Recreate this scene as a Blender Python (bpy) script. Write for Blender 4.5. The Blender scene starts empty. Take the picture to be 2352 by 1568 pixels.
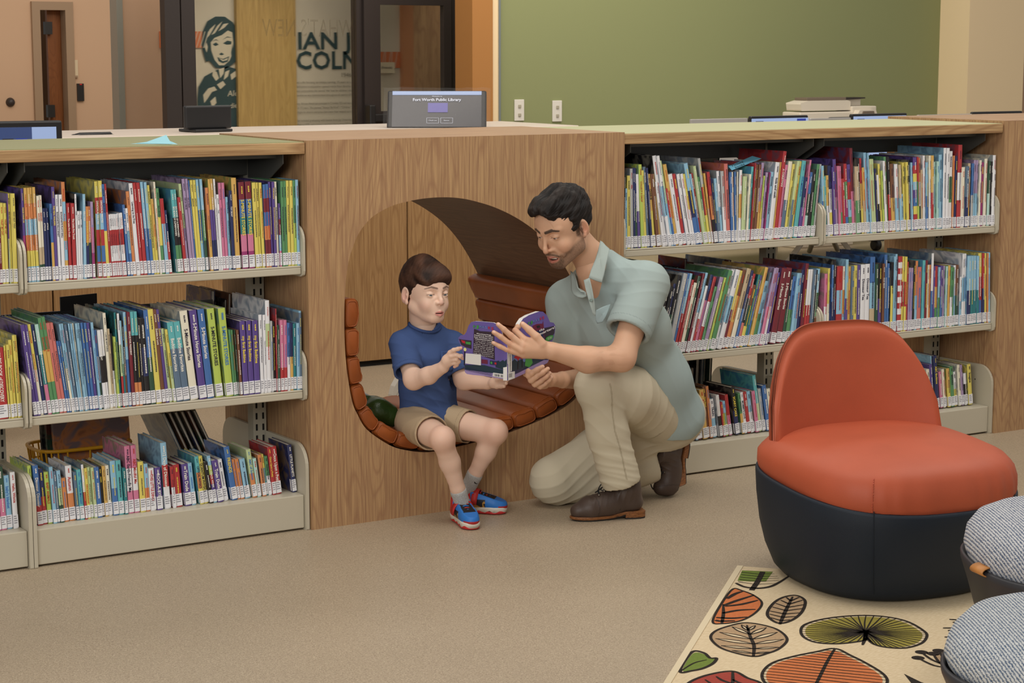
import bpy, bmesh, math, random
import numpy as np
from mathutils import Vector, Matrix, noise as mnoise

C = bpy.context.scene.collection
sc = bpy.context.scene
PI = math.pi

# ---------------------------------------------------------------- camera
cam_d = bpy.data.cameras.new('camera')
cam = bpy.data.objects.new('camera', cam_d); C.objects.link(cam)
cam.location = (-2.7595, -5.6344, 1.54)
cam.rotation_euler = (PI/2 - 0.1462, 0, -0.5595)
cam_d.sensor_width = 36.0; cam_d.sensor_fit = 'HORIZONTAL'
cam_d.lens = 36.0*4508.3/2352
cam_d.clip_start = 0.1; cam_d.clip_end = 80
cam_d.dof.use_dof = True; cam_d.dof.focus_distance = 6.35; cam_d.dof.aperture_fstop = 22
sc.camera = cam

# ---------------------------------------------------------------- world, light, exposure
w = bpy.data.worlds.new('world'); sc.world = w; w.use_nodes = True
w.node_tree.nodes['Background'].inputs[0].default_value = (1.0, 0.95, 0.88, 1)
w.node_tree.nodes['Background'].inputs[1].default_value = 0.38
sc.view_settings.view_transform = 'Standard'; sc.view_settings.look = 'None'
sc.view_settings.exposure = 0.0; sc.view_settings.gamma = 1.0
sc.view_settings.use_curve_mapping = False

def area(name, loc, target, sx, sy, power, col):
    l = bpy.data.lights.new(name, 'AREA'); l.shape = 'RECTANGLE'; l.size = sx; l.size_y = sy
    l.energy = power; l.color = col
    o = bpy.data.objects.new(name, l); C.objects.link(o); o.location = loc
    o.rotation_euler = (Vector(target)-Vector(loc)).to_track_quat('-Z', 'Y').to_euler()
    return o
area('ceiling_light_row', (0.1, -1.3, 3.9), (0.3, -1.0, 0), 3.2, 1.2, 62, (1.0, 0.95, 0.88))
area('ceiling_light_row', (3.6, -1.2, 3.9), (3.2, -0.6, 0), 3.0, 1.0, 52, (1.0, 0.95, 0.88))
area('ceiling_light_row', (1.6, 2.0, 3.9), (1.6, 2.0, 0), 4.0, 0.8, 55, (1.0, 0.92, 0.82))
area('ceiling_light_row', (5.0, 5.4, 3.9), (5.6, 6.4, 0.6), 5.0, 1.2, 120, (1.0, 0.9, 0.76))
area('ceiling_light_row', (3.2, 9.5, 3.6), (3.2, 11.5, 1.0), 3.0, 2.0, 60, (1.0, 0.86, 0.72))
area('added_key_light', (-5.4, -5.6, 2.9), (0.9, 0.2, 0.9), 3.4, 2.4, 205, (1.0, 0.985, 0.96))  # unseen soft key lamp added at camera left, not a real window

# ---------------------------------------------------------------- helpers
def s2l(c):
    c = c/255.0
    return c/12.92 if c <= 0.04045 else ((c+0.055)/1.055)**2.4
def rgb(r, g, b): return (s2l(r), s2l(g), s2l(b), 1.0)

def new_mat(name):
    m = bpy.data.materials.new(name); m.use_nodes = True
    nt = m.node_tree; b = nt.nodes['Principled BSDF']
    return m, nt, b
def mat(name, c, rough=0.5, metal=0.0, spec=0.5, coat=0.0, bump=None, var=None, sub=0.0, sheen=0.0):
    """bump=(scale,strength); var=(scale, amount)"""
    m, nt, b = new_mat(name)
    b.inputs['Base Color'].default_value = c
    b.inputs['Roughness'].default_value = rough
    b.inputs['Metallic'].default_value = metal
    b.inputs['Specular IOR Level'].default_value = spec
    b.inputs['Coat Weight'].default_value = coat
    b.inputs['Coat Roughness'].default_value = 0.15
    if sheen: b.inputs['Sheen Weight'].default_value = sheen
    if sub:
        b.inputs['Subsurface Weight'].default_value = sub
        b.inputs['Subsurface Radius'].default_value = (0.012, 0.005, 0.003)
        b.inputs['Subsurface Scale'].default_value = 1.0
    tc = nt.nodes.new('ShaderNodeTexCoord')
    if var:
        n = nt.nodes.new('ShaderNodeTexNoise'); n.inputs['Scale'].default_value = var[0]; n.inputs['Detail'].default_value = 4
        nt.links.new(tc.outputs['Object'], n.inputs['Vector'])
        mr = nt.nodes.new('ShaderNodeMapRange'); mr.inputs[1].default_value = 0.3; mr.inputs[2].default_value = 0.7
        mr.inputs[3].default_value = 1-var[1]; mr.inputs[4].default_value = 1+var[1]*0.6
        nt.links.new(n.outputs['Fac'], mr.inputs[0])
        hs = nt.nodes.new('ShaderNodeHueSaturation'); hs.inputs['Color'].default_value = c
        nt.links.new(mr.outputs[0], hs.inputs['Value']); nt.links.new(hs.outputs[0], b.inputs['Base Color'])
    if bump:
        n = nt.nodes.new('ShaderNodeTexNoise'); n.inputs['Scale'].default_value = bump[0]; n.inputs['Detail'].default_value = 3
        nt.links.new(tc.outputs['Object'], n.inputs['Vector'])
        bp = nt.nodes.new('ShaderNodeBump'); bp.inputs['Strength'].default_value = bump[1]; bp.inputs['Distance'].default_value = 0.01
        nt.links.new(n.outputs['Fac'], bp.inputs['Height']); nt.links.new(bp.outputs[0], b.inputs['Normal'])
    return m

def wood(name, c1, c2, c3, grain='Z', scale=1.0, rough=0.42):
    """oak veneer: long streaks plus cathedral figure, grain along the given axis"""
    m, nt, b = new_mat(name); N = nt.nodes; L = nt.links
    b.inputs['Roughness'].default_value = rough; b.inputs['Specular IOR Level'].default_value = 0.35
    tc = N.new('ShaderNodeTexCoord')
    def mp(s):
        k = N.new('ShaderNodeMapping')
        a, l = s[0]*scale, s[1]*scale
        k.inputs['Scale'].default_value = {'Z': (a, a, l), 'X': (l, a, a), 'Y': (a, l, a)}[grain]
        L.new(tc.outputs['Object'], k.inputs['Vector']); return k
    n1 = N.new('ShaderNodeTexNoise'); n1.inputs['Scale'].default_value = 1; n1.inputs['Detail'].default_value = 5; n1.inputs['Roughness'].default_value = 0.65
    L.new(mp((150, 4)).outputs[0], n1.inputs['Vector'])
    big = N.new('ShaderNodeTexNoise'); big.inputs['Scale'].default_value = 1; big.inputs['Detail'].default_value = 1.5
    L.new(mp((6.5, 0.9)).outputs[0], big.inputs['Vector'])
    mul = N.new('ShaderNodeMath'); mul.operation = 'MULTIPLY'; mul.inputs[1].default_value = 22
    L.new(big.outputs['Fac'], mul.inputs[0])
    fr = N.new('ShaderNodeMath'); fr.operation = 'PINGPONG'; fr.inputs[1].default_value = 0.5
    L.new(mul.outputs[0], fr.inputs[0])
    mr = N.new('ShaderNodeMapRange'); mr.inputs[1].default_value = 0.0; mr.inputs[2].default_value = 0.22; mr.inputs[3].default_value = 0; mr.inputs[4].default_value = 1
    L.new(fr.outputs[0], mr.inputs[0])
    mx = N.new('ShaderNodeMix'); mx.data_type = 'RGBA'; mx.inputs[6].default_value = c2; mx.inputs[7].default_value = c1
    L.new(mr.outputs[0], mx.inputs[0])
    mr2 = N.new('ShaderNodeMapRange'); mr2.inputs[1].default_value = 0.35; mr2.inputs[2].default_value = 0.62
    L.new(n1.outputs['Fac'], mr2.inputs[0])
    mx2 = N.new('ShaderNodeMix'); mx2.data_type = 'RGBA'; mx2.inputs[6].default_value = c3
    L.new(mx.outputs[2], mx2.inputs[7]); L.new(mr2.outputs[0], mx2.inputs[0])
    L.new(mx2.outputs[2], b.inputs['Base Color'])
    bp = N.new('ShaderNodeBump'); bp.inputs['Strength'].default_value = 0.08; bp.inputs['Distance'].default_value = 0.003
    L.new(n1.outputs['Fac'], bp.inputs['Height']); L.new(bp.outputs[0], b.inputs['Normal'])
    return m

class MB:
    """collects shapes, then links them as ONE mesh object"""
    def __init__(s): s.v = []; s.f = []; s.m = []; s.mats = []
    def mi(s, m):
        if m not in s.mats: s.mats.append(m)
        return s.mats.index(m)
    def add(s, vs, fs, m):
        o = len(s.v); s.v += [tuple(v) for v in vs]; k = s.mi(m)
        for f in fs: s.f.append([i+o for i in f]); s.m.append(k)
    def box(s, a, b, m):
        x0, y0, z0 = a; x1, y1, z1 = b
        s.add([(x0,y0,z0),(x1,y0,z0),(x1,y1,z0),(x0,y1,z0),(x0,y0,z1),(x1,y0,z1),(x1,y1,z1),(x0,y1,z1)],
              [(0,3,2,1),(4,5,6,7),(0,1,5,4),(1,2,6,5),(2,3,7,6),(3,0,4,7)], m)
    def prism(s, pts, ax, d0, d1, m, capm=None):
        """polygon in the plane across ax ('x': pts are (y,z); 'y': (x,z); 'z': (x,y)), swept d0..d1"""
        def q(p, d): return {'x': (d,p[0],p[1]), 'y': (p[0],d,p[1]), 'z': (p[0],p[1],d)}[ax]
        n = len(pts); vs = [q(p,d0) for p in pts]+[q(p,d1) for p in pts]
        s.add(vs, [(i,(i+1)%n,n+(i+1)%n,n+i) for i in range(n)], m)
        s.add(vs, [tuple(range(n))[::-1], tuple(range(n,2*n))], capm or m)
    def poly(s, pts, m): s.add(pts, [tuple(range(len(pts)))], m)
    def tube(s, pts, r, m, seg=10, closed=False, caps=True):
        pts = [Vector(p) for p in pts]; n = len(pts); rr = r if isinstance(r, (list, tuple)) else [r]*n
        t0 = (pts[1]-pts[0]).normalized(); up = Vector((0,0,1)) if abs(t0.z) < 0.9 else Vector((1,0,0))
        u = t0.cross(up).normalized(); vs = []
        for i, p in enumerate(pts):
            if closed: t = (pts[(i+1)%n]-pts[i-1]).normalized()
            else: t = (pts[min(i+1,n-1)]-pts[max(i-1,0)]).normalized()
            u = (u-t*u.dot(t)).normalized(); v = t.cross(u)
            for k in range(seg):
                a = 2*PI*k/seg; vs.append(p+(u*math.cos(a)+v*math.sin(a))*rr[i])
        fs = []
        for i in range(n if closed else n-1):
            j = (i+1) % n
            for k in range(seg): fs.append((i*seg+k, i*seg+(k+1)%seg, j*seg+(k+1)%seg, j*seg+k))
        if caps and not closed: fs += [tuple(range(seg))[::-1], tuple((n-1)*seg+k for k in range(seg))]
        s.add(vs, fs, m)
    def lathe(s, prof, c, m, seg=48, ax=(0,0,1), sx=1.0, sy=1.0):
        """prof: (r,h) list about z through c"""
        z = Vector(ax).normalized(); u = z.orthogonal().normalized() if abs(z.z) < 0.99 else Vector((1,0,0)); v = z.cross(u)
        c = Vector(c); vs = []
        for r, h in prof:
            for k in range(seg):
                a = 2*PI*k/seg; vs.append(c+z*h+u*(r*math.cos(a)*sx)+v*(r*math.sin(a)*sy))
        n = len(prof); fs = []
        for i in range(n-1):
            for k in range(seg): fs.append((i*seg+k, i*seg+(k+1)%seg, (i+1)*seg+(k+1)%seg, (i+1)*seg+k))
        if prof[0][0] > 1e-5: fs.append(tuple(range(seg))[::-1])
        if prof[-1][0] > 1e-5: fs.append(tuple((n-1)*seg+k for k in range(seg)))
        s.add(vs, fs, m)
    def xf(s, M, start=0):
        for i in range(start, len(s.v)): s.v[i] = tuple(M @ Vector(s.v[i]))
    def build(s, name, parent=None, smooth=False, bevel=0, sub=0, seg=2):
        me = bpy.data.meshes.new(name); me.from_pydata(s.v, [], s.f)
        for m in s.mats: me.materials.append(m)
        me.polygons.foreach_set('material_index', s.m)
        if smooth: me.polygons.foreach_set('use_smooth', [True]*len(s.f))
        me.update(); o = bpy.data.objects.new(name, me); C.objects.link(o)
        if parent: attach(o, parent)
        if bevel:
            b = o.modifiers.new('bevel', 'BEVEL'); b.width = bevel; b.segments = seg; b.limit_method = 'ANGLE'; b.angle_limit = 0.6
            b.harden_normals = False
        if sub:
            b = o.modifiers.new('sub', 'SUBSURF'); b.levels = sub; b.render_levels = sub
        return o
def attach(o, parent):
    o.parent = parent
    chain = Vector((0,0,0)); q = parent
    M = Matrix.Identity(4)
    while q is not None:
        M = Matrix.Translation(q.location) @ q.rotation_euler.to_matrix().to_4x4() @ M if q.parent is None else Matrix.Translation(q.location) @ q.rotation_euler.to_matrix().to_4x4() @ M
        q = q.parent
    o.matrix_parent_inverse = Matrix.Identity(4)
    o.location = M.inverted() @ Vector(o.location)
    e = o.rotation_euler.to_matrix().to_4x4()
    o.rotation_euler = (M.inverted().to_3x3() @ e.to_3x3()).to_euler()
def tag(o, label=None, cat=None, group=None, kind=None):
    if label: o['label'] = label
    if cat: o['category'] = cat
    if group: o['group'] = group
    if kind: o['kind'] = kind
    return o
def thing(name, label, cat, loc=(0,0,0), group=None):
    o = bpy.data.objects.new(name, None); C.objects.link(o); o.location = loc; o.empty_display_size = 0.1
    return tag(o, label, cat, group)
def struct(name, mb, **k):
    return tag(mb.build(name, **k), kind='structure')

_txt = {}
def text_geo(s, bold=False):
    """(verts2d, faces, width) for a line of lettering, cap height 1"""
    key = (s, bold)
    if key not in _txt:
        cu = bpy.data.curves.new('t', 'FONT'); cu.body = s; cu.size = 1.0; cu.resolution_u = 2
        if bold: cu.offset = 0.022
        ob = bpy.data.objects.new('t', cu); C.objects.link(ob)
        dg = bpy.context.evaluated_depsgraph_get(); dg.update()
        me = bpy.data.meshes.new_from_object(ob.evaluated_get(dg))
        vs = [(v.co.x/0.7, v.co.y/0.7) for v in me.vertices]; fs = [tuple(p.vertices) for p in me.polygons]
        wd = max([v[0] for v in vs], default=1)
        bpy.data.objects.remove(ob); bpy.data.curves.remove(cu); bpy.data.meshes.remove(me)
        _txt[key] = (vs, fs, wd)
    return _txt[key]
def put_text(mb, s, org, ex, ey, h, m, width=None, bold=False, center=False):
    """lettering from org; ex = reading direction, ey = up direction (unit), h = cap height; width squeezes it"""
    vs, fs, wd = text_geo(s, bold); ex = Vector(ex); ey = Vector(ey); org = Vector(org)
    kx = h if width is None else width/wd
    sh = -wd*kx/2 if center else 0
    mb.add([org+ex*(x*kx+sh)+ey*(y*h) for x, y in vs], fs, m)

def srgb8(h): return rgb(int(h[0:2],16), int(h[2:4],16), int(h[4:6],16))

# ---------------------------------------------------------------- materials
M = {}
M['oak']   = wood('oak veneer', rgb(186,150,108), rgb(164,126,92), rgb(150,114,84), 'Z')
M['oak_h'] = wood('oak veneer lengthwise', rgb(190,154,114), rgb(168,130,94), rgb(156,118,86), 'X')
M['oak_t'] = wood('oak edge band', rgb(190,156,112), rgb(160,124,86), rgb(146,112,76), 'X', 0.6)
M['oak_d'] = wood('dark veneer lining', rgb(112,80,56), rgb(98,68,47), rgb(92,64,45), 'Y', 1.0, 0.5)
M['desk']  = wood('desk veneer', rgb(182,144,98), rgb(160,122,80), rgb(150,112,74), 'Z')
M['beige'] = mat('beige powder coat', rgb(192,184,164), 0.38, spec=0.5)
M['beige_in'] = mat('beige powder coat recess', rgb(176,170,152), 0.45)
M['canopy'] = mat('grey steel header', rgb(78,78,74), 0.4)
M['slot'] = mat('slot shadow gap', rgb(22,20,17), 0.9)
M['green_lam'] = mat('green laminate', rgb(150,150,100), 0.35)
M['green_lam2'] = mat('pale green laminate', rgb(196,196,150), 0.35)
M['black'] = mat('black plastic', rgb(34,33,34), 0.4)
M['dark_metal'] = mat('dark bronze metal', rgb(52,44,42), 0.45)
M['white'] = mat('white paint', rgb(226,222,214), 0.6)
M['cream'] = mat('cream wall paint', rgb(246,222,182), 0.8)
M['tanwall'] = mat('tan wall paint', rgb(190,158,132), 0.8)
M['greywhite'] = mat('pale graphic wall', rgb(196,186,162), 0.8)
M['leather'] = None

def floor_mat():
    m, nt, b = new_mat('speckled resin floor'); N = nt.nodes; L = nt.links
    tc = N.new('ShaderNodeTexCoord')
    v = N.new('ShaderNodeTexNoise'); v.inputs['Scale'].default_value = 240; v.inputs['Detail'].default_value = 3; v.inputs['Roughness'].default_value = .7; v.inputs['Distortion'].default_value = 1.2
    v2 = N.new('ShaderNodeTexNoise'); v2.inputs['Scale'].default_value = 2.2; v2.inputs['Detail'].default_value = 3
    L.new(tc.outputs['Object'], v.inputs['Vector']); L.new(tc.outputs['Object'], v2.inputs['Vector'])
    cr = N.new('ShaderNodeValToRGB'); e = cr.color_ramp.elements
    e[0].position = 0.34; e[0].color = rgb(140,124,104); e[1].position = 0.66; e[1].color = rgb(196,180,154)
    k = e.new(0.5); k.color = rgb(168,151,128)
    L.new(v.outputs['Fac'], cr.inputs[0])
    mr = N.new('ShaderNodeMapRange'); mr.inputs[3].default_value = 0.93; mr.inputs[4].default_value = 1.07
    L.new(v2.outputs['Fac'], mr.inputs[0])
    hs = N.new('ShaderNodeHueSaturation'); L.new(cr.outputs[0], hs.inputs['Color']); L.new(mr.outputs[0], hs.inputs['Value'])
    L.new(hs.outputs[0], b.inputs['Base Color']); b.inputs['Roughness'].default_value = 0.42; b.inputs['Specular IOR Level'].default_value = 0.4
    return m
M['floor'] = floor_mat()
def leather(name, c, rough, v0=.85, v1=1.12):
    m, nt, b = new_mat(name); N = nt.nodes; L = nt.links
    b.inputs['Roughness'].default_value = rough; b.inputs['Specular IOR Level'].default_value = 0.4
    tc = N.new('ShaderNodeTexCoord')
    n = N.new('ShaderNodeTexNoise'); n.inputs['Scale'].default_value = 9; n.inputs['Detail'].default_value = 3
    L.new(tc.outputs['Object'], n.inputs['Vector'])
    mr = N.new('ShaderNodeMapRange'); mr.inputs[1].default_value = .3; mr.inputs[2].default_value = .7; mr.inputs[3].default_value = v0; mr.inputs[4].default_value = v1
    L.new(n.outputs['Fac'], mr.inputs[0])
    hs = N.new('ShaderNodeHueSaturation'); hs.inputs['Color'].default_value = c; L.new(mr.outputs[0], hs.inputs['Value']); L.new(hs.outputs[0], b.inputs['Base Color'])
    v = N.new('ShaderNodeTexVoronoi'); v.inputs['Scale'].default_value = 420
    L.new(tc.outputs['Object'], v.inputs['Vector'])
    bp = N.new('ShaderNodeBump'); bp.inputs['Strength'].default_value = 0.12; bp.inputs['Distance'].default_value = 0.001
    L.new(v.outputs['Distance'], bp.inputs['Height']); L.new(bp.outputs[0], b.inputs['Normal'])
    return m
M['tan_leather'] = leather('caramel leather', rgb(146,76,32), 0.40)
M['orange_leather'] = leather('burnt orange vinyl', rgb(178,83,53), 0.55, .96, 1.04)
M['navy_leather'] = leather('dark navy vinyl', rgb(22,32,44), 0.6, .96, 1.04)
M['char_leather'] = leather('charcoal vinyl', rgb(50,50,54), 0.5, .96, 1.04)

# ---------------------------------------------------------------- setting
mb = MB(); mb.box((-7,-7,-0.05), (16,16,0), M['floor']); struct('floor', mb)
# far walls, laid out parallel to the shelving
GY = 7.0
M['green'] = mat('sage green wall paint', rgb(142,148,104), 0.8)
mb = MB(); mb.box((5.02,GY,0), (9.53,GY+.1,2.6), M['green']); struct('wall_green', mb)
mb = MB(); mb.box((9.53,GY-.35,0), (10.2,GY+.1,2.6), M['cream']); struct('wall_column', mb)
mb = MB(); mb.box((10.2,GY+.3,0), (14,GY+.4,2.6), M['tanwall']); struct('wall_right', mb)
mb = MB(); mb.box((10.26,GY+.2,0), (10.3,GY+.3,2.6), M['dark_metal']); struct('trim_1', mb)
mb = MB(); mb.box((4.93,GY-.02,0), (5.02,GY+.1,2.6), M['cream']); mb.box((5.02,GY-.03,0),(5.035,GY,2.6), mat('brushed corner guard', rgb(150,160,165), 0.3, metal=0.6)); struct('trim_2', mb)
x0 = (4.7760, 7.0000, 1.6043)[0]; x1 = (4.9536, 7.0000, 1.6047)[0]
mb = MB(); mb.box((x0,GY-.05,0), (x1,GY+.2,2.6), mat('honey oak jamb', rgb(176,122,66), 0.45)); struct('trim_3', mb)

# wall with the lettering and portrait, glass front before it
WY = 8.6
mb = MB(); mb.box(((3.0894, 8.6000, 1.6063)[0],WY,0), ((5.8279, 8.6000, 1.6127)[0],WY+.1,2.6), M['greywhite']); struct('wall_lettered', mb)
mb = MB(); mb.box(((3.6087, 8.5500, 1.6073)[0],WY-.05,0), ((4.1125, 8.5500, 1.6085)[0],WY,2.6), wood('pale oak panel', rgb(186,156,96), rgb(170,138,80), rgb(160,130,76),'Z')); struct('trim_4', mb)
mb = MB(); mb.box(((5.0727, 8.5500, 1.6107)[0],WY-.05,0), ((5.1742, 8.5500, 1.6110)[0],WY,2.6), mat('orange oak door edge', rgb(176,120,80), 0.5)); mb.box(((5.1742, 8.5500, 1.6110)[0],WY-.05,0), ((5.5453, 8.5500, 1.6118)[0],WY,2.6), M['oak']); struct('trim_5', mb)
# glazed screen frame (dark bronze) and its door
FY = 7.9
def X7(a): return a[0]
mb = MB()
for a, b in (((2.7513, 7.9000, 1.6029)[0], (2.8693, 7.9000, 1.6032)[0]), ((2.8693, 7.9000, 1.6032)[0]+.01, (2.9850, 7.9000, 1.6035)[0]), ((4.3102, 7.9000, 1.6066)[0], (4.3666, 7.9000, 1.6067)[0]), ((5.1409, 7.9000, 1.6085)[0], (5.3249, 7.9000, 1.6089)[0])):
    mb.box((a,FY,0), (b,FY+.09,2.6), M['dark_metal'])
mb.box(((2.7513, 7.9000, 1.6029)[0],FY,2.45), ((5.3249, 7.9000, 1.6089)[0],FY+.09,2.6), M['dark_metal'])
fr = struct('window_1', mb)
glass = mat('clear glass', (1,1,1,1), 0.0); gb = glass.node_tree.nodes['Principled BSDF']
gb.inputs['Transmission Weight'].default_value = 1.0; gb.inputs['IOR'].default_value = 1.02; gb.inputs['Alpha'].default_value = 0.25
mb = MB(); mb.box(((2.9850, 7.9000, 1.6035)[0],FY+.03,0.05), ((4.3102, 7.9000, 1.6066)[0],FY+.04,2.45), glass); g = mb.build('window_pane', fr)
mb = MB()
da, db = (4.3561, 7.8800, 1.6066)[0], (5.1292, 7.8800, 1.6084)[0]
za, zb = (4.8019, 7.8800, 1.9019)[2], (4.6014, 7.8800, 1.0883)[2]
pa, pb = (4.4960, 7.8800, 1.6069)[0], (5.0619, 7.8800, 1.6082)[0]
mb.box((da,FY-.04,0.02), (pa,FY+.02,2.44), M['dark_metal']); mb.box((pb,FY-.04,0.02), (db,FY+.02,2.44), M['dark_metal'])
mb.box((pa,FY-.04,0.02), (pb,FY+.02,zb), M['dark_metal']); mb.box((pa,FY-.04,za), (pb,FY+.02,2.44), M['dark_metal'])
dr = struct('door_1', mb)
mb = MB(); mb.box((pa,FY-.015,zb), (pb,FY-.005,za), glass); mb.build('door_pane', dr)
mb = MB(); hx = (4.3676, 7.8000, 1.0707); mb.box((hx[0]-.02,FY-.14,hx[2]-.09), (hx[0]+.03,FY-.04,hx[2]+.07), M['black']); mb.box((hx[0],FY-.13,hx[2]-.06), (db-.1,FY-.07,hx[2]+.0), M['black']); mb.build('door_push_bar', dr, bevel=.008)

# cream return wall and far corridor wall with its door, on the left
mb = MB(); ya = 9.4
mb.box(((3.0082, 9.4000, 1.6091)[0],ya,0), ((3.4069, 9.4000, 1.6100)[0],ya+.1,2.6), M['tanwall']); struct('wall_return', mb)
mb = MB(); mb.box(((2.9383, 9.3500, 1.6087)[0],ya-.05,0), ((2.9890, 9.3500, 1.6089)[0],ya+.1,2.6), mat('steel door edge', rgb(150,152,146), 0.3, metal=.4)); struct('trim_6', mb)
BY = 13.0
bxl = (3.5198, 13.0000, 1.9545)[0]; bxr = (3.8098, 13.0000, 1.9579)[0]; bzt = (3.6756, 13.0000, 1.9729)[2]
mb = MB(); P_ = mat('pinkish beige wall paint', rgb(206,172,142), 0.8)
mb.box((-4,BY,0), (bxl,BY+.1,2.8), P_); mb.box((bxr,BY,0), (5.2,BY+.1,2.8), P_); mb.box((bxl,BY,bzt), (bxr,BY+.1,2.8), P_); struct('wall_back', mb)
mb = MB(); J = mat('painted steel jamb', rgb(160,134,108), 0.5)
mb.box((bxl-.06,BY-.04,0), (bxl+.02,BY+.1,bzt+.05), J); mb.box((bxr-.02,BY-.04,0), (bxr+.06,BY+.1,bzt+.05), J); mb.box((bxl+.02,BY-.04,bzt-.03), (bxr-.02,BY+.1,bzt+.05), J)
struct('trim_7', mb)
mb = MB(); lx = bxl+.14
D_ = wood('orange brown door', rgb(140,86,46), rgb(124,74,38), rgb(116,68,36), 'Z')
mb.box((lx,BY+.12,0.01), (bxr+.4,BY+.17,bzt-.02), D_); d = struct('door_2', mb)
for zz in (bzt-.2, bzt-1.0): 
    mb = MB(); mb.box((lx-.04,BY+.06,zz-.06), (lx+.03,BY+.12,zz+.06), M['black']); mb.build('hinge', d)
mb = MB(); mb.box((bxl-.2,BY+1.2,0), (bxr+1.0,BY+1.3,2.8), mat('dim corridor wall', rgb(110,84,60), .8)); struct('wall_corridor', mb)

def small(name, label, cat, p, sx, sz, y, m, dy=.03, extra=None):
    mb = MB(); mb.box((p[0]-sx/2,y-dy,p[2]-sz/2), (p[0]+sx/2,y,p[2]+sz/2), m)
    if extra: extra(mb, p)
    return tag(mb.build(name, bevel=.003), label, cat)
small('card_reader', 'small black card reader on the beige wall right of the open door', 'card reader', (3.9256, 12.9700, 1.1537), .065, .17, BY, M['black'],
      extra=lambda mb, p: mb.box((p[0]-.012,BY-.034,p[2]+.072), (p[0]+.012,BY-.03,p[2]+.08), mat('red indicator', (0.9,0.02,0.02,1), .4)))
small('room_sign', 'cream rectangular room sign on the wall beside the open door', 'sign', (3.8540, 12.9700, 1.3814), .1, .17, BY, mat('cream plaque', rgb(214,196,164), .5),
      extra=lambda mb, p: (mb.box((p[0]-.04,BY-.033,p[2]-.085), (p[0]+.045,BY-.03,p[2]-.065), J), mb.box((p[0]-.025,BY-.033,p[2]-.005), (p[0]+.01,BY-.03,p[2]+.01), M['dark_metal'])))
p = (3.2292, 12.9700, 1.0658)
mb = MB(); mb.lathe([(0,.05),(.02,.05),(.035,.035),(.045,.0)], (p[0],BY,p[2]), M['dark_metal'], 24, ax=(0,-1,0)); tag(mb.build('wall_stop', smooth=True), 'small round dark wall bumper on the beige wall at the far left', 'door stop')
for i, (q, lab) in enumerate((((5.2125, 6.9900, 1.1075), 'white switch plate on the green wall, left one of two'), ((5.5553, 6.9900, 1.0956), 'white socket plate on the green wall, right one of two'))):
    def ex(mb, p, i=i):
        for dz in (-.035, .03): mb.box((p[0]-.012,GY-.02,p[2]+dz-.012), (p[0]+.012,GY-.012,p[2]+dz+.012), M['beige_in'])
    small('wall_plate', lab, 'switch' if i == 0 else 'socket', q, .085, .16, GY, M['white'], .012, ex)

# lettering and portrait on the wall behind the glass
teal = mat('dark teal lettering', rgb(38,62,62), .7); faint = mat('drawn reflection lettering', rgb(96,84,66), .9, spec=0); faint.node_tree.nodes['Principled BSDF'].inputs['Alpha'].default_value = .32; ink = mat('small grey print', rgb(120,112,98), .8)
def wl(mb, px, s, h, m, y, bold=True, width=None, flip=False):
    ex = (-1,0,0) if flip else (1,0,0)
    put_text(mb, s, (px[0],y,px[2]), ex, (0,0,1), h, m, width, bold)
mb = MB()
a = (4.1387, 8.5900, 1.5678); b = (4.6661, 8.5900, 1.5683); t = (4.1410, 8.5900, 1.6973)
wl(mb, a, 'IAN J.', t[2]-a[2], teal, WY-.012, width=b[0]-a[0])
a = (4.1283, 8.5900, 1.4107); b = (4.6798, 8.5900, 1.4083); t = (4.1307, 8.5900, 1.5473)
wl(mb, a, 'COLN', t[2]-a[2], teal, WY-.012, width=b[0]-a[0])
a = (4.5215, 8.5900, 1.3432); wl(mb, a, '1946-2022', .035, ink, WY-.012, False)
lines = ["led a life focusing on tireless serving, 15 years as a public", "dedication to education opened minds from libraries to the", "and communities she served. Her love for children, education", "excellence was demonstrated throughout all aspects of her life", "",
 "was African-American principal in Crowley ISD and was named", "for 15 years. She penned \"Always Be Kind\" / \"Children\" as her", "slogan to ensure everyone else knew their respect as it should", "", "day included graduating with honors from Jay University, a B.S.", "Math in 1976, and earning a master's degree from TCU in Educ.", "", "one of Lincoln's favorite quotes was \"Excellence begins in the", "schools and in demand with high life. She hoped it would be", "of our communities. That's why she believed in all of us"]
for i, s in enumerate(lines):
    if not s: continue
    a = (4.1263, 8.5900, 1.2944); b = (4.6744, 8.5900, 1.2898)
    wl(mb, (a[0],0,a[2]-i*.0335), s, .019, ink, WY-.012, False, width=b[0]-a[0])
tag(mb.build('wall_lettering'), 'dark teal name lettering and paragraph text on the pale wall behind glass', 'lettering')
mb = MB(); a = (4.2996, 7.9000, 1.6593); b = (3.5331, 7.9000, 1.6561)
wl(mb, (a[0],0,a[2]), "WHAT'S NEW", .13, faint, FY+.028, False, width=a[0]-b[0], flip=True)  # mirror reflection in the glass, drawn as translucent grey letters
tag(mb.build('drawn_reflection'), 'faint mirrored grey lettering on the glass screen above the name', 'lettering')
mb = MB()
och = mat('orange pattern band', rgb(196,110,66), .7)
for pxa, pxb in (((2.9853, 8.5900, 1.6911),(3.0773, 8.5900, 1.5734)),): pass
a = (3.2802, 8.5900, 1.6993); b = (3.3707, 8.5900, 1.5737)
mb.box((a[0]-.1,WY-.012,b[2]), (b[0],WY-.004,a[2]), och)
for k in range(4): 
    xx = a[0]-.03+k*.03; mb.add([(xx,WY-.014,b[2]),(xx+.006,WY-.014,b[2]),(xx+.05,WY-.014,a[2]),(xx+.044,WY-.014,a[2])],[(0,1,2,3)], M['greywhite'])
tag(mb.build('wall_band'), 'short orange patterned band on the pale wall left of the portrait', 'wall graphic', 'orange patterned wall bands')
mb = MB(); a = (3.3083, 9.3800, 1.7064); b = (3.3679, 9.3800, 1.5752)
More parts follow.
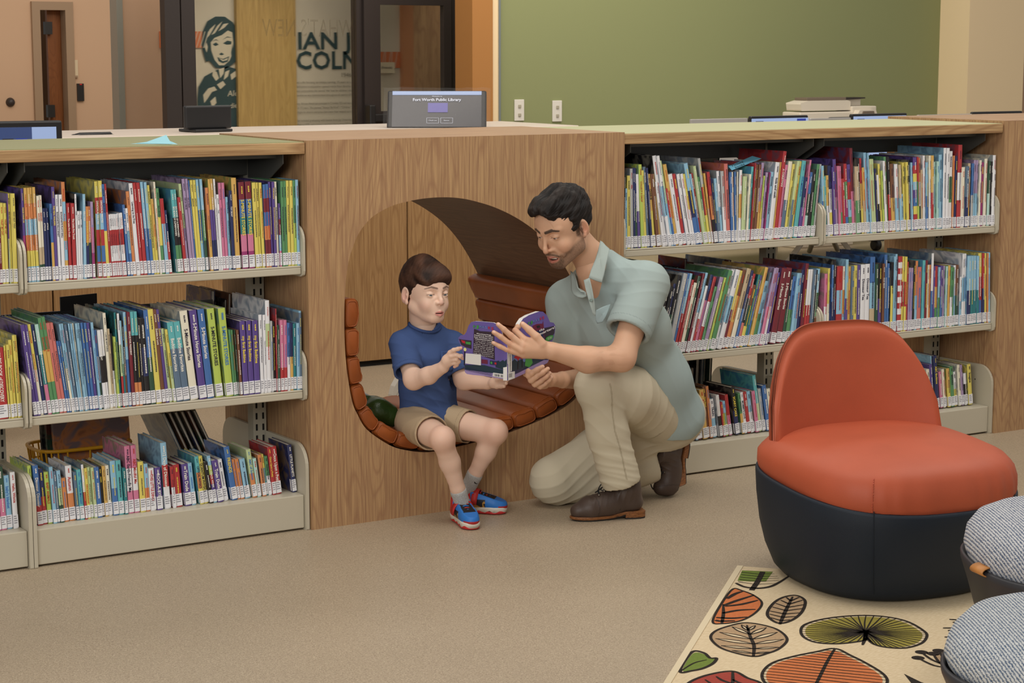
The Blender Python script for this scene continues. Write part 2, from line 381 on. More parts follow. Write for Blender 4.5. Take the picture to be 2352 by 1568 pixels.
mb.box((a[0],ya-.012,b[2]), (b[0],ya-.003,a[2]), och); tag(mb.build('wall_band'), 'short orange patterned band at the edge of the tan return wall', 'wall graphic', 'orange patterned wall bands')
mb = MB(); a = (4.8845, 8.5900, 1.5440); b = (5.0686, 8.5900, 1.4137)
mb.box((a[0],WY-.012,b[2]), (b[0],WY-.004,a[2]), och)
for k in range(5):
    xx = a[0]+.01+k*.03; mb.add([(xx,WY-.014,b[2]),(xx+.005,WY-.014,b[2]),(xx+.03-.02*(k%2),WY-.014,a[2]),(xx+.025-.02*(k%2),WY-.014,a[2])],[(0,1,2,3)], M['greywhite'])
tag(mb.build('wall_band'), 'orange patterned band seen through the glass of the dark door', 'wall graphic', 'orange patterned wall bands')
mb = MB(); a = (4.8352, 8.5000, 1.4605); b = (4.9905, 8.5000, 1.3726)
mb.box((a[0],WY-.06,b[2]), (b[0],WY-.05,a[2]), mat('cream plaque 2', rgb(206,192,160), .6)); put_text(mb, '(Friends)', (a[0]+.03,WY-.062,(a[2]+b[2])/2-.008), (1,0,0), (0,0,1), .02, M['dark_metal'])
tag(mb.build('door_sign'), 'cream sign seen through the glass of the dark door', 'sign')

# portrait: generic stylised head and shoulders printed in dark teal
def pp(pts): # photo-frame points on the portrait wall
    return [(x,z) for x, z in pts]
K = ((3.6341, 8.5900, 1.9414)[0]-(3.3077, 8.5900, 1.9369)[0])/90.0
px0 = (3.2828, 8.5900, 0.9406); pz = lambda y: px0[2]+(300-y)*K*0.97
def sh(mb, pts, m, y): mb.poly([(px0[0]+(x-455)*K, y, pz(yy)) for x, yy in pts], m)
mb = MB(); pale = mat('pale print', rgb(192,182,156), .8)
sh(mb, [(466,110),(470,85),(482,62),(500,52),(522,52),(540,64),(545,72),(545,150),(535,158),(520,166),(498,163),(484,148),(476,150),(472,135)], teal, WY-.013)
sh(mb, [(488,108),(497,98),(514,92),(528,82),(538,86),(540,108),(538,132),(530,148),(518,158),(506,158),(496,146),(489,126)], pale, WY-.015)
for pts in ([(478,100),(486,80),(500,68),(496,76),(486,92)],[(490,92),(504,72),(516,62),(508,74),(498,88)],[(474,118),(478,108),(481,118),(478,130)],[(506,84),(518,68),(530,66),(520,76)]): sh(mb, pts, pale, WY-.015)
for pts in ([(492,112),(500,108),(506,113),(498,116)],[(516,110),(526,104),(536,106),(535,112),(524,113)],[(506,134),(512,130),(518,134),(512,136)],[(502,140),(515,144),(530,138),(526,150),(514,153),(505,149)],[(490,106),(500,103),(507,105),(500,101)],[(514,103),(526,97),(538,98),(526,95)],[(534,130),(538,112),(539,130),(535,142)]): sh(mb, pts, teal, WY-.017)
sh(mb, [(505,142),(516,146),(527,141),(524,147),(514,149)], pale, WY-.019)
sh(mb, [(455,232),(458,205),(472,182),(492,172),(506,166),(526,160),(545,166),(545,330),(455,330)], teal, WY-.013)
for pts in ([(492,168),(500,172),(505,186),(498,192),(490,180)],[(520,172),(530,168),(526,182),(516,190)],[(468,222),(480,208),(494,204),(500,212),(488,216),(478,230),(470,240)],[(500,200),(514,192),(520,200),(508,210)],[(532,178),(544,170),(545,182),(534,190)],[(484,236),(496,226),(498,240),(488,250)],[(505,166),(518,163),(516,176),(508,186)]): sh(mb, pts, pale, WY-.015)
put_text(mb, 'Ale', (px0[0]+(524-455)*K,WY-.015,pz(226)), (1,0,.05), (.1,0,1), .045, pale)
put_text(mb, 'die', (px0[0]+(528-455)*K,WY-.015,pz(252)), (1,0,.05), (.1,0,1), .04, pale)
tag(mb.build('wall_portrait'), 'dark teal stencil style portrait of a smiling short haired woman on the pale wall', 'portrait')

# ---------------------------------------------------------------- service desk behind the shelves
DY = 2.88
mb = MB()
xs = [-1.6]+[(0.1391, 2.8800, 0.4959)[0]-.0, (1.9597, 2.8800, 0.2931)[0], 2.95]
for a, b in zip(xs[:-1], xs[1:]): mb.box((a+.004,DY,.03), (b-.004,DY+.03,1.13), M['desk'])
mb.box((-1.6,DY+.02,0.0), (2.95,DY+.6,1.12), M['slot'])
r = thing('service_desk', 'long oak veneered service desk with a white top behind the shelving', 'desk', (0.7,DY,0))
mb.build('front_panel', r)
mb = MB(); mb.box((-1.62,DY-.02,1.13), (2.97,DY+.75,1.165), mat('white desk top', rgb(232,216,200), .4)); mb.build('desk_top', r, bevel=.004)
# ---------------------------------------------------------------- screens
blueish = mat('bluish screen glow', rgb(150,170,215), .3); 
def emis(name, c, s=1.0):
    m, nt, b = new_mat(name); b.inputs['Base Color'].default_value = (0.02,0.02,0.02,1); b.inputs['Emission Color'].default_value = c; b.inputs['Emission Strength'].default_value = s; b.inputs['Roughness'].default_value = .25
    return m
E_blue = emis('screen light blue', rgb(168,188,228), .8); E_photo = emis('screen dark blue picture', rgb(60,80,130), .7); E_dark = emis('screen dark grey', rgb(60,56,64), .5); E_pur = emis('screen violet', rgb(96,84,170), .8); E_nav = emis('screen navy', rgb(40,60,160), .8); E_w = emis('screen white text', rgb(225,225,235), .9)
def monitor(name, label, cat, c, w_, h_, yaw, content=None, tilt=0.0, base=None, bezel=.018, thick=.03, back=False, stand=True, group=None, mb_m=None):
    """screen centre c, facing -y turned by yaw"""
    R = Matrix.Translation(Vector(c)) @ Matrix.Rotation(yaw,4,'Z') @ Matrix.Rotation(-tilt,4,'X')
    base = c[2]-h_/2-.12 if base is None else base
    r = thing(name, label, cat, (c[0],c[1],base), group)
    mb = MB(); mb.box((-w_/2,0,-h_/2), (w_/2,thick,h_/2), mb_m or M['black']); mb.xf(R); mb.build('housing', r, bevel=.008)
    if content:
        mb = MB(); content(mb); mb.xf(R); mb.build('screen', r)
    if stand:
        mb = MB(); mb.box((-.03,thick,base-c[2]+.012), (.03,thick+.03,0), mb_m or M['black']); mb.box((-.1,-.05,base-c[2]+.0005), (.1,.12,base-c[2]+.014), mb_m or M['black']); mb.xf(R if tilt == 0 else Matrix.Translation(Vector(c)) @ Matrix.Rotation(yaw,4,'Z')); mb.build('stand', r, bevel=.004)
    return r
def q(mb, x0, z0, x1, z1, m, y=-.002): mb.poly([(x0,y,z0),(x1,y,z0),(x1,y,z1),(x0,y,z1)], m)
# desk computer at far left
def c_left(mb):
    q(mb,-.255,-.15,.245,.14,E_blue); q(mb,-.255,.03,.145,.14,E_photo,-.004); 
    for k in range(7): q(mb,-.25+k*.055,.04,-.205+k*.055,.095,[E_nav,E_blue,E_dark][k%3],-.006)
    put_text(mb, 'FORT WORTH', (.03,-.008,.075), (1,0,0), (0,0,1), .01, E_w); put_text(mb, 'PUBLIC LIBRARY', (.03,-.008,.055), (1,0,0), (0,0,1), .01, E_w)
a = (-0.0370, 2.2000, 1.2651)
monitor('computer_monitor', 'large desk monitor with a blue web page, at the far left', 'monitor', (a[0]-.27,2.2,a[2]-.165), .54, .33, -.1, c_left, base=.76)
r = thing('computer_table', 'small white computer table behind the left bookcase', 'table', (a[0]-.3,2.25,0))
mb = MB(); mb.box((a[0]-.75,2.0,.73), (a[0]+.1,2.6,.76), M['white']); mb.build('table_top', r)
for dx in (-.7, -.42):
    for y in (2.05, 2.55): mb = MB(); mb.box((a[0]+dx-.02,y-.02,0), (a[0]+dx+.02,y+.02,.73), M['beige']); mb.build('leg', r)
a = (1.0094, 3.1000, 1.2944); 
monitor('computer_monitor', 'small monitor seen from behind as a plain black rectangle before the portrait', 'monitor', ((1.0076, 3.1000, 1.2223)[0],3.1,a[2]-.06), .25, .11, .1, base=1.1655)
mb = MB(); a = (0.3290, 3.1000, 1.1631); b = (0.5485, 3.1000, 1.1501)
mb.tube([(a[0],3.1,a[2]-.01),(a[0]+.04,3.1,a[2]),(b[0]-.03,3.12,a[2]-.0),(b[0],3.14,b[2]-.01)], .013, M['black'], 10); r=thing('desk_phone','low black device lying on the white desk top','phone',(a[0],3.1,1.165)); mb.build('handset', r, smooth=True)
mb = MB(); mb.box((a[0]+.02,3.06,1.165),(b[0]-.02,3.2,a[2]-.012), M['black']); mb.build('base', r, bevel=.01)
# self checkout kiosk in crinkled wrap
wrap = mat('clear plastic wrap', (1,1,1,1), .08); wb = wrap.node_tree.nodes['Principled BSDF']; wb.inputs['Alpha'].default_value = .05; wb.inputs['Specular IOR Level'].default_value = 1.0
n_ = wrap.node_tree.nodes.new('ShaderNodeTexNoise'); n_.inputs['Scale'].default_value = 34; n_.inputs['Detail'].default_value = 2; n_.inputs['Distortion'].default_value = 2
b_ = wrap.node_tree.nodes.new('ShaderNodeBump'); b_.inputs['Strength'].default_value = 1.0; b_.inputs['Distance'].default_value = .02
wrap.node_tree.links.new(n_.outputs['Fac'], b_.inputs['Height']); wrap.node_tree.links.new(b_.outputs[0], wb.inputs['Normal'])
kl = (1.9543, 3.0500, 1.3385); kr = (2.4478, 3.0500, 1.3442)
kc = ((kl[0]+kr[0])/2, 3.0, kl[2]-.080)
def c_k(mb):
    W_ = .225
    q(mb,-W_,-.104,W_,.100,E_dark); q(mb,-W_,.078,W_,.1,E_blue,-.004)
    put_text(mb, 'Fort Worth Public Library', (0,-.006,.042), (1,0,0), (0,0,1), .016, E_w, bold=True, center=True)
    put_text(mb, 'Welcome to', (0,-.006,.066), (1,0,0), (0,0,1), .007, E_w, center=True)
    q(mb,-.045,-.022,.055,.032,E_pur,-.004)
    for sx, s in ((-.05,'Check out'),(.02,'Renew')):
        for z in (-.055,-.085): q(mb,sx,z,sx+.06,z+.0012,E_w,-.005)
        for x in (sx,sx+.06): q(mb,x,-.085,x+.0012,-.055,E_w,-.005)
        put_text(mb, s, (sx+.03,-.006,-.073), (1,0,0), (0,0,1), .007, E_w, center=True)
yawk = -.56
kr_ = monitor('self_checkout_kiosk', 'tilted self checkout touchscreen wrapped in crinkled clear plastic above the nook', 'kiosk', kc, .50, .215, yawk, c_k, tilt=.55, stand=False)
mb = MB(); random.seed(4)
N_ = 14; g_ = []
for j in range(N_+1):
    for i in range(N_+1):
        u = (i/N_-.5)*.54; v = (j/N_-.5)*.25; e = max(abs(u)/.26, abs(v)/.125)
        g_.append((u, -.006-.008*random.random()+.02*(e>.95), v+.006*random.random()))
mb.add(g_, [(j*(N_+1)+i, j*(N_+1)+i+1, (j+1)*(N_+1)+i+1, (j+1)*(N_+1)+i) for j in range(N_) for i in range(N_)], wrap)
mb.xf(Matrix.Translation(Vector(kc)) @ Matrix.Rotation(yawk,4,'Z') @ Matrix.Rotation(-.55,4,'X')); mb.build('plastic_wrap', kr_)
mb = MB(); mb.box((kc[0]-.10,kc[1]+.06,1.1655), (kc[0]+.16,kc[1]+.2,1.18), M['dark_metal']); mb.box((kc[0]-.03,kc[1]+.07,1.18), (kc[0]+.07,kc[1]+.13,kc[2]+.02), M['dark_metal']); mb.build('base', kr_, bevel=.004)

# row of public computers in front of the green wall
def c_pc(mb): q(mb,-.22,-.13,.22,.135,E_blue); q(mb,.13,.1,.2,.13,E_nav,-.004); q(mb,-.19,.11,-.13,.12,E_photo,-.004)
silver = mat('silver laptop shell', rgb(196,192,188), .35, metal=.3)
specs = [((1855,268),(1725,268),'black edged computer screen under the green wall, leftmost of the row'), ((2082,263),(1957,263),'black edged computer screen in front of the copier'), ((2349,255),(2235,256),'black edged computer screen at the right edge of the photo')]
A = [(4.7073, 3.6000, 1.1624), (5.1542, 3.6000, 1.1548), (5.5045, 3.6000, 1.1622), (5.9657, 3.6000, 1.1546), (6.5381, 3.6000, 1.1592), (6.9894, 3.6000, 1.1549)]
tb = thing('computer_table', 'white computer table behind the right hand bookcase', 'table', (5.2,4.0,0))
mb = MB(); mb.box((3.4,3.38,.76), (8.4,4.9,.79), M['white']); mb.build('table_top', tb, bevel=.004)
for x in (3.5, 5.9, 8.3):
    for y in (3.5, 4.8): mb = MB(); mb.tube([(x,y,0),(x,y,.76)], .025, M['beige'], 12); mb.build('leg', tb, smooth=True)
for i in range(3):
    l_, r_ = A[2*i], A[2*i+1]; wd = r_[0]-l_[0]
    monitor('computer_monitor', specs[i][2], 'monitor', ((l_[0]+r_[0])/2,3.6,l_[2]-.15), wd, .3, 0, c_pc, stand=True, base=.7905)
B_ = [((5.2503, 4.6000, 1.1288), (5.5048, 4.6000, 1.1245), 'dark backed monitor edge just left of the leftmost screen'), ((6.1648, 4.6000, 1.1251), (6.3915, 4.6000, 1.1214), 'dark backed monitor edge below the copier'), ((7.1418, 4.6000, 1.1274), (7.5319, 4.6000, 1.1213), 'dark backed monitor edge before the cream column')]
for a, b, lab in B_:
    monitor('computer_monitor', lab, 'monitor', ((a[0]+b[0])/2+.1,4.55,a[2]-.17), b[0]-a[0]+.2, .3, 0, None, base=.7905)
for a, b, lab in (((4.1481, 3.4500, 1.1585), (4.5636, 3.4500, 1.1536), 'pale grey privacy screen at the left end of the computer row'), ((5.0430, 3.4500, 1.1477), (5.3639, 3.4500, 1.1474), 'pale grey privacy screen between the two middle monitors'), ((5.9193, 3.4500, 1.1539), (6.3801, 3.4500, 1.1517), 'pale grey privacy screen left of the rightmost monitor')):
    mb = MB(); mb.box((a[0],3.45,.7905), (b[0],3.47,a[2]), silver); tag(mb.build('privacy_screen', bevel=.004), lab, 'screen', )
# splayed white metal legs and swivel chair feet seen between the shelves
wl_ = mat('white metal tube', rgb(205,200,190), .35)
for i, (t, fs) in enumerate((((7.0215, 5.6000, 0.1807), ((6.4683, 5.3000, 0.0413), (7.1789, 5.9000, -0.0524), (7.4257, 5.9000, -0.0526), (6.9917, 5.2000, 0.0691))), )):
    r = thing('table_base', 'splayed white metal legs of a table seen between the right hand shelves', 'table base', (t[0],5.6,0))
    for f_ in fs:
        mb = MB(); k = (0.02-t[2]-.15)/(f_[2]-t[2]-.15); mb.tube([(t[0],5.6,t[2]+.15), (t[0]+(f_[0]-t[0])*1.15, 5.6+(f_[1]-5.6)*1.15, max(.02,f_[2]-.05))], .02, wl_, 10); mb.build('leg', r, smooth=True)
    mb = MB(); mb.box((t[0]-.9,5.1,t[2]+.15), (t[0]+.9,6.1,t[2]+.18), M['white']); mb.build('table_top', r)
mb = MB(); a = (7.8185, 5.8698, 0.0450); r = thing('swivel_chair_base', 'black swivel chair castor on the floor seen between the right hand shelves', 'chair base', (a[0],a[1],0))
mb.lathe([(0,-.03),(.035,-.03),(.045,-.02),(.045,.02),(.035,.03),(0,.03)], (a[0],a[1],a[2]), M['black'], 20, ax=(1,0,0)); mb.box((a[0]-.06,a[1]-.03,a[2]+.03),(a[0]+.06,a[1]+.03,a[2]+.12), M['black']); mb.build('castor', r, bevel=.004)

# copier
p = (7.7742, 6.3000, 1.0541); cp = thing('copier', 'off white office copier standing before the green wall', 'copier', (p[0],6.3,0))
cw = mat('off white plastic', rgb(224,214,198), .5); cd = mat('grey brown copier lid', rgb(120,106,92), .5)
def px(x, y): return None
L_ = (7.3830, 6.3000, 1.0605); R_ = (7.9207, 6.3000, 1.0517)
z1 = (7.6599, 6.3000, 1.0834)[2]; z2 = (7.6575, 6.3000, 1.1622)[2]; z3 = (7.6567, 6.3000, 1.1861)[2]
mb = MB(); mb.box((L_[0],6.3,.0), (R_[0]+.05,6.52,z1-.01), cw); mb.build('body', cp, bevel=.01)
mb = MB(); mb.prism([(L_[0]+.03,z1),(R_[0],z1),(R_[0],z2-.01),(R_[0]-.03,z2),(L_[0]+.1,z2),(L_[0]+.02,z1+.06)], 'y', 6.32, 6.5, cw); mb.build('scanner_lid', cp, bevel=.01)
mb = MB(); mb.box((L_[0]+.1,6.34,z2), (R_[0]-.03,6.49,z3), cd); mb.prism([(R_[0]-.06,z2+.0),(R_[0]+.19,z2+.01),(R_[0]+.19,z2+.02),(R_[0]-.06,z2+.02)], 'y', 6.36, 6.49, M['dark_metal']); mb.build('feeder_tray', cp, bevel=.004)
mb = MB(); mb.box((R_[0],6.3,z1-.03), (R_[0]+.26,6.5,z1+.03), cw); mb.box((R_[0]+.0,6.4,z1+.03), (R_[0]+.18,6.5,z1+.09), cw); mb.build('side_unit', cp, bevel=.008)
mb = MB(); mb.prism([(R_[0]+.0,z1-.04),(R_[0]+.22,z1-.05),(R_[0]+.2,z1-.0),(R_[0]+.03,z1+.0)], 'y', 6.24, 6.3, cw); mb.prism([(R_[0]+.05,z1-.035),(R_[0]+.18,z1-.04),(R_[0]+.17,z1-.008),(R_[0]+.06,z1-.008)], 'y', 6.23, 6.24, cd); mb.build('control_panel', cp)

# ---------------------------------------------------------------- wooden reading nook
W, H, D = 1.234, 1.2636, 0.677
ctl = [(.129,.735),(.141,.85),(.162,.917),(.188,.966),(.235,1.012),(.303,1.043),(.363,1.056),(.43,1.064),(.5,1.065),(.56,1.06),(.619,1.048),(.701,1.023),(.785,.985),(.86,.938),(.92,.886),(.975,.82),(1.034,.725),(1.075,.63),(1.09,.53),(1.082,.43),(1.038,.343),(.923,.287),(.75,.243),(.645,.228),(.543,.217),(.441,.211),(.356,.226),(.288,.252),(.206,.312),(.171,.367),(.152,.413),(.136,.506),(.128,.6)]
def spline(pts, n, closed=True):
    P_ = [Vector(p) for p in pts]; out = []; m = len(P_)
    for i in range(m if closed else m-1):
        a, b, c, d = (P_[(i-1)%m], P_[i], P_[(i+1)%m], P_[(i+2)%m]) if closed else (P_[max(i-1,0)], P_[i], P_[i+1], P_[min(i+2,m-1)])
        for k in range(n):
            t = k/n; out.append(0.5*((2*b)+(c-a)*t+(2*a-5*b+4*c-d)*t*t+(3*b-a-3*c+d)*t**3))
    if not closed: out.append(P_[-1])
    return out
hole = [(p[0],p[1]) for p in spline(ctl, 5)]
# resample the outer rectangle along the same rays
hc = (0.6, 0.63)
rays = sorted([(math.atan2(z-hc[1], x-hc[0]), x, z) for x, z in hole])
outer = []
for a, x, z in rays:
    dx, dz = math.cos(a), math.sin(a)
    t = min([(W-hc[0])/dx if dx > 0 else 9e9, -hc[0]/dx if dx < 0 else 9e9, (H-hc[1])/dz if dz > 0 else 9e9, -hc[1]/dz if dz < 0 else 9e9])
    outer.append([hc[0]+dx*t, hc[1]+dz*t])
for cx_, cz_ in ((0,0),(W,0),(W,H),(0,H)):
    i = min(range(len(outer)), key=lambda k: (outer[k][0]-cx_)**2+(outer[k][1]-cz_)**2); outer[i] = [cx_, cz_]
n = len(rays)
nook = thing('reading_nook', 'tall oak box with an arched opening and a leather seat between two bookcases', 'reading nook', (W/2,0,0))
mb = MB(); 
for y, fl in ((0.0, False), (D, True)):
    vs = [(x,y,z) for a, x, z in rays]+[(o[0],y,o[1]) for o in outer]
    fs = [(i,(i+1)%n,n+(i+1)%n,n+i) for i in range(n)]
    mb.add(vs, [f[::-1] for f in fs] if fl else fs, M['oak'])
mb.add([(0,0,0),(0,D,0),(0,D,H),(0,0,H),(W,0,0),(W,D,0),(W,D,H),(W,0,H)], [(0,3,2,1),(4,5,6,7)], M['oak'])
body = mb.build('casing', nook)
mb = MB(); mb.add([(0,0,H),(W,0,H),(W,D,H),(0,D,H)], [(0,1,2,3)], M['oak_h']); mb.build('top_panel', nook)
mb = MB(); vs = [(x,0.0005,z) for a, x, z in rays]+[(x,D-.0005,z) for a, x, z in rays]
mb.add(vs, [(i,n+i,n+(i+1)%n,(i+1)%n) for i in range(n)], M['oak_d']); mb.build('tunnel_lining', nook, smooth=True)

# channelled leather cushion following the opening
path = spline([(.131,.748),(.129,.66),(.131,.58),(.137,.506),(.153,.413),(.172,.365),(.206,.312),(.288,.252),(.356,.227),(.441,.212),(.543,.218),(.645,.229),(.75,.244),(.845,.262),(.93,.289),(1.0,.32),(1.05,.36),(1.082,.43),(1.09,.53),(1.072,.63),(1.034,.725)], 30, closed=False)
cum = [0]
for a, b in zip(path[:-1], path[1:]): cum.append(cum[-1]+(b-a).length)
def at_s(s):
    s = max(0, min(cum[-1], s)); i = min(np.searchsorted(cum, s), len(cum)-1); i = max(i, 1)
    t = (s-cum[i-1])/(cum[i]-cum[i-1]); p_ = path[i-1].lerp(path[i], t); tg = (path[i]-path[i-1]).normalized()
    return p_, tg, Vector((-tg[1], tg[0]))
cush = thing('seat_cushion', 'caramel brown channelled leather cushion lining the arched opening', 'cushion', (.45,.3,.215))
nch = 18; Lc = cum[-1]/nch; thick = .052
random.seed(7)
for c_i in range(nch):
    s0 = c_i*Lc+.001; s1 = (c_i+1)*Lc-.001; mb = MB()
    ring = []; K_ = 28
    for k in range(K_):
        a = 2*PI*k/K_; ca, sa = math.cos(a), math.sin(a); e = .42
        uu = math.copysign(abs(ca)**e, ca); vv = math.copysign(abs(sa)**(e*1.15), sa); ring.append((uu, vv))
    ys = [0.0+.003, .006, .014, .026, .04]+[.04+(D-.08)*k/26 for k in range(1,26)]+[D-.04, D-.026, D-.014, D-.006, D-.003]
    vs = []
    for j, y in enumerate(ys):
        ed = min(y-.0, D-y); sc_ = 1-.42*max(0, 1-ed/.024)**2.2
        for k, (uu, vv) in enumerate(ring):
            wr = .0022*mnoise.noise(Vector((uu*3+c_i*7, vv*2, y*90)))*(1 if ed < .06 else .25)
            wr2 = .0025*math.sin(y*260+c_i*2+uu*3)*max(0, 1-ed/.05)
            s_ = (s0+s1)/2+uu*((s1-s0)/2)*min(1,sc_+.1); nn = .003+thick/2+vv*(thick/2)*sc_*(1.0+.06*mnoise.noise(Vector((c_i*3.1, y*6, 0))))+(wr+wr2)*(vv > -.5)
            p_, tg, nr = at_s(s_); p_ = p_+nr*(-nn) if False else p_+nr*nn
            vs.append((p_[0], y, p_[1]))
    m_ = len(ys)
    fs = [(j*K_+k, j*K_+(k+1)%K_, (j+1)*K_+(k+1)%K_, (j+1)*K_+k) for j in range(m_-1) for k in range(K_)]+[tuple(range(K_))[::-1], tuple((m_-1)*K_+k for k in range(K_))]
    mb.add(vs, fs, M['tan_leather'])
    # piping along the front seam
    pip = [(vs[3*K_+k][0], vs[3*K_+k][1]-.001, vs[3*K_+k][2]) for k in range(K_)]
    mb.tube(pip, .0022, M['tan_leather'], 6, closed=True)
    pip = [(vs[1*K_+k][0], vs[1*K_+k][1]-.002, vs[1*K_+k][2]) for k in range(K_)]
    mb.tube(pip, .002, M['tan_leather'], 6, closed=True)
    mb.build('cushion_channel', cush, smooth=True)

# ---------------------------------------------------------------- steel shelving
def plate(mb, x0, x1, yz, m): mb.prism(yz, 'x', x0, x1, m)
def bracket_poly(z0, z1, y0, y1, r, base=False):
    """side view of an end bracket: rounded upper front corner"""
    pts = [(y1, z0)]
    if base: pts += [(y0, z0)]
    else: pts += [(y0+.02, z0), (y0+.004, z0+.006), (y0, z0+.02)]
    for k in range(9):
        a = PI-(PI/2)*k/8; pts.append((y0+r+r*math.cos(a), z1-r+r*math.sin(a)))
    pts.append((y1, z1+(0.0 if base else .0))); return pts
def bookcase(label, xs, zs, zb, lam, loc, top_x):
    r = thing('bookcase', label, 'bookcase', loc)
    ym = D/2
    # oak edged top
    mb = MB(); mb.box((top_x[0],.0045,1.2215), (top_x[1],D-.0045,1.2575), M['oak_t']); t = mb.build('top_panel', r, bevel=.002)
    mb = MB(); mb.box((top_x[0],.012,1.2576), (top_x[1],D-.012,1.2592), lam); mb.build('laminate', t)
    for i, (a, b) in enumerate(zip(xs[:-1], xs[1:])):
        mb = MB(); mb.box((a+.03,ym-.012,1.14), (b-.03,ym+.012,1.2215), M['canopy']); mb.box((a+.03,.1,1.205), (b-.03,D-.1,1.2215), M['canopy']); mb.build('header_rail', r, bevel=.002)
        for z in zs:
            for yf, yb in ((.02, ym-.03), (D-.02, ym+.03)):
                y0, y1 = min(yf,yb), max(yf,yb)
                mb = MB(); mb.box((a+.012,y0,z-.006), (b-.012,y1,z), M['beige'])
                lip = (y0, y0+.008) if yf < yb else (y1-.008, y1)
                mb.box((a+.012,lip[0],z-.028), (b-.012,lip[1],z-.006), M['beige'])
                s_ = mb.build('shelf', r, bevel=.003)
                for xa in (a+.002, b-.010):
                    mb = MB(); 
                    P_ = bracket_poly(z-.036, z+.128, .008, ym-.03, .05)
                    if yf > yb: P_ = [(D-y, zz) for y, zz in P_][::-1]
                    plate(mb, xa, xa+.008, P_, M['beige']); mb.build('bracket', s_, bevel=.003)
        for yf, yb in ((.02, ym-.03), (D-.02, ym+.03)):
            y0, y1 = min(yf,yb), max(yf,yb)
            mb = MB(); mb.box((a+.014,y0,0.006), (b-.014,y1,zb), M['beige']); bs = mb.build('base_shelf', r, bevel=.003)
            for xa in (a+.001, b-.0125):
                P_ = bracket_poly(0.0, zb+.165, .008, ym-.03, .075, True)
                if yf > yb: P_ = [(D-y, zz) for y, zz in P_][::-1]
                mb = MB(); plate(mb, xa, xa+.0115, P_, M['beige']); mb.lathe([(0,.0),(.006,.0)], (xa-.0005,.1,zb+.1), M['slot'], 16, ax=(1,0,0)); mb.lathe([(0,.0),(.006,.0)], (xa+.012,.1,zb+.1), M['slot'], 16, ax=(1,0,0)); mb.build('base_bracket', bs, bevel=.003)
    for i, x in enumerate(xs):
        if i == 0: x += .03
        if i == len(xs)-1: x -= .03
        mb = MB(); mb.box((x-.024,ym-.022,0.0), (x+.024,ym+.022,1.205), M['beige_in'])
        for z in np.arange(.13, 1.18, .0254*1.5):
            for dx in (-.012, .012): mb.box((x+dx-.0035,ym-.0235,z), (x+dx+.0035,ym-.0215,z+.022), M['slot'])
        mb.build('upright', r, bevel=.002)
        for sx in (-1, 1):
            if (i == 0 and sx < 0) or (i == len(xs)-1 and sx > 0): continue
            for fl in (0, 1):
                mb = MB(); P_ = [(ym-.02,1.05),(ym-.02,1.2215),(.05,1.2215),(.05,1.19)]
                if fl: P_ = [(D-y, z) for y, z in P_][::-1]
                plate(mb, x+sx*.026, x+sx*.026+.003, P_, M['canopy']); mb.build('top_bracket', r)
    return r
bookcase('left steel bookcase of picture books with a dark green oak-edged top', [-1.845,-.925,-.003], [.865,.462], .116, M['green_lam'], (-.9,.3,0), (-1.86,-.002))
bookcase('right steel bookcase of picture books with a pale green oak-edged top', [1.238,2.164,3.09], [.85,.455], .112, M['green_lam2'], (2.16,.3,0), (1.236,3.0875))
# matching oak unit beyond the right bookcase
mb = MB(); mb.box((3.092,0,0), (4.3,D+.0,H+.004), M['oak']); r = thing('oak_unit', 'plain oak unit closing the right end of the shelving', 'cabinet', (3.7,0,0)); mb.build('casing', r)
mb = MB(); mb.box((3.092,.0,H+.0042), (4.3,D+.0,H+.006), M['oak_h']); mb.build('top_panel', r)

# paper slips
cy_ = mat('pale blue paper', rgb(150,208,222), .7)
mb = MB(); a = (-0.5167, 0.1768, 1.2595); b = (-0.4044, 0.0720, 1.2595); c = (-0.3379, 0.3154, 1.2595)
mb.add([a, b, (c[0],c[1],1.262), (a[0]+.03,a[1]+.02,1.2597)], [(0,1,2,3)], cy_)
mb.add([(a[0]+.02,a[1]+.004,1.2606),(b[0]-.02,b[1],1.2606),(c[0],c[1]+.01,1.278),(a[0]+.06,a[1]+.02,1.263)], [(0,1,2,3)], cy_)
o = mb.build('paper_slip'); m_ = o.modifiers.new('s','SOLIDIFY'); m_.thickness = .0006
tag(o, 'folded pale blue paper slip lying on the dark green bookcase top', 'paper')

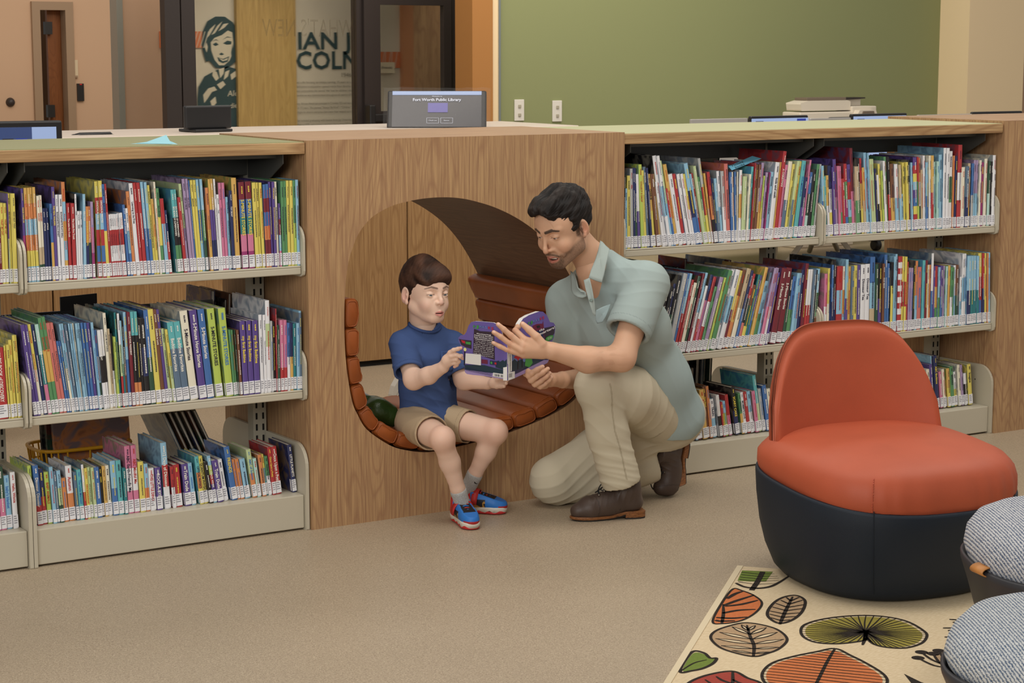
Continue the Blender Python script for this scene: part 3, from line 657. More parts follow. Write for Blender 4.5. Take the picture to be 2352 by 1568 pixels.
# ---------------------------------------------------------------- books
BOOKS = [('LU0', 0.03, 0.865, '-9947 60 169 -2 r;-9882 70 168 -2 R;-9807 102 238 -2 y|VALET MY CAT;-9700 95 237 -1 y|VALET MY CAT;-9600 30 265 -1 pL;-9567 70 265 -1 y|WHY NOT YOU?;-9492 90 265 -1 y|WHY NOT YOU?;-9397 96 265 -1 y|WHY NOT YOU?'),
 ('LU', 0.03, 0.865, '-9120 76 278 -10 pm|PARKER SHINES ON;-9036 89 280 -10 Yocoyc;-8935 84 280 -10 Yocoyc;-8846 61 280 -10 Yocoyc;-8775 91 281 -10 Yocoyc;-8673 82 255 -10 WWWeG|BARNABY;-8587 87 256 -9 WWWeG|BARNABY;-8495 87 217 -9 B|ATTICUS;-8400 77 217 -9 B|ATTICUS;-8298 77 230 -9 bY|SOAKED;-8213 95 280 -8 p|THE MEAL WALKERS;-8100 93 256 -8 w|BONAPARTE FALLS APART;-7997 103 256 -8 w|BONAPARTE PLAYS BALL;-7886 111 293 -8 ocYcY;-7762 96 229 -7 r|The Little Fire Truck;-7661 109 229 -4 r|The Little Fire Truck;-7537 52 256 -1 w|OLIVER;-7479 81 204 2 w|EGG;-7394 60 204 5 w|EGG;-7329 84 255 7 c|FEELS MAKE;-7237 91 217 7 oB|GOODNIGHT BASKETBALL;-7140 86 217 2 oG|GOODNIGHT FOOTBALL;-7046 84 231 -3 Pim;-6857 118 291 -8 yrcrbr|DINOSAUR PIRATES;-6733 113 293 -14 yrcrbr|DINOSAUR PIRATES;-6615 100 283 -21 by|BUS STOP;-6509 79 283 -22 r;-6422 53 190 -23 wrwr;-6366 53 191 -24 wrwr;-6310 50 191 -24 wrwr;-6257 53 191 -24 wrwr;-6201 51 191 -24 wrwr;-6148 51 192 -24 wrwr;-6095 51 193 -27 wrwr;-6041 72 194 -29 wrwr;-5929 86 218 -31 b|BY TOY DODGER;-5838 75 207 -34 wcb;-5755 107 258 -36 o;-5634 124 282 -37 w|Learning to be Free;-5500 97 283 -37 r;-5397 113 283 -37 r;-5271 95 285 -37 cb;-5170 87 284 -36 cb;-5073 90 274 -35 y;-4978 84 232 -34 Yy;-4888 60 284 -32 W;-4823 98 264 -32 gyg|did a dinosaur;-4714 120 232 -35 rcc;-4588 82 196 -38 Br;-4322 102 258 -40 Ckg|BIG BOOK OF SUPERPOWERS;-4214 107 258 -43 Ckg|BIG BOOK OF SUPERPOWERS;-4096 97 234 -45 r;-3991 86 275 -45 LP;-3889 97 290 -45 P|DE LA CRUZ;-3778 83 290 -43 P|DE LA CRUZ;-3689 39 285 -41 b;-3644 84 285 -39 y|patchwork;-3555 84 285 -36 y|patchwork;-3466 89 286 -33 cbc;-3366 89 287 -32 cgG;-3220 95 260 -30 oY;-3114 76 286 -29 YpB|STREGA NONA;-3029 90 287 -29 YpB|STREGA NONA;-2928 59 286 -27 w;-2863 76 237 -25 w|Toad;-2776 90 273 -24 i;-2677 99 273 -22 i;-2569 82 228 -21 c;-2476 96 248 -21 B|TOY BOAT;-2371 168 287 -20 Y;-2132 200 273 -20 Rbtim|5-MINUTE STORIES;-1903 201 274 -20 Rbtim|5-MINUTE STORIES;-1679 124 270 -20 y;-1543 101 269 -19 y;-1434 98 269 -19 y;-1324 90 263 -18 bRboRo;-1228 102 264 -17 bRboRo;-1121 84 270 -15 p;-1031 96 270 -14 p;-926 90 270 -12 W;-830 70 201 -11 pRci;-751 99 271 -9 g;-646 94 271 -8 g;-544 100 272 -8 y;-435 109 272 -7 y;-317 97 272 -7 gl;-211 94 273 -7 c;-108 97 274 -7 c'),
 ('LM0', 0.03, 0.462, '-10092 302 214 -22 r|BIG BOOK of DISCOVERY;-9781 57 220 -22 y;-9718 89 222 -22 y;-9623 103 235 -22 y;-9511 83 249 -22 y;-9422 86 248 -21 y'),
 ('LM', 0.03, 0.462, '-9038 131 279 -64 p;-8901 81 278 -65 p;-8814 111 278 -65 yW;-8689 102 277 -66 B;-8572 117 277 -68 Mti;-8446 108 296 -69 gYg|EXCAVATOR;-8329 118 298 -70 gYg|EXCAVATOR;-8205 121 278 -71 a;-8079 97 278 -71 a;-7975 74 221 -71 b;-7896 53 221 -71 b;-7836 68 273 -69 cW;-7762 68 273 -68 c;-7688 89 269 -64 ss;-7593 51 272 -61 c;-7536 54 271 -57 c;-7477 42 271 -54 W;-7429 66 271 -51 c;-7358 87 270 -49 c;-7265 84 271 -48 b;-7175 84 270 -46 b;-7085 99 269 -45 p;-6980 78 270 -43 c;-6896 72 245 -39 bcG;-6817 109 244 -37 wkw|BUCKET CAT;-6703 79 245 -34 wkw|BUCKET CAT;-6618 94 295 -31 W|I CAN BE ANYTHING;-6518 76 245 -28 e;-6436 55 230 -27 kw;-6376 70 220 -26 l;-6290 61 294 -24 t;-6223 67 291 -23 wLr;-6150 61 268 -23 ct;-6086 61 267 -22 kn;-6016 92 293 -22 cb|GRACE GOES TO;-5918 104 293 -22 R|GRACE FOR PRESIDENT;-5801 108 293 -23 Ckko;-5688 102 293 -23 Ckko;-5580 102 268 -26 k;-5472 167 269 -30 kBk;-5293 158 295 -36 bG;-5122 180 296 -42 y;-4929 119 295 -48 n|Zombie in Love;-4795 116 294 -54 p|Zombie in Love 2;-4673 97 233 -57 L;-4561 88 231 -60 yL;-4454 214 252 -61 Css|Bedtime Favorites;-4227 221 252 -62 Css|Bedtime Favorites;-3981 260 284 -62 W|5-Minute Stories;-3679 246 284 -59 p|5-Minute Horse Stories;-3408 231 285 -56 b|5-Minute Stories;-3103 248 284 -52 l|5-MINUTE STORIES;-2765 246 283 -47 l|5-MINUTE STORIES;-2512 68 213 -41 g;-2438 81 211 -37 g;-2350 26 211 -32 G;-2314 88 211 -28 n;-2206 190 238 -22 p|my first Bedtime;-1997 184 237 -17 p|my first Bedtime;-1800 198 236 -13 p|my first Bedtime;-1580 115 253 -9 w;-1457 99 252 -6 w;-1352 146 297 -5 wLww;-1199 73 230 -4 x;-1119 87 228 -3 k;-1026 30 269 -2 r;-990 77 216 -1 G;-893 120 231 0 iir;-766 114 230 1 iir;-639 107 220 1 bw;-525 94 219 1 BY;-424 101 216 1 t;-316 101 217 2 c;-209 81 256 2 cb;-121 88 250 2 s'),
 ('LB0', 0.07, 0.116, "-10193 168 197 -21 ii;-10016 178 194 -21 Gi;-9828 179 165 -21 c|baby's blanket;-9637 156 174 -21 w|Hello, Winnie"),
 ('LB', 0.07, 0.116, '-9035 119 187 -33 lw|PIG TAKES A BATH;-8897 172 187 -33 bbr|Dinosaur, Dinosaur;-8719 159 173 -32 Br;-8554 146 162 -32 l|BABY ANIMALS;-8401 120 177 -32 c;-8275 87 162 -32 s;-8178 124 163 -32 cLG;-8044 151 137 -33 o;-7867 201 173 -32 wo|Autumn;-7652 101 152 -32 s;-7541 145 158 -32 C|The Little Mermaid;-7389 74 173 -31 wr;-7304 105 160 -30 y;-7192 95 161 -30 L;-7090 95 160 -30 L;-6981 157 159 -30 b;-6818 79 159 -30 k|PANDA;-6732 106 160 -29 Y;-6619 134 160 -28 W;-6468 176 173 -27 cb;-6286 169 173 -26 C;-6110 107 148 -24 t;-5978 184 215 -23 iwi|ABC Earth-Friendly Me;-5777 174 215 -22 iwi|ABC Mindful Me;-5592 185 161 -22 y;-5400 137 152 -22 co;-5253 190 136 -23 w|THIS LITTLE DINO;-5042 194 136 -25 p|ROCK-A-BYE;-4778 202 213 -29 crw|12 Days of Dinosaurs;-4512 114 134 -33 rw;-4380 218 137 -39 r;-4077 222 136 -46 p|Train Dude;-3847 151 137 -54 c;-3581 137 157 -62 Coy|OPTICAL PHYSICS;-3436 159 156 -69 y|QUANTUM PHYSICS;-3269 138 136 -75 k;-3124 124 155 -79 clrpc|STIR CRACK WHISK;-2986 212 138 -81 p|Train Dude;-2759 168 138 -83 w;-2488 199 178 -85 b|FRIENDS;-2274 96 134 -86 o;-2171 133 134 -84 o;-2023 193 132 -81 c;-1763 164 161 -77 Lo|ABC of Science;-1592 127 129 -73 M;-1412 135 139 -68 o;-1270 90 138 -66 yCt;-1173 120 130 -64 gw|Animal Number;-1045 128 160 -62 r|Once Upon a Potty;-901 196 159 -62 r|Once Upon a Potty;-337 156 160 -61 B|LITTLE PLANETS'),
 ('RU1', 0.03, 0.85, '12559 61 273 -3 k;12631 98 214 -6 c;12740 134 259 -8 y;12892 116 283 -13 x|Alfie;13026 84 286 -17 B;13117 80 285 -21 BG;13208 110 263 -26 wp;13329 132 297 -31 l|COLLECT A DROP;13475 110 276 -37 y;13596 118 288 -43 s;13725 92 285 -52 B;13828 147 262 -61 Yy|CHARLIE;13990 141 263 -69 n;14138 96 263 -80 Y|CHARLIE;14249 100 236 -91 w;14360 156 367 -98 wcw;14527 123 367 -104 wcw;14658 82 313 -109 Lc;14747 90 211 -112 rb;14844 168 298 -114 Y;15020 184 262 -116 w;15219 151 262 -116 r;15377 143 262 -118 w;15528 113 263 -119 w;15653 87 262 -119 yw;15747 178 300 -118 cBb;15937 76 261 -116 cb;16020 99 262 -113 r;16127 126 288 -110 L|FLOSS BOSS;16261 103 247 -105 gl;16375 115 315 -101 xry;16501 84 259 -94 Ye;16593 127 263 -85 rok;16728 77 236 -75 B;16816 116 237 -66 cs;16939 116 263 -56 wc;17067 143 262 -47 xw;17221 166 288 -39 a;17404 105 257 -32 b;17512 62 257 -28 W;17582 78 257 -17 b;17668 39 257 -6 W;17715 117 263 4 wYw;17844 184 239 15 L;18039 86 247 28 W;18137 106 274 34 C;18255 39 287 38 r;18302 110 281 42 n;18420 118 281 46 n;18550 122 287 48 PY;18680 71 239 51 ly;18760 107 251 55 P;18875 40 252 58 m;18926 167 252 61 c;19105 203 287 64 w|hide and seek;19316 44 288 66 Y;19372 160 328 70 r|A CHRISTMAS;19544 132 277 73 i;19684 189 289 76 Ws;19885 129 279 79 y;20026 133 290 81 Ls;20167 149 289 81 y;20329 190 290 78 C|THUMBELINA;20531 171 227 75 Bp;20714 86 292 71 i;20816 171 245 67 bGM;21000 143 255 62 k;21163 123 274 60 g;21295 103 274 59 x'),
 ('RU2', 0.03, 0.85, '21799 120 267 -37 cb;21923 88 227 -38 Ct;22016 120 230 -39 Yw;22145 163 266 -40 Bwy;22317 107 261 -41 p;22433 154 290 -43 pP;22596 112 264 -44 ii;22718 98 263 -44 iig;22820 145 215 -44 r;22975 150 271 -44 rgmb;23135 165 268 -44 prcg;23313 146 336 -44 Ri;23469 189 259 -44 eg;23667 119 289 -46 k;23795 109 290 -47 rYy;23914 124 254 -49 Ye;24047 133 311 -52 c;24190 67 310 -54 c;24266 115 286 -55 L;24390 96 286 -56 L;24501 96 249 -56 B;24606 110 224 -56 wk;24726 111 266 -55 y;24846 87 240 -54 l;24943 111 277 -52 w;25063 116 292 -50 g;25189 131 292 -48 kr;25329 184 264 -47 nY;25523 170 262 -45 wc;25708 122 259 -43 ec;25839 98 145 -42 c;25951 122 266 -40 y|JUNEAU;26083 118 268 -39 y|JUNEAU;26211 108 276 -36 kR;26329 88 266 -35 c;26427 192 286 -34 prycpbyrp;26629 94 287 -31 rgl;26737 133 282 -29 owG;26885 104 235 -28 e;26999 109 291 -26 w;27119 99 264 -25 cb;27233 100 290 -24 Ww;27342 145 290 -22 Yr;27497 135 264 -20 M;27642 115 266 -17 M;27767 175 292 -14 c;27957 141 318 -11 w;28108 161 317 -9 w;28284 212 304 -7 wgw;28511 81 286 -6 o;28602 101 284 -5 B;28714 213 328 -4 rwr;28942 189 239 -4 W;29146 179 242 -3 sB;29340 138 253 -2 eY;29504 128 252 -2 bx;29648 118 265 -2 Pc;29776 113 264 -2 Pc;29900 93 264 -3 W;30003 176 255 -2 m;30199 161 269 -2 W;30381 140 259 -2 GM;30537 130 257 -2 k;30682 120 221 -2 w;30812 157 282 -2 w'),
 ('RM1', 0.03, 0.455, '13627 104 271 145 w;13738 130 259 144 L;13879 156 255 142 k;14043 142 253 139 k;14192 112 263 139 B;14315 168 293 139 kG;14495 184 299 140 x;14690 94 299 142 b;14791 113 298 144 cr;14916 106 274 145 r;15033 136 262 146 W;15180 140 286 148 G;15331 95 296 152 R;15434 107 298 155 cw;15548 106 249 159 wr;15674 134 289 161 Bii;15819 142 280 164 rwr;15968 126 243 165 g;16114 184 277 166 P;16310 96 276 166 l;16421 193 301 166 g;16633 139 301 164 wcw;16788 206 301 164 wcw;17021 125 297 163 yR;17157 176 298 161 nYo;17352 203 301 159 eW;17567 117 294 158 Bb;17705 126 280 156 rka;17842 165 236 154 nGy;18019 118 274 152 t;18146 83 271 150 pb;18237 146 301 148 Y;18395 99 247 145 cg;18502 119 246 142 cg;18634 107 277 139 sc;18753 148 293 135 Pi;18913 148 293 127 Pw;19073 84 275 120 p;19273 262 287 110 R|5-Minute Stories;19595 271 286 99 R|5-Minute Stories;19878 150 258 89 kG;20040 183 251 80 bg;20235 159 262 71 c;20402 155 261 64 c;20570 143 272 56 B;20725 152 296 50 R;20885 123 273 45 wr;21021 152 272 42 wr;21186 136 270 40 s;21330 124 269 39 k;21467 174 272 39 cgn;21654 133 243 38 gn'),
 ('RM2', 0.03, 0.455, '21909 140 251 2 iw;22058 93 271 2 yW;22160 93 271 2 P;22263 98 283 2 bB;22371 131 302 2 kB;22516 291 276 2 rcr;22817 132 274 2 WYc;22958 132 300 1 cp;23100 171 272 0 Y;23280 133 272 -1 s;23427 176 274 -3 y;23617 162 274 -4 p;23793 225 275 -5 w|Dinosaur Tea;24027 230 276 -5 w|Dinosaur Tea;24272 250 302 -5 bce;24537 154 273 -6 G;24706 164 274 -6 kp;24885 131 273 -5 n|OLD BEAR;25031 146 307 -4 b;25186 122 272 -4 b;25317 117 276 -3 kyy|SUNFLOWER LION;25444 122 298 -2 c;25576 103 306 -2 c;25689 206 296 -1 rwrwrwrwrwrwr;25905 103 295 0 yry;26018 113 294 0 yry;26141 89 273 1 r;26239 99 249 1 P;26348 119 248 1 P;26477 109 275 0 k;26596 139 274 0 oc;26750 224 248 -1 a;26984 140 274 -1 C;27133 130 273 -2 R;27273 100 254 -3 W;27383 100 254 -3 o;27494 111 299 -3 wb;27614 91 247 -4 p;27715 121 246 -4 rYg;27846 101 242 -3 cg;27957 91 247 -3 pb;28058 101 246 -3 pb;28170 91 245 -3 P;28271 91 243 -3 M;28373 112 246 -4 Y;28495 132 238 -4 gw;28637 92 237 -4 g;28739 112 244 -5 wc;28862 159 245 -5 nG;29036 103 197 -6 wc;29149 113 288 -6 wcw;29272 144 288 -8 wcw;29432 206 278 -10 cB;29648 160 277 -12 ct;29819 197 276 -16 ct;30026 130 275 -19 ct;30172 177 285 -22 yrb;30365 130 284 -24 rB;30506 120 284 -25 y;30636 110 284 -25 o;30757 105 285 -25 c;30872 147 286 -25 c'),
 ('RB1', 0.07, 0.116, "15627 164 185 -68 y;15799 90 184 -70 W;15898 247 189 -70 s;16162 116 190 -73 pc;16294 191 157 -74 yRR;16518 208 189 -75 Y|FAMILY;16743 125 199 -75 n|How Many?;16876 134 199 -77 o;17027 184 147 -79 wc|TRAIN;17307 147 161 -81 wwkk|Red Bunny;17463 110 132 -84 r;17606 152 134 -87 cll;17775 152 158 -90 ri;18080 200 185 -92 kB|SCARY CAKE;18395 119 159 -94 gY|DINOSAUR;18523 150 160 -94 w|MOMMY'S LOVE;18686 154 160 -95 r|GOD;18849 168 161 -95 cw;19043 159 161 -95 i;19215 160 221 -96 CL;19396 152 166 -96 x;19570 196 178 -96 b;19787 196 162 -96 W"),
 ('RB2', 0.07, 0.116, '27677 205 154 -69 r;27898 168 167 -69 W;28078 157 186 -69 p;28243 74 219 -69 c;28325 194 219 -69 B|ABC Bedtime;28615 157 150 -68 i;28789 141 159 -67 W;29017 171 160 -67 Yy;29196 184 167 -66 g|BREAKS;29397 168 142 -66 wy;29623 151 170 -66 W;29783 126 169 -65 P;29943 152 132 -65 wkw;30137 203 168 -65 y|Imagine')]
PAL = {'w': (228,228,232,'white'), 'W': (232,224,196,'cream'), 'y': (226,206,70,'yellow'), 'Y': (222,168,66,'golden yellow'), 'o': (226,128,62,'orange'),
 'r': (200,44,48,'red'), 'R': (132,34,48,'maroon'), 'k': (36,34,38,'black'), 'g': (78,148,86,'green'), 'G': (44,84,62,'dark green'), 'l': (180,206,66,'lime green'),
 'L': (186,208,140,'pale green'), 'b': (58,112,190,'blue'), 'B': (38,48,104,'navy blue'), 'c': (132,192,226,'light blue'), 'C': (78,184,190,'turquoise'),
 't': (30,128,136,'teal'), 's': (88,116,146,'slate blue'), 'p': (92,68,156,'purple'), 'P': (168,140,186,'mauve'), 'm': (170,44,116,'magenta'), 'i': (222,112,154,'pink'),
 'n': (124,72,46,'brown'), 'e': (198,172,130,'tan'), 'a': (222,108,98,'salmon'), 'x': (176,178,178,'grey'), 'M': (168,216,206,'mint green')}
BM, BA = {}, {}
rnd = random.Random(11)
for k_, (r_, g_, b2, nm) in PAL.items():
    L_ = .3*r_+.59*g_+.11*b2; r_, g_, b2 = [L_+(q-L_)*.76+5 for q in (r_, g_, b2)]
    BM[k_] = mat(nm+' book jacket', rgb(r_, g_, b2), 0.24, spec=0.5)
    m, nt, b = new_mat(nm+' book cover'); N = nt.nodes; L = nt.links
    tc = N.new('ShaderNodeTexCoord'); v = N.new('ShaderNodeTexNoise'); v.inputs['Scale'].default_value = 13; v.inputs['Detail'].default_value = 1.5; v.inputs['Distortion'].default_value = 1.5
    L.new(tc.outputs['Object'], v.inputs['Vector'])
    cr = N.new('ShaderNodeValToRGB'); cr.color_ramp.interpolation = 'EASE'; e = cr.color_ramp.elements
    e[0].position = .3; e[0].color = rgb(r_*.74, g_*.74, b2*.78); e[1].position = 0.44; e[1].color = rgb(r_*.9, g_*.9, b2*.9)  # cover tones darkened, putting the shade between books into the colour
    o_ = PAL[rnd.choice('kWbgroYs')]; kk = e.new(0.60); kk.color = rgb(*[o_[i]*.35+(r_, g_, b2)[i]*.5 for i in range(3)])
    L.new(v.outputs['Fac'], cr.inputs[0]); L.new(cr.outputs[0], b.inputs['Base Color']); b.inputs['Roughness'].default_value = .22
    BA[k_] = m
paper = mat('book pages', rgb(214,206,190), .8); sticker = mat('white spine sticker', rgb(232,232,236), .5); stick_ink = mat('sticker print', rgb(120,120,130), .7)
DARKINK = mat('dark title print', rgb(40,36,60), .5); LIGHTINK = mat('light title print', rgb(240,236,226), .5); REDINK = mat('red title print', rgb(190,50,40), .5); YELINK = mat('yellow title print', rgb(238,214,80), .5); BLUINK = mat('blue title print', rgb(60,120,190), .5)
DARK = set('rRkGbBtspmn')

def book_geo(mb, w, h, d, cols, kx):
    t = .0016 if w > .007 else .0007
    b = min(.0022, w*.16)
    prof = [(0,.002),(0.0,0),(w*.16,-b*.8),(w*.5,-b*1.2),(w*.84,-b*.8),(w,0),(w,.002)]
    nb = len(cols)
    for i, c_ in enumerate(cols):     # first colour letter is the top of the spine
        z1 = h-h*i/nb; z0 = h-h*(i+1)/nb
        vs = [(x,y,z0) for x, y in prof]+[(x,y,z1) for x, y in prof]; n = len(prof)
        mb.add(vs, [(k,k+1,n+k+1,n+k) for k in range(n-1)], BM[c_])
    mb.add([(x,y,0) for x, y in prof], [tuple(range(len(prof)))[::-1]], BM[cols[-1]]); mb.add([(x,y,h) for x, y in prof], [tuple(range(len(prof)))], BM[cols[0]])
    mb.box((0,.002,0), (t,d,h), BA[kx]); mb.box((w-t,.002,0), (w,d,h), BA[kx])
    mb.box((t,.002,.003), (w-t,d-.004,h-.003), paper)
    return -b*1.2
def label_geo(mb, w, yf, r):
    e = .0004; z0 = .004; z1 = .043
    mb.box((e,yf-.0006,z0), (w-e,.004,z1), sticker)
    mb.box((-.0003,.0035,z0), (w+.0003,.012,z1), sticker)
    ww = w-.0028
    for k in range(4):
        l_ = ww*r.uniform(.55,1.0); z = z1-.006-k*.0068
        mb.add([(.0014,yf-.0009,z),(.0014+l_,yf-.0009,z),(.0014+l_,yf-.0009,z+.0022),(.0014,yf-.0009,z+.0022)], [(0,1,2,3)], stick_ink)
def print_geo(mb, w, h, yf, cols, title, r):
    top = cols[len(cols)//2]
    inkm = (r.choice([LIGHTINK, LIGHTINK, YELINK]) if top in DARK else r.choice([DARKINK, DARKINK, REDINK, BLUINK, LIGHTINK]))
    if top in 'yYWe' : inkm = r.choice([DARKINK, DARKINK, REDINK])
    if top == 'w': inkm = r.choice([DARKINK, DARKINK, REDINK])
    y = yf-.0008
    if title:
        vs, fs, wd = text_geo(title, True)
        hh = min(w*.52, .011); ln = min(wd*hh*.95, h*.62)
        put_text(mb, title, (w/2-hh/2, y, h*.80 if ln < h*.5 else h*.86), (0,0,-1), (1,0,0), hh, inkm, width=ln, bold=True)
        z = h*.97
        segs = [(h*.95, h*.88)]
    else:
        segs = [(h*.93, h*r.uniform(.78,.84)), (h*r.uniform(.66,.72), h*r.uniform(.3,.4))]
    for a, b in segs:
        z = a; cw = w*r.uniform(.16,.3)
        while z > b:
            l_ = r.uniform(.0018,.0045); x0 = w/2-cw/2+r.uniform(-.0003,.0003)
            mb.add([(x0,y,z),(x0+cw,y,z),(x0+cw,y,z-l_),(x0,y,z-l_)], [(0,1,2,3)], inkm); z -= l_+.0014
items = []
for name, Y, Z, data in BOOKS:
    rows = [t.split('|') for t in data.split(';')]
    for i, rw in enumerate(rows):
        X, wv, h, ln, cols = rw[0].split(' '); X = int(X)/1e4; wv = int(wv)/1e4; h = int(h)/1e3; ln = math.radians(int(ln)/10)
        items.append(dict(shelf=name, Y=Y, Z=Z, X=X, w=wv*.955*math.cos(ln), h=min(h,.33), lean=ln, cols=cols, title=rw[1] if len(rw) > 1 else '', i=i))
# keep the rows inside their shelves
for it in items:
    lim = {'LU0':(-1.83,-.937),'LU':(-.913,-.014),'LM0':(-1.83,-.937),'LM':(-.913,-.014),'LB0':(-1.83,-.94),'LB':(-.91,-.018),'RU1':(1.25,2.152),'RU2':(2.177,3.078),'RM1':(1.25,2.152),'RM2':(2.177,3.078),'RB1':(1.255,2.148),'RB2':(2.18,3.074)}[it['shelf']]
    it['X'] = max(lim[0]+.001, min(it['X'], lim[1]-it['w']))
camv = Vector(cam.location)
by = sorted(items, key=lambda t: -t['w']*t['h']/(Vector((t['X'],t['Y'],t['Z']))-camv).length_squared)
single = set(id(t) for t in by[:298])
SH = {'LU0':('upper','left'),'LU':('upper','left'),'LM0':('middle','left'),'LM':('middle','left'),'LB0':('bottom','left'),'LB':('bottom','left'),'RU1':('upper','right'),'RU2':('upper','right'),'RM1':('middle','right'),'RM2':('middle','right'),'RB1':('bottom','right'),'RB2':('bottom','right')}
ORD = ['','first','second','third','fourth','fifth','sixth','seventh','eighth','ninth','tenth','eleventh','twelfth','thirteenth','fourteenth','fifteenth','sixteenth','seventeenth','eighteenth']
def cdesc(cols):
    seen = []
    for c_ in cols:
        if PAL[c_][3] not in seen: seen.append(PAL[c_][3])
    if len(seen) == 1: return seen[0]
    if len(seen) == 2: return seen[0]+' and '+seen[1]
    return 'multicoloured '+seen[0]+' and '+seen[1]
rowsby = {}
for t in items: rowsby.setdefault(SH[t['shelf']], []).append(t)
BAN = ('Winnie','VALET','STREGA','THE MEAL','Mermaid','FRIENDS','DINOSAUR PIRATES','OLIVER','BY TOY')
for key, row in rowsby.items():
    row.sort(key=lambda t: t['X'])
    for t in row: t['cd'] = cdesc(t['cols'])
    for t in row:
        same = [u for u in row if u['cd'] == t['cd']]; k = same.index(t)+1; n = len(same)
        size = ('thick ' if t['w'] > .0165 else 'slim ' if t['w'] < .0072 else '')+('tall ' if t['h'] > .275 else 'short ' if t['h'] < .2 and key[0] != 'bottom' else '')
        where = 'on the %s shelf of the %s bookcase' % key
        tt = [u for u in row if u['title'] == t['title']]
        if t['title'] and not any(b in t['title'] for b in BAN) and len(t['title'].split()) < 4 and len(tt) <= 2:
            cp = '' if len(tt) == 1 else (' left copy' if tt.index(t) == 0 else ' right copy')
            t['label'] = '%s book titled %s,%s on %s %s shelf' % (t['cd'].replace('multicoloured ',''), t['title'].strip('?'), cp, key[0], key[1])
        elif n == 1: t['label'] = '%s%s book, only one so coloured on %s %s shelf' % (size, t['cd'].replace('multicoloured ',''), key[0], key[1])
        else:
            frm, kk = ('left', k) if k <= n-k+1 else ('right', n-k+1)
            t['label'] = '%s%s book, %s of its colour from %s, %s %s shelf' % (size, t['cd'].replace('multicoloured ',''), ORD[min(kk,18)], frm, key[0], key[1])
rest = MB(); r = random.Random(3)
def place(t): 
    a = t['lean']; z = t['Z']+(t['w']*math.sin(a) if a > 0 else 0)+.0003
    return Matrix.Translation((t['X'], t['Y']+t.get('dy',0), z)) @ Matrix.Rotation(a, 4, 'Y')
for t in items:
    d = min(.262, max(.14, t['h']*(.86 if t['Z'] > .2 else .9))); t['dy'] = r.uniform(-.004,.006)
    kx = t['cols'][0] if t['cols'][0] != 'w' or r.random() < .5 else r.choice('xscWk')
    if id(t) in single:
        mb = MB(); yf = book_geo(mb, t['w'], t['h'], d, t['cols'], kx); o = mb.build('picture_book')
        a = t['lean']; o.location = (t['X'], t['Y']+t['dy'], t['Z']+(t['w']*math.sin(a) if a > 0 else 0)+.0003); o.rotation_euler = (0, a, 0)
        tag(o, t['label'], 'book', 'picture books on the %s shelf of the %s bookcase' % SH[t['shelf']])
        mb = MB(); label_geo(mb, t['w'], yf, r); c_ = mb.build('spine_label'); c_.parent = o
        mb = MB(); print_geo(mb, t['w'], t['h'], yf, t['cols'], t['title'], r); c_ = mb.build('spine_print'); c_.parent = o
    else:
        s0 = len(rest.v); yf = book_geo(rest, t['w'], t['h'], d, t['cols'], kx); label_geo(rest, t['w'], yf, r); print_geo(rest, t['w'], t['h'], yf, t['cols'], t['title'], r)
        rest.xf(place(t), s0)
# books facing the other side of the shelving: pages toward us
for x0, x1, z, fill in ((-.9,-.06,.865,.9),(-.16,-.04,.462,.9),(1.28,2.1,.85,.9),(1.27,2.1,.455,.95),(1.27,1.95,.112,.95),(2.2,2.6,.85,.6),(2.2,2.45,.455,.0)):
    x = x0
    while x < x1:
        w_ = r.uniform(.006,.018); h_ = r.uniform(.2,.295)
        if r.random() < fill:
            s0 = len(rest.v); book_geo(rest, w_, h_, r.uniform(.17,.25), r.choice('kBGRsnbxoYgtW'), r.choice('kBGRsn'))
            rest.xf(Matrix.Translation((x+w_, D-.03, z)) @ Matrix.Rotation(PI,4,'Z') @ Matrix.Rotation(-.04,4,'Y'), s0)
            x += w_+.0006
        else: x += .03
o = rest.build('picture_books'); tag(o, 'remaining smaller and half hidden books filling the shelves of both bookcases', 'books', None, 'stuff')

# ---------------------------------------------------------------- odd items on and behind the shelves
acr = mat('smoked sign sheet', rgb(52,52,54), .25)
def sheet(name, lab, cat, c, w_, h_, yaw, lean, m, txt=None, th=.004, inkm=None):
    mb = MB(); mb.box((-w_/2,-th/2,0), (w_/2,th/2,h_), m); 
    if txt: put_text(mb, txt, (-w_*.35,-th/2-.001,h_-.075), (1,0,0), (0,0,1), .035, inkm or M['black'], width=w_*.62)
    o = mb.build(name); o.location = c; o.rotation_euler = (lean,0,yaw); return tag(o, lab, cat)
sheet('shelf_sign', 'dark smoked sign sheet reading Dinosaurs behind the middle shelf books', 'sign', (-.78,.39,.4625), .27, .262, 0, 0, acr, 'Dinosaurs')
sheet('shelf_sign', 'plain dark sign sheet behind the middle left shelf, right of the Dinosaurs sign', 'sign', (-.60,.46,.4625), .14, .3, .25, 0, acr)
sheet('shelf_sign', 'long dark metal backed sign sheet behind the five minute story books', 'sign', (-.33,.39,.4625), .33, .265, -.03, 0, M['canopy'])
mb = MB(); cy2 = mat('blue note paper', rgb(112,186,216), .7)
a, b, c, d = (1.7430, 0.0600, 1.1263), (1.7516, 0.0500, 1.1122), (1.9061, 0.0700, 1.1499), (1.8868, 0.1000, 1.1588)
mb.add([a, b, c, d], [(0,1,2,3)], cy2)
ex = (Vector(c)-Vector(b)).normalized(); ey = (Vector(a)-Vector(b)).normalized(); ey = (ey-ex*ey.dot(ex)).normalized()
nn = ex.cross(ey)
put_text(mb, 'Picture', Vector(b)+ex*.012+ey*.012-nn*-.001, ex, ey, .009, M['black'], width=.06); put_text(mb, 'books', Vector(b)+ex*.02+ey*.001-nn*-.001, ex, ey, .008, M['black'], width=.05)
o = mb.build('paper_slip'); s_ = o.modifiers.new('s','SOLIDIFY'); s_.thickness = .0004
tag(o, 'blue handwritten paper slip lying across the books on the upper right shelf', 'paper')
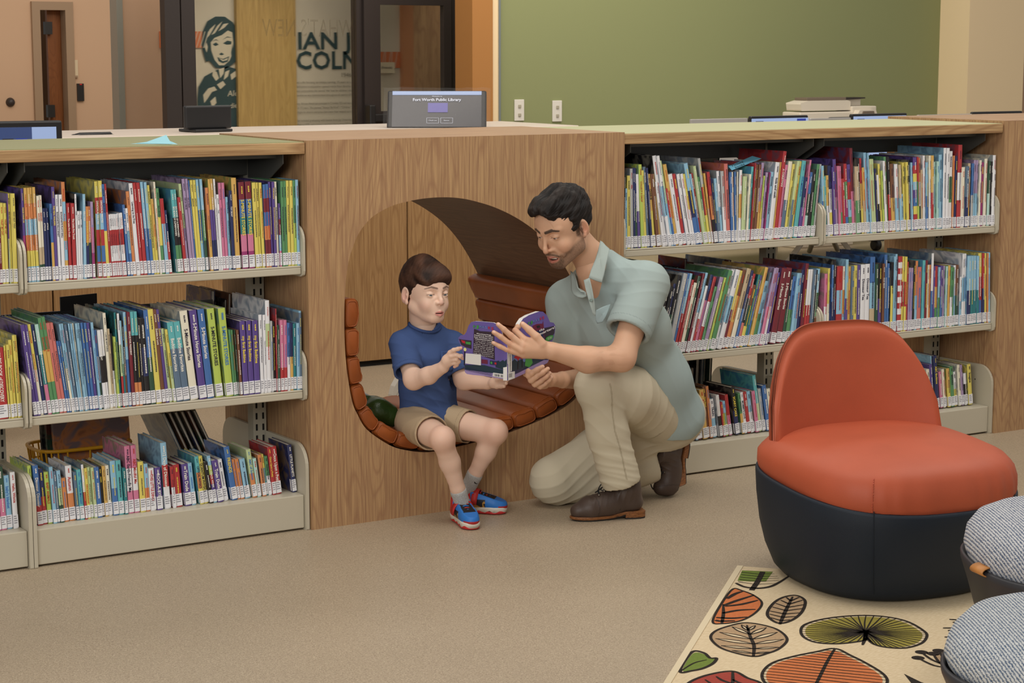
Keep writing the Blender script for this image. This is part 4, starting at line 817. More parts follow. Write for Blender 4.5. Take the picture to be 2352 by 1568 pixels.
# yellow basket with big flat books behind the bottom left shelf
yel = mat('yellow basket plastic', rgb(220,160,30), .4)
mb = MB(); bx, bz = -.60, .118
def ringp(z, sx, sy): return [(bx+sx*math.copysign(abs(math.cos(a))**.5,math.cos(a)), .50+sy*math.copysign(abs(math.sin(a))**.5,math.sin(a)), z) for a in [2*PI*k/28 for k in range(28)]]
mb.tube(ringp(bz+.15,.16,.105), .006, yel, 8, closed=True)
mb.tube(ringp(bz+.10,.153,.1), .003, yel, 6, closed=True); mb.tube(ringp(bz+.05,.147,.096), .003, yel, 6, closed=True)
for k in range(28):
    a0 = ringp(bz+.15,.16,.105)[k]; a1 = ringp(bz,.14,.09)[k]; mb.tube([a0,a1], .003, yel, 6)
mb.prism([(p_[0],p_[1]) for p_ in ringp(0,.14,.09)], 'z', bz, bz+.004, yel)
tag(mb.build('plastic_basket'), 'yellow plastic basket of large books behind the bottom left shelf', 'basket')
def flatbook(lab, c, w_, h_, yaw, lean, roll, k1, k2, th=.012):
    mb = MB(); mb.box((-w_/2,-th/2,0), (w_/2,-th/2+.002,h_), BA[k1]); mb.box((-w_/2,th/2-.002,0), (w_/2,th/2,h_), BA[k2]); mb.box((-w_/2+.003,-th/2+.002,.003), (w_/2-.003,th/2-.002,h_-.003), paper)
    o = mb.build('picture_book'); o.location = c; o.rotation_euler = (lean, roll, yaw); return tag(o, lab, 'book')
flatbook('large orange book standing face out in the yellow basket', (-.565,.455,.126), .27, .235, .1, -.02, -.04, 'o', 'o')
flatbook('dark teal book standing behind the orange one in the yellow basket', (-.585,.485,.126), .26, .24, .08, -.02, -.02, 'G', 'G')
flatbook('black book at the back of the yellow basket', (-.59,.515,.126), .26, .245, .06, -.02, -.03, 'k', 'k')
for i in range(6):
    flatbook(['dark book leaning steeply','dark green book leaning steeply','navy book leaning steeply','black book leaning steeply','brown book leaning steeply','slate book leaning steeply'][i]+' behind the bottom shelf beside the nook', (-.14-i*.022,.48,.1185), .24, .27, 0, 0, .0, 'kGBkns'[i], 'kGBkns'[i], .01)
    o = C.objects[-1]; o.rotation_euler = (-.42, 0, PI/2)

# ---------------------------------------------------------------- rug with printed leaves
def rug_mat():
    m, nt, b = new_mat('cream rug weave'); N = nt.nodes; L = nt.links
    tc = N.new('ShaderNodeTexCoord'); mp = N.new('ShaderNodeMapping'); mp.inputs['Scale'].default_value = (60,400,1); mp.inputs['Rotation'].default_value = (0,0,.74)
    n = N.new('ShaderNodeTexNoise'); n.inputs['Scale'].default_value = 1; n.inputs['Detail'].default_value = 3
    L.new(tc.outputs['Object'], mp.inputs['Vector']); L.new(mp.outputs[0], n.inputs['Vector'])
    cr = N.new('ShaderNodeValToRGB'); e = cr.color_ramp.elements; e[0].position=.3; e[0].color = rgb(198,176,140); e[1].position=.7; e[1].color = rgb(224,206,174)
    L.new(n.outputs['Fac'], cr.inputs[0]); L.new(cr.outputs[0], b.inputs['Base Color']); b.inputs['Roughness'].default_value = .95; b.inputs['Specular IOR Level'].default_value = .1
    return m
rugm = rug_mat(); rk = mat('black rug print', rgb(52,46,42), .95, spec=.1, var=(200,.25))
ro = mat('orange rug print', rgb(198,116,72), .95, spec=.1, var=(200,.12)); rg = mat('green rug print', rgb(112,130,62), .95, spec=.1, var=(200,.12)); rl = mat('olive rug print', rgb(148,136,66), .95, spec=.1, var=(200,.12))
rr_ = mat('red rug print', rgb(160,72,62), .95, spec=.1, var=(200,.12)); rt = mat('tan rug print', rgb(176,148,116), .95, spec=.1, var=(200,.12))
mb = MB(); c0 = Vector((.884,-1.12)); e1 = Vector((-.7375,-.6754)); e2 = Vector((.6754,-.7375))
cs = [c0, c0+e2*1.75, c0+e2*1.75+e1*2.45, c0+e1*2.45]
mb.prism([(p.x,p.y) for p in cs][::-1], 'z', .0005, .007, rugm)
mb.prism([(p.x,p.y) for p in (c0-e2*.012, c0+e2*.006, c0+e2*.006+e1*2.45, c0-e2*.012+e1*2.45)][::-1], 'z', .0005, .009, mat('rug binding', rgb(214,198,166), .9))
def stroke(pts, w_, z=.0084, m=None, taper=True):
    P_ = [Vector(p) for p in pts]
    if len(P_) > 2: P_ = [Vector(p) for p in spline(P_, 5, closed=False)]
    n = len(P_); l, r_ = [], []
    for i, p in enumerate(P_):
        t = (P_[min(i+1,n-1)]-P_[max(i-1,0)]).normalized(); nn = Vector((-t.y, t.x)); ww = w_*(1 if not taper else .45+.55*math.sin(PI*min(1,.15+i/(n-1)*.85)))
        l.append(p+nn*ww/2); r_.append(p-nn*ww/2)
    vs = [(p.x,p.y,z) for p in l]+[(p.x,p.y,z) for p in r_]
    mb.add(vs, [(i,n+i,n+i+1,i+1) for i in range(n-1)], m or rk)
def fill(pts, m, z=.0076): mb.poly([(p[0],p[1],z) for p in pts], m)
def shrink(pts, k, c=None):
    cx = sum(p[0] for p in pts)/len(pts); cy = sum(p[1] for p in pts)/len(pts)
    if c: cx, cy = c
    return [(cx+(p[0]-cx)*k, cy+(p[1]-cy)*k) for p in pts]
def sm(pts, n=4): return [(p[0],p[1]) for p in spline([Vector(p) for p in pts], n)]
def outline(pts, w_=.007): stroke(list(sm(pts))+[sm(pts)[0]], w_, taper=False)
# green leaf at the corner
fill([(0.8544,-1.1609),(0.9231,-1.2210),(0.8352,-1.2951),(0.7980,-1.2718),(0.7702,-1.2441)], rg)
stroke([(0.7489,-1.2635),(0.7445,-1.3092),(0.7658,-1.3405),(0.8076,-1.3467),(0.8618,-1.3240),(0.9283,-1.2873)], .012); stroke([(0.8949,-1.2076),(0.8178,-1.2801),(0.7395,-1.3478)], .016, taper=False)
for k in range(5): stroke([(a[0],a[1]) for a in ([(0.8377,-1.1781),(0.8209,-1.1991),(0.8010,-1.2180),(0.7829,-1.2377),(0.7634,-1.2563)][k], [(0.8747,-1.2286),(0.8549,-1.2455),(0.8339,-1.2655),(0.8156,-1.2829),(0.7898,-1.3074)][k])], .006)
for k in range(5): stroke([(a[0],a[1]) for a in ([(0.8821,-1.2270),(0.8619,-1.2458),(0.8408,-1.2657),(0.8199,-1.2856),(0.7971,-1.3078)][k], [(0.9099,-1.2444),(0.9006,-1.2700),(0.8910,-1.2889),(0.8752,-1.3079),(0.8451,-1.3298)][k])], .005)
# orange striped leaf
o_ = [(0.4518,-1.5362),(0.5899,-1.4032),(0.6996,-1.3110),(0.7124,-1.3348),(0.7095,-1.3957),(0.6789,-1.4684),(0.6040,-1.5327),(0.5228,-1.5718),(0.4605,-1.5681)]; fill(sm(o_), ro); outline(o_, .007)
stroke([(0.4609,-1.5648),(0.5190,-1.4977),(0.5789,-1.4208)], .010)
for s in ([(0.6243,-1.3809),(0.6740,-1.3540),(0.7109,-1.3438)], [(0.5738,-1.4307),(0.6339,-1.4117),(0.7116,-1.3931)], [(0.5708,-1.4382),(0.6220,-1.4478),(0.6879,-1.4399)], [(0.5216,-1.4902),(0.5770,-1.4902),(0.6237,-1.5084)], [(0.4813,-1.5137),(0.5141,-1.5415),(0.5584,-1.5548)], [(0.4645,-1.5318),(0.4708,-1.5481),(0.5064,-1.5650)]): stroke(s, .013)
# small grey leaf
o_ = [(0.5929,-1.6475),(0.6040,-1.5906),(0.6428,-1.5387),(0.7142,-1.4810),(0.7713,-1.4537),(0.8097,-1.4565),(0.8084,-1.4923),(0.7802,-1.5356),(0.7112,-1.5999),(0.6414,-1.6425)]; fill(sm(o_), rt); outline(o_, .009)
stroke([(0.5886,-1.6553),(0.6843,-1.5647),(0.7944,-1.4643)], .011)
for k in range(7):
    a, b = Vector([(0.5886,-1.6553)][0]).lerp(Vector([(0.7944,-1.4643)][0]), .12+k*.12), None
    L_ = [(0.6077,-1.5929),(0.6267,-1.5651),(0.6472,-1.5415),(0.6783,-1.5148),(0.7100,-1.4916),(0.7427,-1.4742),(0.7749,-1.4598)][k]; R_ = [(0.6397,-1.6379),(0.6733,-1.6214),(0.7062,-1.6004),(0.7396,-1.5718),(0.7692,-1.5437),(0.7949,-1.5068),(0.8053,-1.4789)][k]
    stroke([tuple(a), L_], .011); stroke([tuple(a), R_], .011)
# outlined leaf
o_ = [(0.3476,-1.8423),(0.3257,-1.7923),(0.3224,-1.7309),(0.3533,-1.6550),(0.4052,-1.6114),(0.4730,-1.5934),(0.5196,-1.5963),(0.5453,-1.6387),(0.5494,-1.6966),(0.5154,-1.7731),(0.4459,-1.8244),(0.3904,-1.8408)]; fill(sm(o_), rt); outline(o_, .008)
mid = [(0.3463,-1.8415),(0.4060,-1.7703),(0.4504,-1.6990),(0.5074,-1.6149)]; stroke(mid, .010)
for a, b in zip([(0.3629,-1.8235),(0.3886,-1.7918),(0.4140,-1.7590),(0.4371,-1.7240),(0.4590,-1.6876),(0.4775,-1.6567)], [(0.3315,-1.7720),(0.3327,-1.7244),(0.3592,-1.6670),(0.4034,-1.6273),(0.4638,-1.6050),(0.4966,-1.6046)]):
    mx_ = ((a[0]+b[0])/2, (a[1]+b[1])/2); d_ = Vector((b[0]-a[0], b[1]-a[1])); nrm = Vector((-d_.y,d_.x))*.09
    fill(sm([a,(mx_[0]+nrm.x,mx_[1]+nrm.y),b,(mx_[0]-nrm.x,mx_[1]-nrm.y)]), rugm, .008); stroke([a,(mx_[0]+nrm.x,mx_[1]+nrm.y),b], .005); stroke([a,(mx_[0]-nrm.x,mx_[1]-nrm.y),b], .005)
for a, b in zip([(0.3629,-1.8235),(0.3886,-1.7918),(0.4140,-1.7590),(0.4371,-1.7240),(0.4590,-1.6876),(0.4775,-1.6567)], [(0.4059,-1.8346),(0.4530,-1.8159),(0.5083,-1.7687),(0.5355,-1.7101),(0.5384,-1.6604),(0.5254,-1.6297)]):
    mx_ = ((a[0]+b[0])/2, (a[1]+b[1])/2); d_ = Vector((b[0]-a[0], b[1]-a[1])); nrm = Vector((-d_.y,d_.x))*.09
    fill(sm([a,(mx_[0]+nrm.x,mx_[1]+nrm.y),b,(mx_[0]-nrm.x,mx_[1]-nrm.y)]), rugm, .008); stroke([a,(mx_[0]+nrm.x,mx_[1]+nrm.y),b], .005); stroke([a,(mx_[0]-nrm.x,mx_[1]-nrm.y),b], .005)
# olive lily leaf
o_ = [(0.6788,-1.8887),(0.6065,-1.8747),(0.5639,-1.8365),(0.5642,-1.7870),(0.5927,-1.7374),(0.6413,-1.6953),(0.7101,-1.6802),(0.7815,-1.6892),(0.8439,-1.7156),(0.8864,-1.7638),(0.8987,-1.8249),(0.8761,-1.9063),(0.8480,-1.9480),(0.7906,-1.9867),(0.7276,-1.9944),(0.6897,-1.9642),(0.6807,-1.9260),(0.6973,-1.8787)]
fill(shrink(sm(o_), .93), rl); outline(o_, .008)
c_ = [(0.7367,-1.8309)][0]; so = sm(o_, 3)
for k in range(0, len(so)): 
    if 1: stroke([c_, ((c_[0]+so[k][0])/2+.004*math.sin(k), (c_[1]+so[k][1])/2), so[k]], .0045)
stroke([(0.7454,-1.8244),(0.6996,-1.8718),(0.6508,-1.9155)], .012)
# green small, red, big orange
o_ = [(0.1130,-1.8393),(0.2333,-1.7297),(0.2568,-1.7491),(0.2442,-1.7932),(0.2562,-1.8038),(0.2228,-1.8324),(0.1788,-1.8505),(0.1429,-1.8520)]; fill(shrink(sm(o_),.88), rg); outline(o_, .009)
stroke([(0.1194,-1.8373),(0.1837,-1.8049),(0.2269,-1.8011)], .005)
o_ = [(0.0658,-1.9312),(0.1450,-1.9009),(0.2234,-1.9085),(0.2229,-1.9717),(0.2236,-2.0229),(0.1751,-2.0913),(0.0649,-2.1444),(-0.0077,-2.0990),(0.0187,-1.9933)]; fill(shrink(sm(o_),.96), rr_); outline(o_, .009)
for s in ([(0.2227,-1.9125),(0.1478,-2.0039),(0.0410,-2.1028)], [(0.1837,-1.9617),(0.1826,-1.9972),(0.2012,-2.0231)], [(0.1629,-1.9848),(0.1584,-1.9532),(0.1644,-1.9204)], [(0.1263,-2.0188),(0.1152,-1.9835),(0.1259,-1.9255)], [(0.1189,-2.0282),(0.1374,-2.0537),(0.1590,-2.0812)]): stroke(s, .009)
o_ = [(0.5692,-1.9017),(0.5122,-1.8964),(0.4282,-1.8959),(0.3550,-1.9090),(0.2920,-1.9484),(0.2488,-1.9981),(0.2246,-2.0549),(0.2051,-2.1377),(0.2186,-2.2140),(0.2896,-2.2450),(0.4008,-2.2326),(0.4851,-2.1866),(0.5290,-2.1266),(0.5534,-2.0363),(0.5639,-1.9652)]
fill(shrink(sm(o_),.93), ro); outline(o_, .008)
mid = [Vector(p) for p in [(0.5664,-1.9031),(0.4790,-1.9744),(0.3875,-2.0527),(0.2906,-2.1357),(0.2134,-2.1973)]]; stroke([tuple(p) for p in mid], .009)
so = sm(o_, 3); n_ = len(so)
for k in range(2, n_//2): 
    t = min(.97, (k-1)/(n_/2)*1.05); i = int(t*4); a = mid[i].lerp(mid[min(i+1,4)], t*4-i); stroke([tuple(a), so[k]], .006)
    stroke([tuple(a), so[n_-k]], .006)
# seed heads and spikes
for p in [(0.6967,-2.0735),(0.7382,-2.0427),(0.7542,-2.0686),(0.7848,-2.0575),(0.8035,-2.0772)]:
    fill([(p[0]+.017*math.cos(a*PI/8), p[1]+.017*math.sin(a*PI/8)) for a in range(16)], rk)
for s in ([(0.6948,-2.0754),(0.6854,-2.1419),(0.7068,-2.1812)], [(0.7363,-2.0447),(0.7144,-2.1063),(0.7087,-2.1793)], [(0.7522,-2.0705),(0.7127,-2.1362),(0.7105,-2.1774)], [(0.7829,-2.0595),(0.7416,-2.1234),(0.7196,-2.1710)]): stroke(s, .008)
fill([(0.7460,-2.0793),(0.8031,-2.0833),(0.7415,-2.1847),(0.7124,-2.1755),(0.7174,-2.1314)], rt)
fill([(0.5758,-2.1500),(0.5653,-2.2224),(0.5734,-2.2847),(0.5142,-2.2758),(0.5370,-2.2191)], rk)
for s in ([(1.0108,-1.8650),(1.0247,-1.8790),(1.0459,-1.9083)], [(0.9378,-1.9157),(0.9601,-1.9297),(0.9954,-1.9587)], [(0.8826,-1.9781),(0.9000,-1.9906),(0.9293,-2.0190)], [(0.9984,-1.8908),(1.0230,-1.8957),(1.0459,-1.9083)], [(0.9316,-1.9410),(0.9625,-1.9449),(0.9954,-1.9587)]): stroke(s, .008)
tag(mb.build('area_rug'), 'cream area rug printed with orange, olive and green leaves under the armchair', 'rug')

# ---------------------------------------------------------------- lounge chair
def frame(c, f):
    f = Vector((f[0],f[1],0)).normalized(); u = Vector((-f.y, f.x, 0))
    return lambda a, b, z: Vector((c[0]+u.x*a+f.x*b, c[1]+u.y*a+f.y*b, z))
def sring(fr, rx, ry, z, n=2.6, seg=72, oy=0.0, zf=None):
    out = []
    for k in range(seg):
        a = 2*PI*k/seg; ca, sa = math.cos(a), math.sin(a)
        x = rx*math.copysign(abs(ca)**(2/n), ca); y = ry*math.copysign(abs(sa)**(2/n), sa)+oy
        out.append(fr(x, y, z+(zf(x, y, a) if zf else 0)))
    return out
def loft(mb, rings, m, cap0=True, cap1=True):
    n = len(rings[0]); vs = [p for r_ in rings for p in r_]
    fs = [(j*n+k, j*n+(k+1)%n, (j+1)*n+(k+1)%n, (j+1)*n+k) for j in range(len(rings)-1) for k in range(n)]
    if cap0: fs.append(tuple(range(n))[::-1])
    if cap1: fs.append(tuple((len(rings)-1)*n+k for k in range(n)))
    mb.add(vs, fs, m)
CC = (1.165,-1.43); fr_ = frame(CC, (-.16,-.98)); fr = lambda a, b, z: fr_(a*.965, b*.965, z)
ch = thing('lounge_chair', 'burnt orange lounge chair with a rounded back and dark navy tub base on the rug', 'chair', (CC[0],CC[1],.007))
rimz = lambda x, y, a: .028*(-y/.36)+.012*abs(x/.36)**2
mb = MB()
loft(mb, [sring(fr,.25,.25,.008), sring(fr,.285,.285,.014), sring(fr,.31,.31,.04), sring(fr,.335,.335,.1), sring(fr,.352,.352,.17), sring(fr,.362,.362,.24,zf=lambda x,y,a: rimz(x,y,a)*.5), sring(fr,.366,.366,.292,zf=rimz), sring(fr,.364,.364,.300,zf=rimz), sring(fr,.356,.356,.302,zf=rimz), sring(fr,.350,.350,.285,zf=rimz), sring(fr,.34,.34,.2)], M['navy_leather'])
o = mb.build('tub_base', ch, smooth=True)
mb = MB()
for ang in (-PI/2-.0, ):
    pass
seam = []
for r_, z in ((.312,.04),(.337,.1),(.354,.17),(.364,.24),(.368,.29)):
    a = PI/2+.62; n=2.6; ca, sa = math.cos(a), math.sin(a)
    seam.append(fr(r_*math.copysign(abs(ca)**(2/n),ca), r_*math.copysign(abs(sa)**(2/n),sa), z))
mb.tube(seam, .0014, M['navy_leather'], 6); mb.build('base_seam', ch)
mb = MB()
def gath(x, y, a):
    w_ = max(0, math.sin(a)) if True else 0
    return 0
rings = []
for r_, z, k in ((.30,.24,0),(.345,.285,0),(.353,.315,1),(.352,.345,1),(.343,.372,.6),(.322,.395,.2),(.285,.412,0),(.22,.424,0),(.13,.431,0),(.04,.433,0)):
    ring = sring(fr, r_, r_, z, n=2.9, seg=144, zf=lambda x, y, a: rimz(x,y,a)*(1 if z < .35 else .5))
    if k:
        for i in range(144):
            a = 2*PI*i/144
            g = math.sin(a*34+.9*math.sin(a*9))*.0028*k*max(0, math.sin(a+.35))**1.5*(1 if math.cos(a) > -.9 else .2)
            dx = Vector((ring[i].x-CC[0], ring[i].y-CC[1], 0)).normalized(); ring[i] = ring[i]+dx*g
    rings.append(ring)
loft(mb, rings, M['orange_leather']); mb.build('seat', ch, smooth=True)
mb = MB(); seam = []
for r_, z in ((.354,.30),(.355,.325),(.353,.35),(.345,.374),(.33,.390)):
    a = PI/2+.62; n=2.9; ca, sa = math.cos(a), math.sin(a)
    x = r_*math.copysign(abs(ca)**(2/n),ca); y = r_*math.copysign(abs(sa)**(2/n),sa); seam.append(fr(x*1.003, y*1.003, z+rimz(x,y,a)*.7))
for k in range(14):
    p = seam[0].lerp(seam[-1], k/13); i = k/13*4; j = min(int(i),3); p = seam[j].lerp(seam[j+1], i-j)
    q_ = seam[j].lerp(seam[j+1], min(1,i-j+.22)); mb.tube([p, q_], .0016, mat('orange stitching', rgb(176,78,52), .6) if k == 0 else mb.mats[0], 5)
mb.build('seat_seam', ch)
# backrest: arched pad wrapping the rear of the seat
mb = MB(); U = 40; V = 26
def bp(s, t, side):
    """s -1..1 across, t 0..1 up the arch, side 0 front 1 back"""
    zt = .735; z0 = .25
    hw = .345*(1-.12*t)
    sx = math.copysign(abs(s)**.9, s)
    top = z0+(zt-z0)*(1-abs(s)**4.2)**(1/2.6)
    z = z0+(top-z0)*t
    wz = (z-z0)/(zt-z0)
    half = .318-.018*wz-.020*max(0,wz-.0)**2
    x = half*s
    edge = min(1, (1-abs(s))*9, (1-t)*9+.0)
    th = .062*math.sqrt(max(0, 1-(1-edge)**2))*.5+.004
    y = -.245-.045*wz*1.0+.13*(abs(s)**2.4)*(1-.45*wz)
    return fr(x, y+(th if side == 0 else -th), z)
for side in (0, 1):
    g = [bp(-1+2*i/U, j/V, side) for j in range(V+1) for i in range(U+1)]
    fs = [(j*(U+1)+i, j*(U+1)+i+1, (j+1)*(U+1)+i+1, (j+1)*(U+1)+i) for j in range(V) for i in range(U)]
    mb.add(g, [f[::-1] for f in fs] if side == 0 else fs, M['orange_leather'])
n1 = (U+1)*(V+1)
rim = [j*(U+1) for j in range(V+1)]+[V*(U+1)+i for i in range(1,U+1)]+[j*(U+1)+U for j in range(V-1,-1,-1)]
base = len(mb.v)-2*n1
k_ = mb.mi(M['orange_leather'])
for a, b in zip(rim[:-1], rim[1:]): mb.f.append([base+a, base+b, base+n1+b, base+n1+a]); mb.m.append(k_)
o = mb.build('backrest', ch, smooth=True)

# ---------------------------------------------------------------- poufs
def knit(name, c1, c2):
    m, nt, b = new_mat(name); N = nt.nodes; L = nt.links
    tc = N.new('ShaderNodeTexCoord'); mp = N.new('ShaderNodeMapping'); mp.inputs['Rotation'].default_value = (.3,.5,.6); mp.inputs['Scale'].default_value = (1,1,1)
    wv = N.new('ShaderNodeTexWave'); wv.inputs['Scale'].default_value = 48; wv.inputs['Distortion'].default_value = 3.5; wv.inputs['Detail'].default_value = 3; wv.inputs['Detail Scale'].default_value = 5
    n = N.new('ShaderNodeTexNoise'); n.inputs['Scale'].default_value = 260; n.inputs['Detail'].default_value = 2
    L.new(tc.outputs['Object'], mp.inputs['Vector']); L.new(mp.outputs[0], wv.inputs['Vector']); L.new(tc.outputs['Object'], n.inputs['Vector'])
    ad = N.new('ShaderNodeMath'); ad.operation = 'MULTIPLY_ADD'; ad.inputs[1].default_value = .6
    mu = N.new('ShaderNodeMath'); mu.operation = 'MULTIPLY'; mu.inputs[1].default_value = .75; L.new(n.outputs['Fac'], mu.inputs[0])
    L.new(wv.outputs['Fac'], ad.inputs[0]); L.new(mu.outputs[0], ad.inputs[2])
    cr = N.new('ShaderNodeValToRGB'); e = cr.color_ramp.elements; e[0].position=.38; e[0].color=c1; e[1].position=.78; e[1].color=c2
    L.new(ad.outputs[0], cr.inputs[0]); L.new(cr.outputs[0], b.inputs['Base Color']); b.inputs['Roughness'].default_value = .95; b.inputs['Specular IOR Level'].default_value = .15
    bp_ = N.new('ShaderNodeBump'); bp_.inputs['Strength'].default_value = .7; bp_.inputs['Distance'].default_value = .004; L.new(ad.outputs[0], bp_.inputs['Height']); L.new(bp_.outputs[0], b.inputs['Normal'])
    return m
kn1 = knit('blue grey knit', rgb(84,98,124), rgb(206,206,208)); kn2 = knit('blue grey knit, lighter', rgb(84,102,128), rgb(206,208,208))
def pouf(lab, c, R, zr, zt, f, tabang, km, tab=True):
    fr = frame(c, f); r = thing('pouf', lab, 'pouf', (c[0],c[1],.007))
    rz = lambda x, y, a: -.03*math.cos(2*(a))*0
    mb = MB(); loft(mb, [sring(fr,R*.72,R*.72,.009), sring(fr,R*.78,R*.78,.02), sring(fr,R*.85,R*.85,zr*.4), sring(fr,R*.94,R*.94,zr*.75), sring(fr,R,R,zr-.015), sring(fr,R*1.005,R*1.005,zr), sring(fr,R*.985,R*.985,zr+.006), sring(fr,R*.96,R*.96,zr-.02)], M['char_leather']); mb.build('tub_base', r, smooth=True)
    mb = MB(); H_ = zt-zr
    loft(mb, [sring(fr,R*.9,R*.9,zr-.03,n=2.4), sring(fr,R*.965,R*.965,zr,n=2.4), sring(fr,R*.985,R*.985,zr+H_*.2,n=2.5), sring(fr,R*.96,R*.96,zr+H_*.5,n=2.6), sring(fr,R*.88,R*.88,zr+H_*.76,n=2.7), sring(fr,R*.74,R*.74,zr+H_*.93,n=2.8), sring(fr,R*.5,R*.5,zr+H_*.99,n=2.6), sring(fr,R*.25,R*.25,zr+H_,n=2.2), sring(fr,R*.03,R*.03,zr+H_,n=2)], km); mb.build('seat', r, smooth=True)
    if tab:
        a = tabang; p = Vector((c[0]+math.cos(a)*R*1.0, c[1]+math.sin(a)*R*1.0, zr+.004)); o_ = Vector((math.cos(a),math.sin(a),0)); t_ = Vector((-o_.y,o_.x,0))
        mb = MB(); L1 = []
        for k in range(9):
            b_ = PI*k/8; L1.append(o_*(.026*math.sin(b_))+Vector((0,0,.0+.013*math.cos(b_))))
        vs = [p+q_+t_*s for s in (-.027,.027) for q_ in L1]
        mb.add(vs, [(k,k+1,9+k+1,9+k) for k in range(8)], mat('caramel strap', rgb(190,128,66), .5)); o = mb.build('pull_tab', r, smooth=True); m_ = o.modifiers.new('s','SOLIDIFY'); m_.thickness = .003
    return r
pouf('knitted grey pouf with a tan leather pull tab, next to the orange chair', (.985,-2.375), .31, .290, .415, (-.5,-.85), PI-.22, kn1)
pouf('knitted grey pouf nearest the camera in the bottom right corner', (.47,-2.83), .31, .235, .335, (-.8,-.6), PI*1.3, kn2, tab=False)

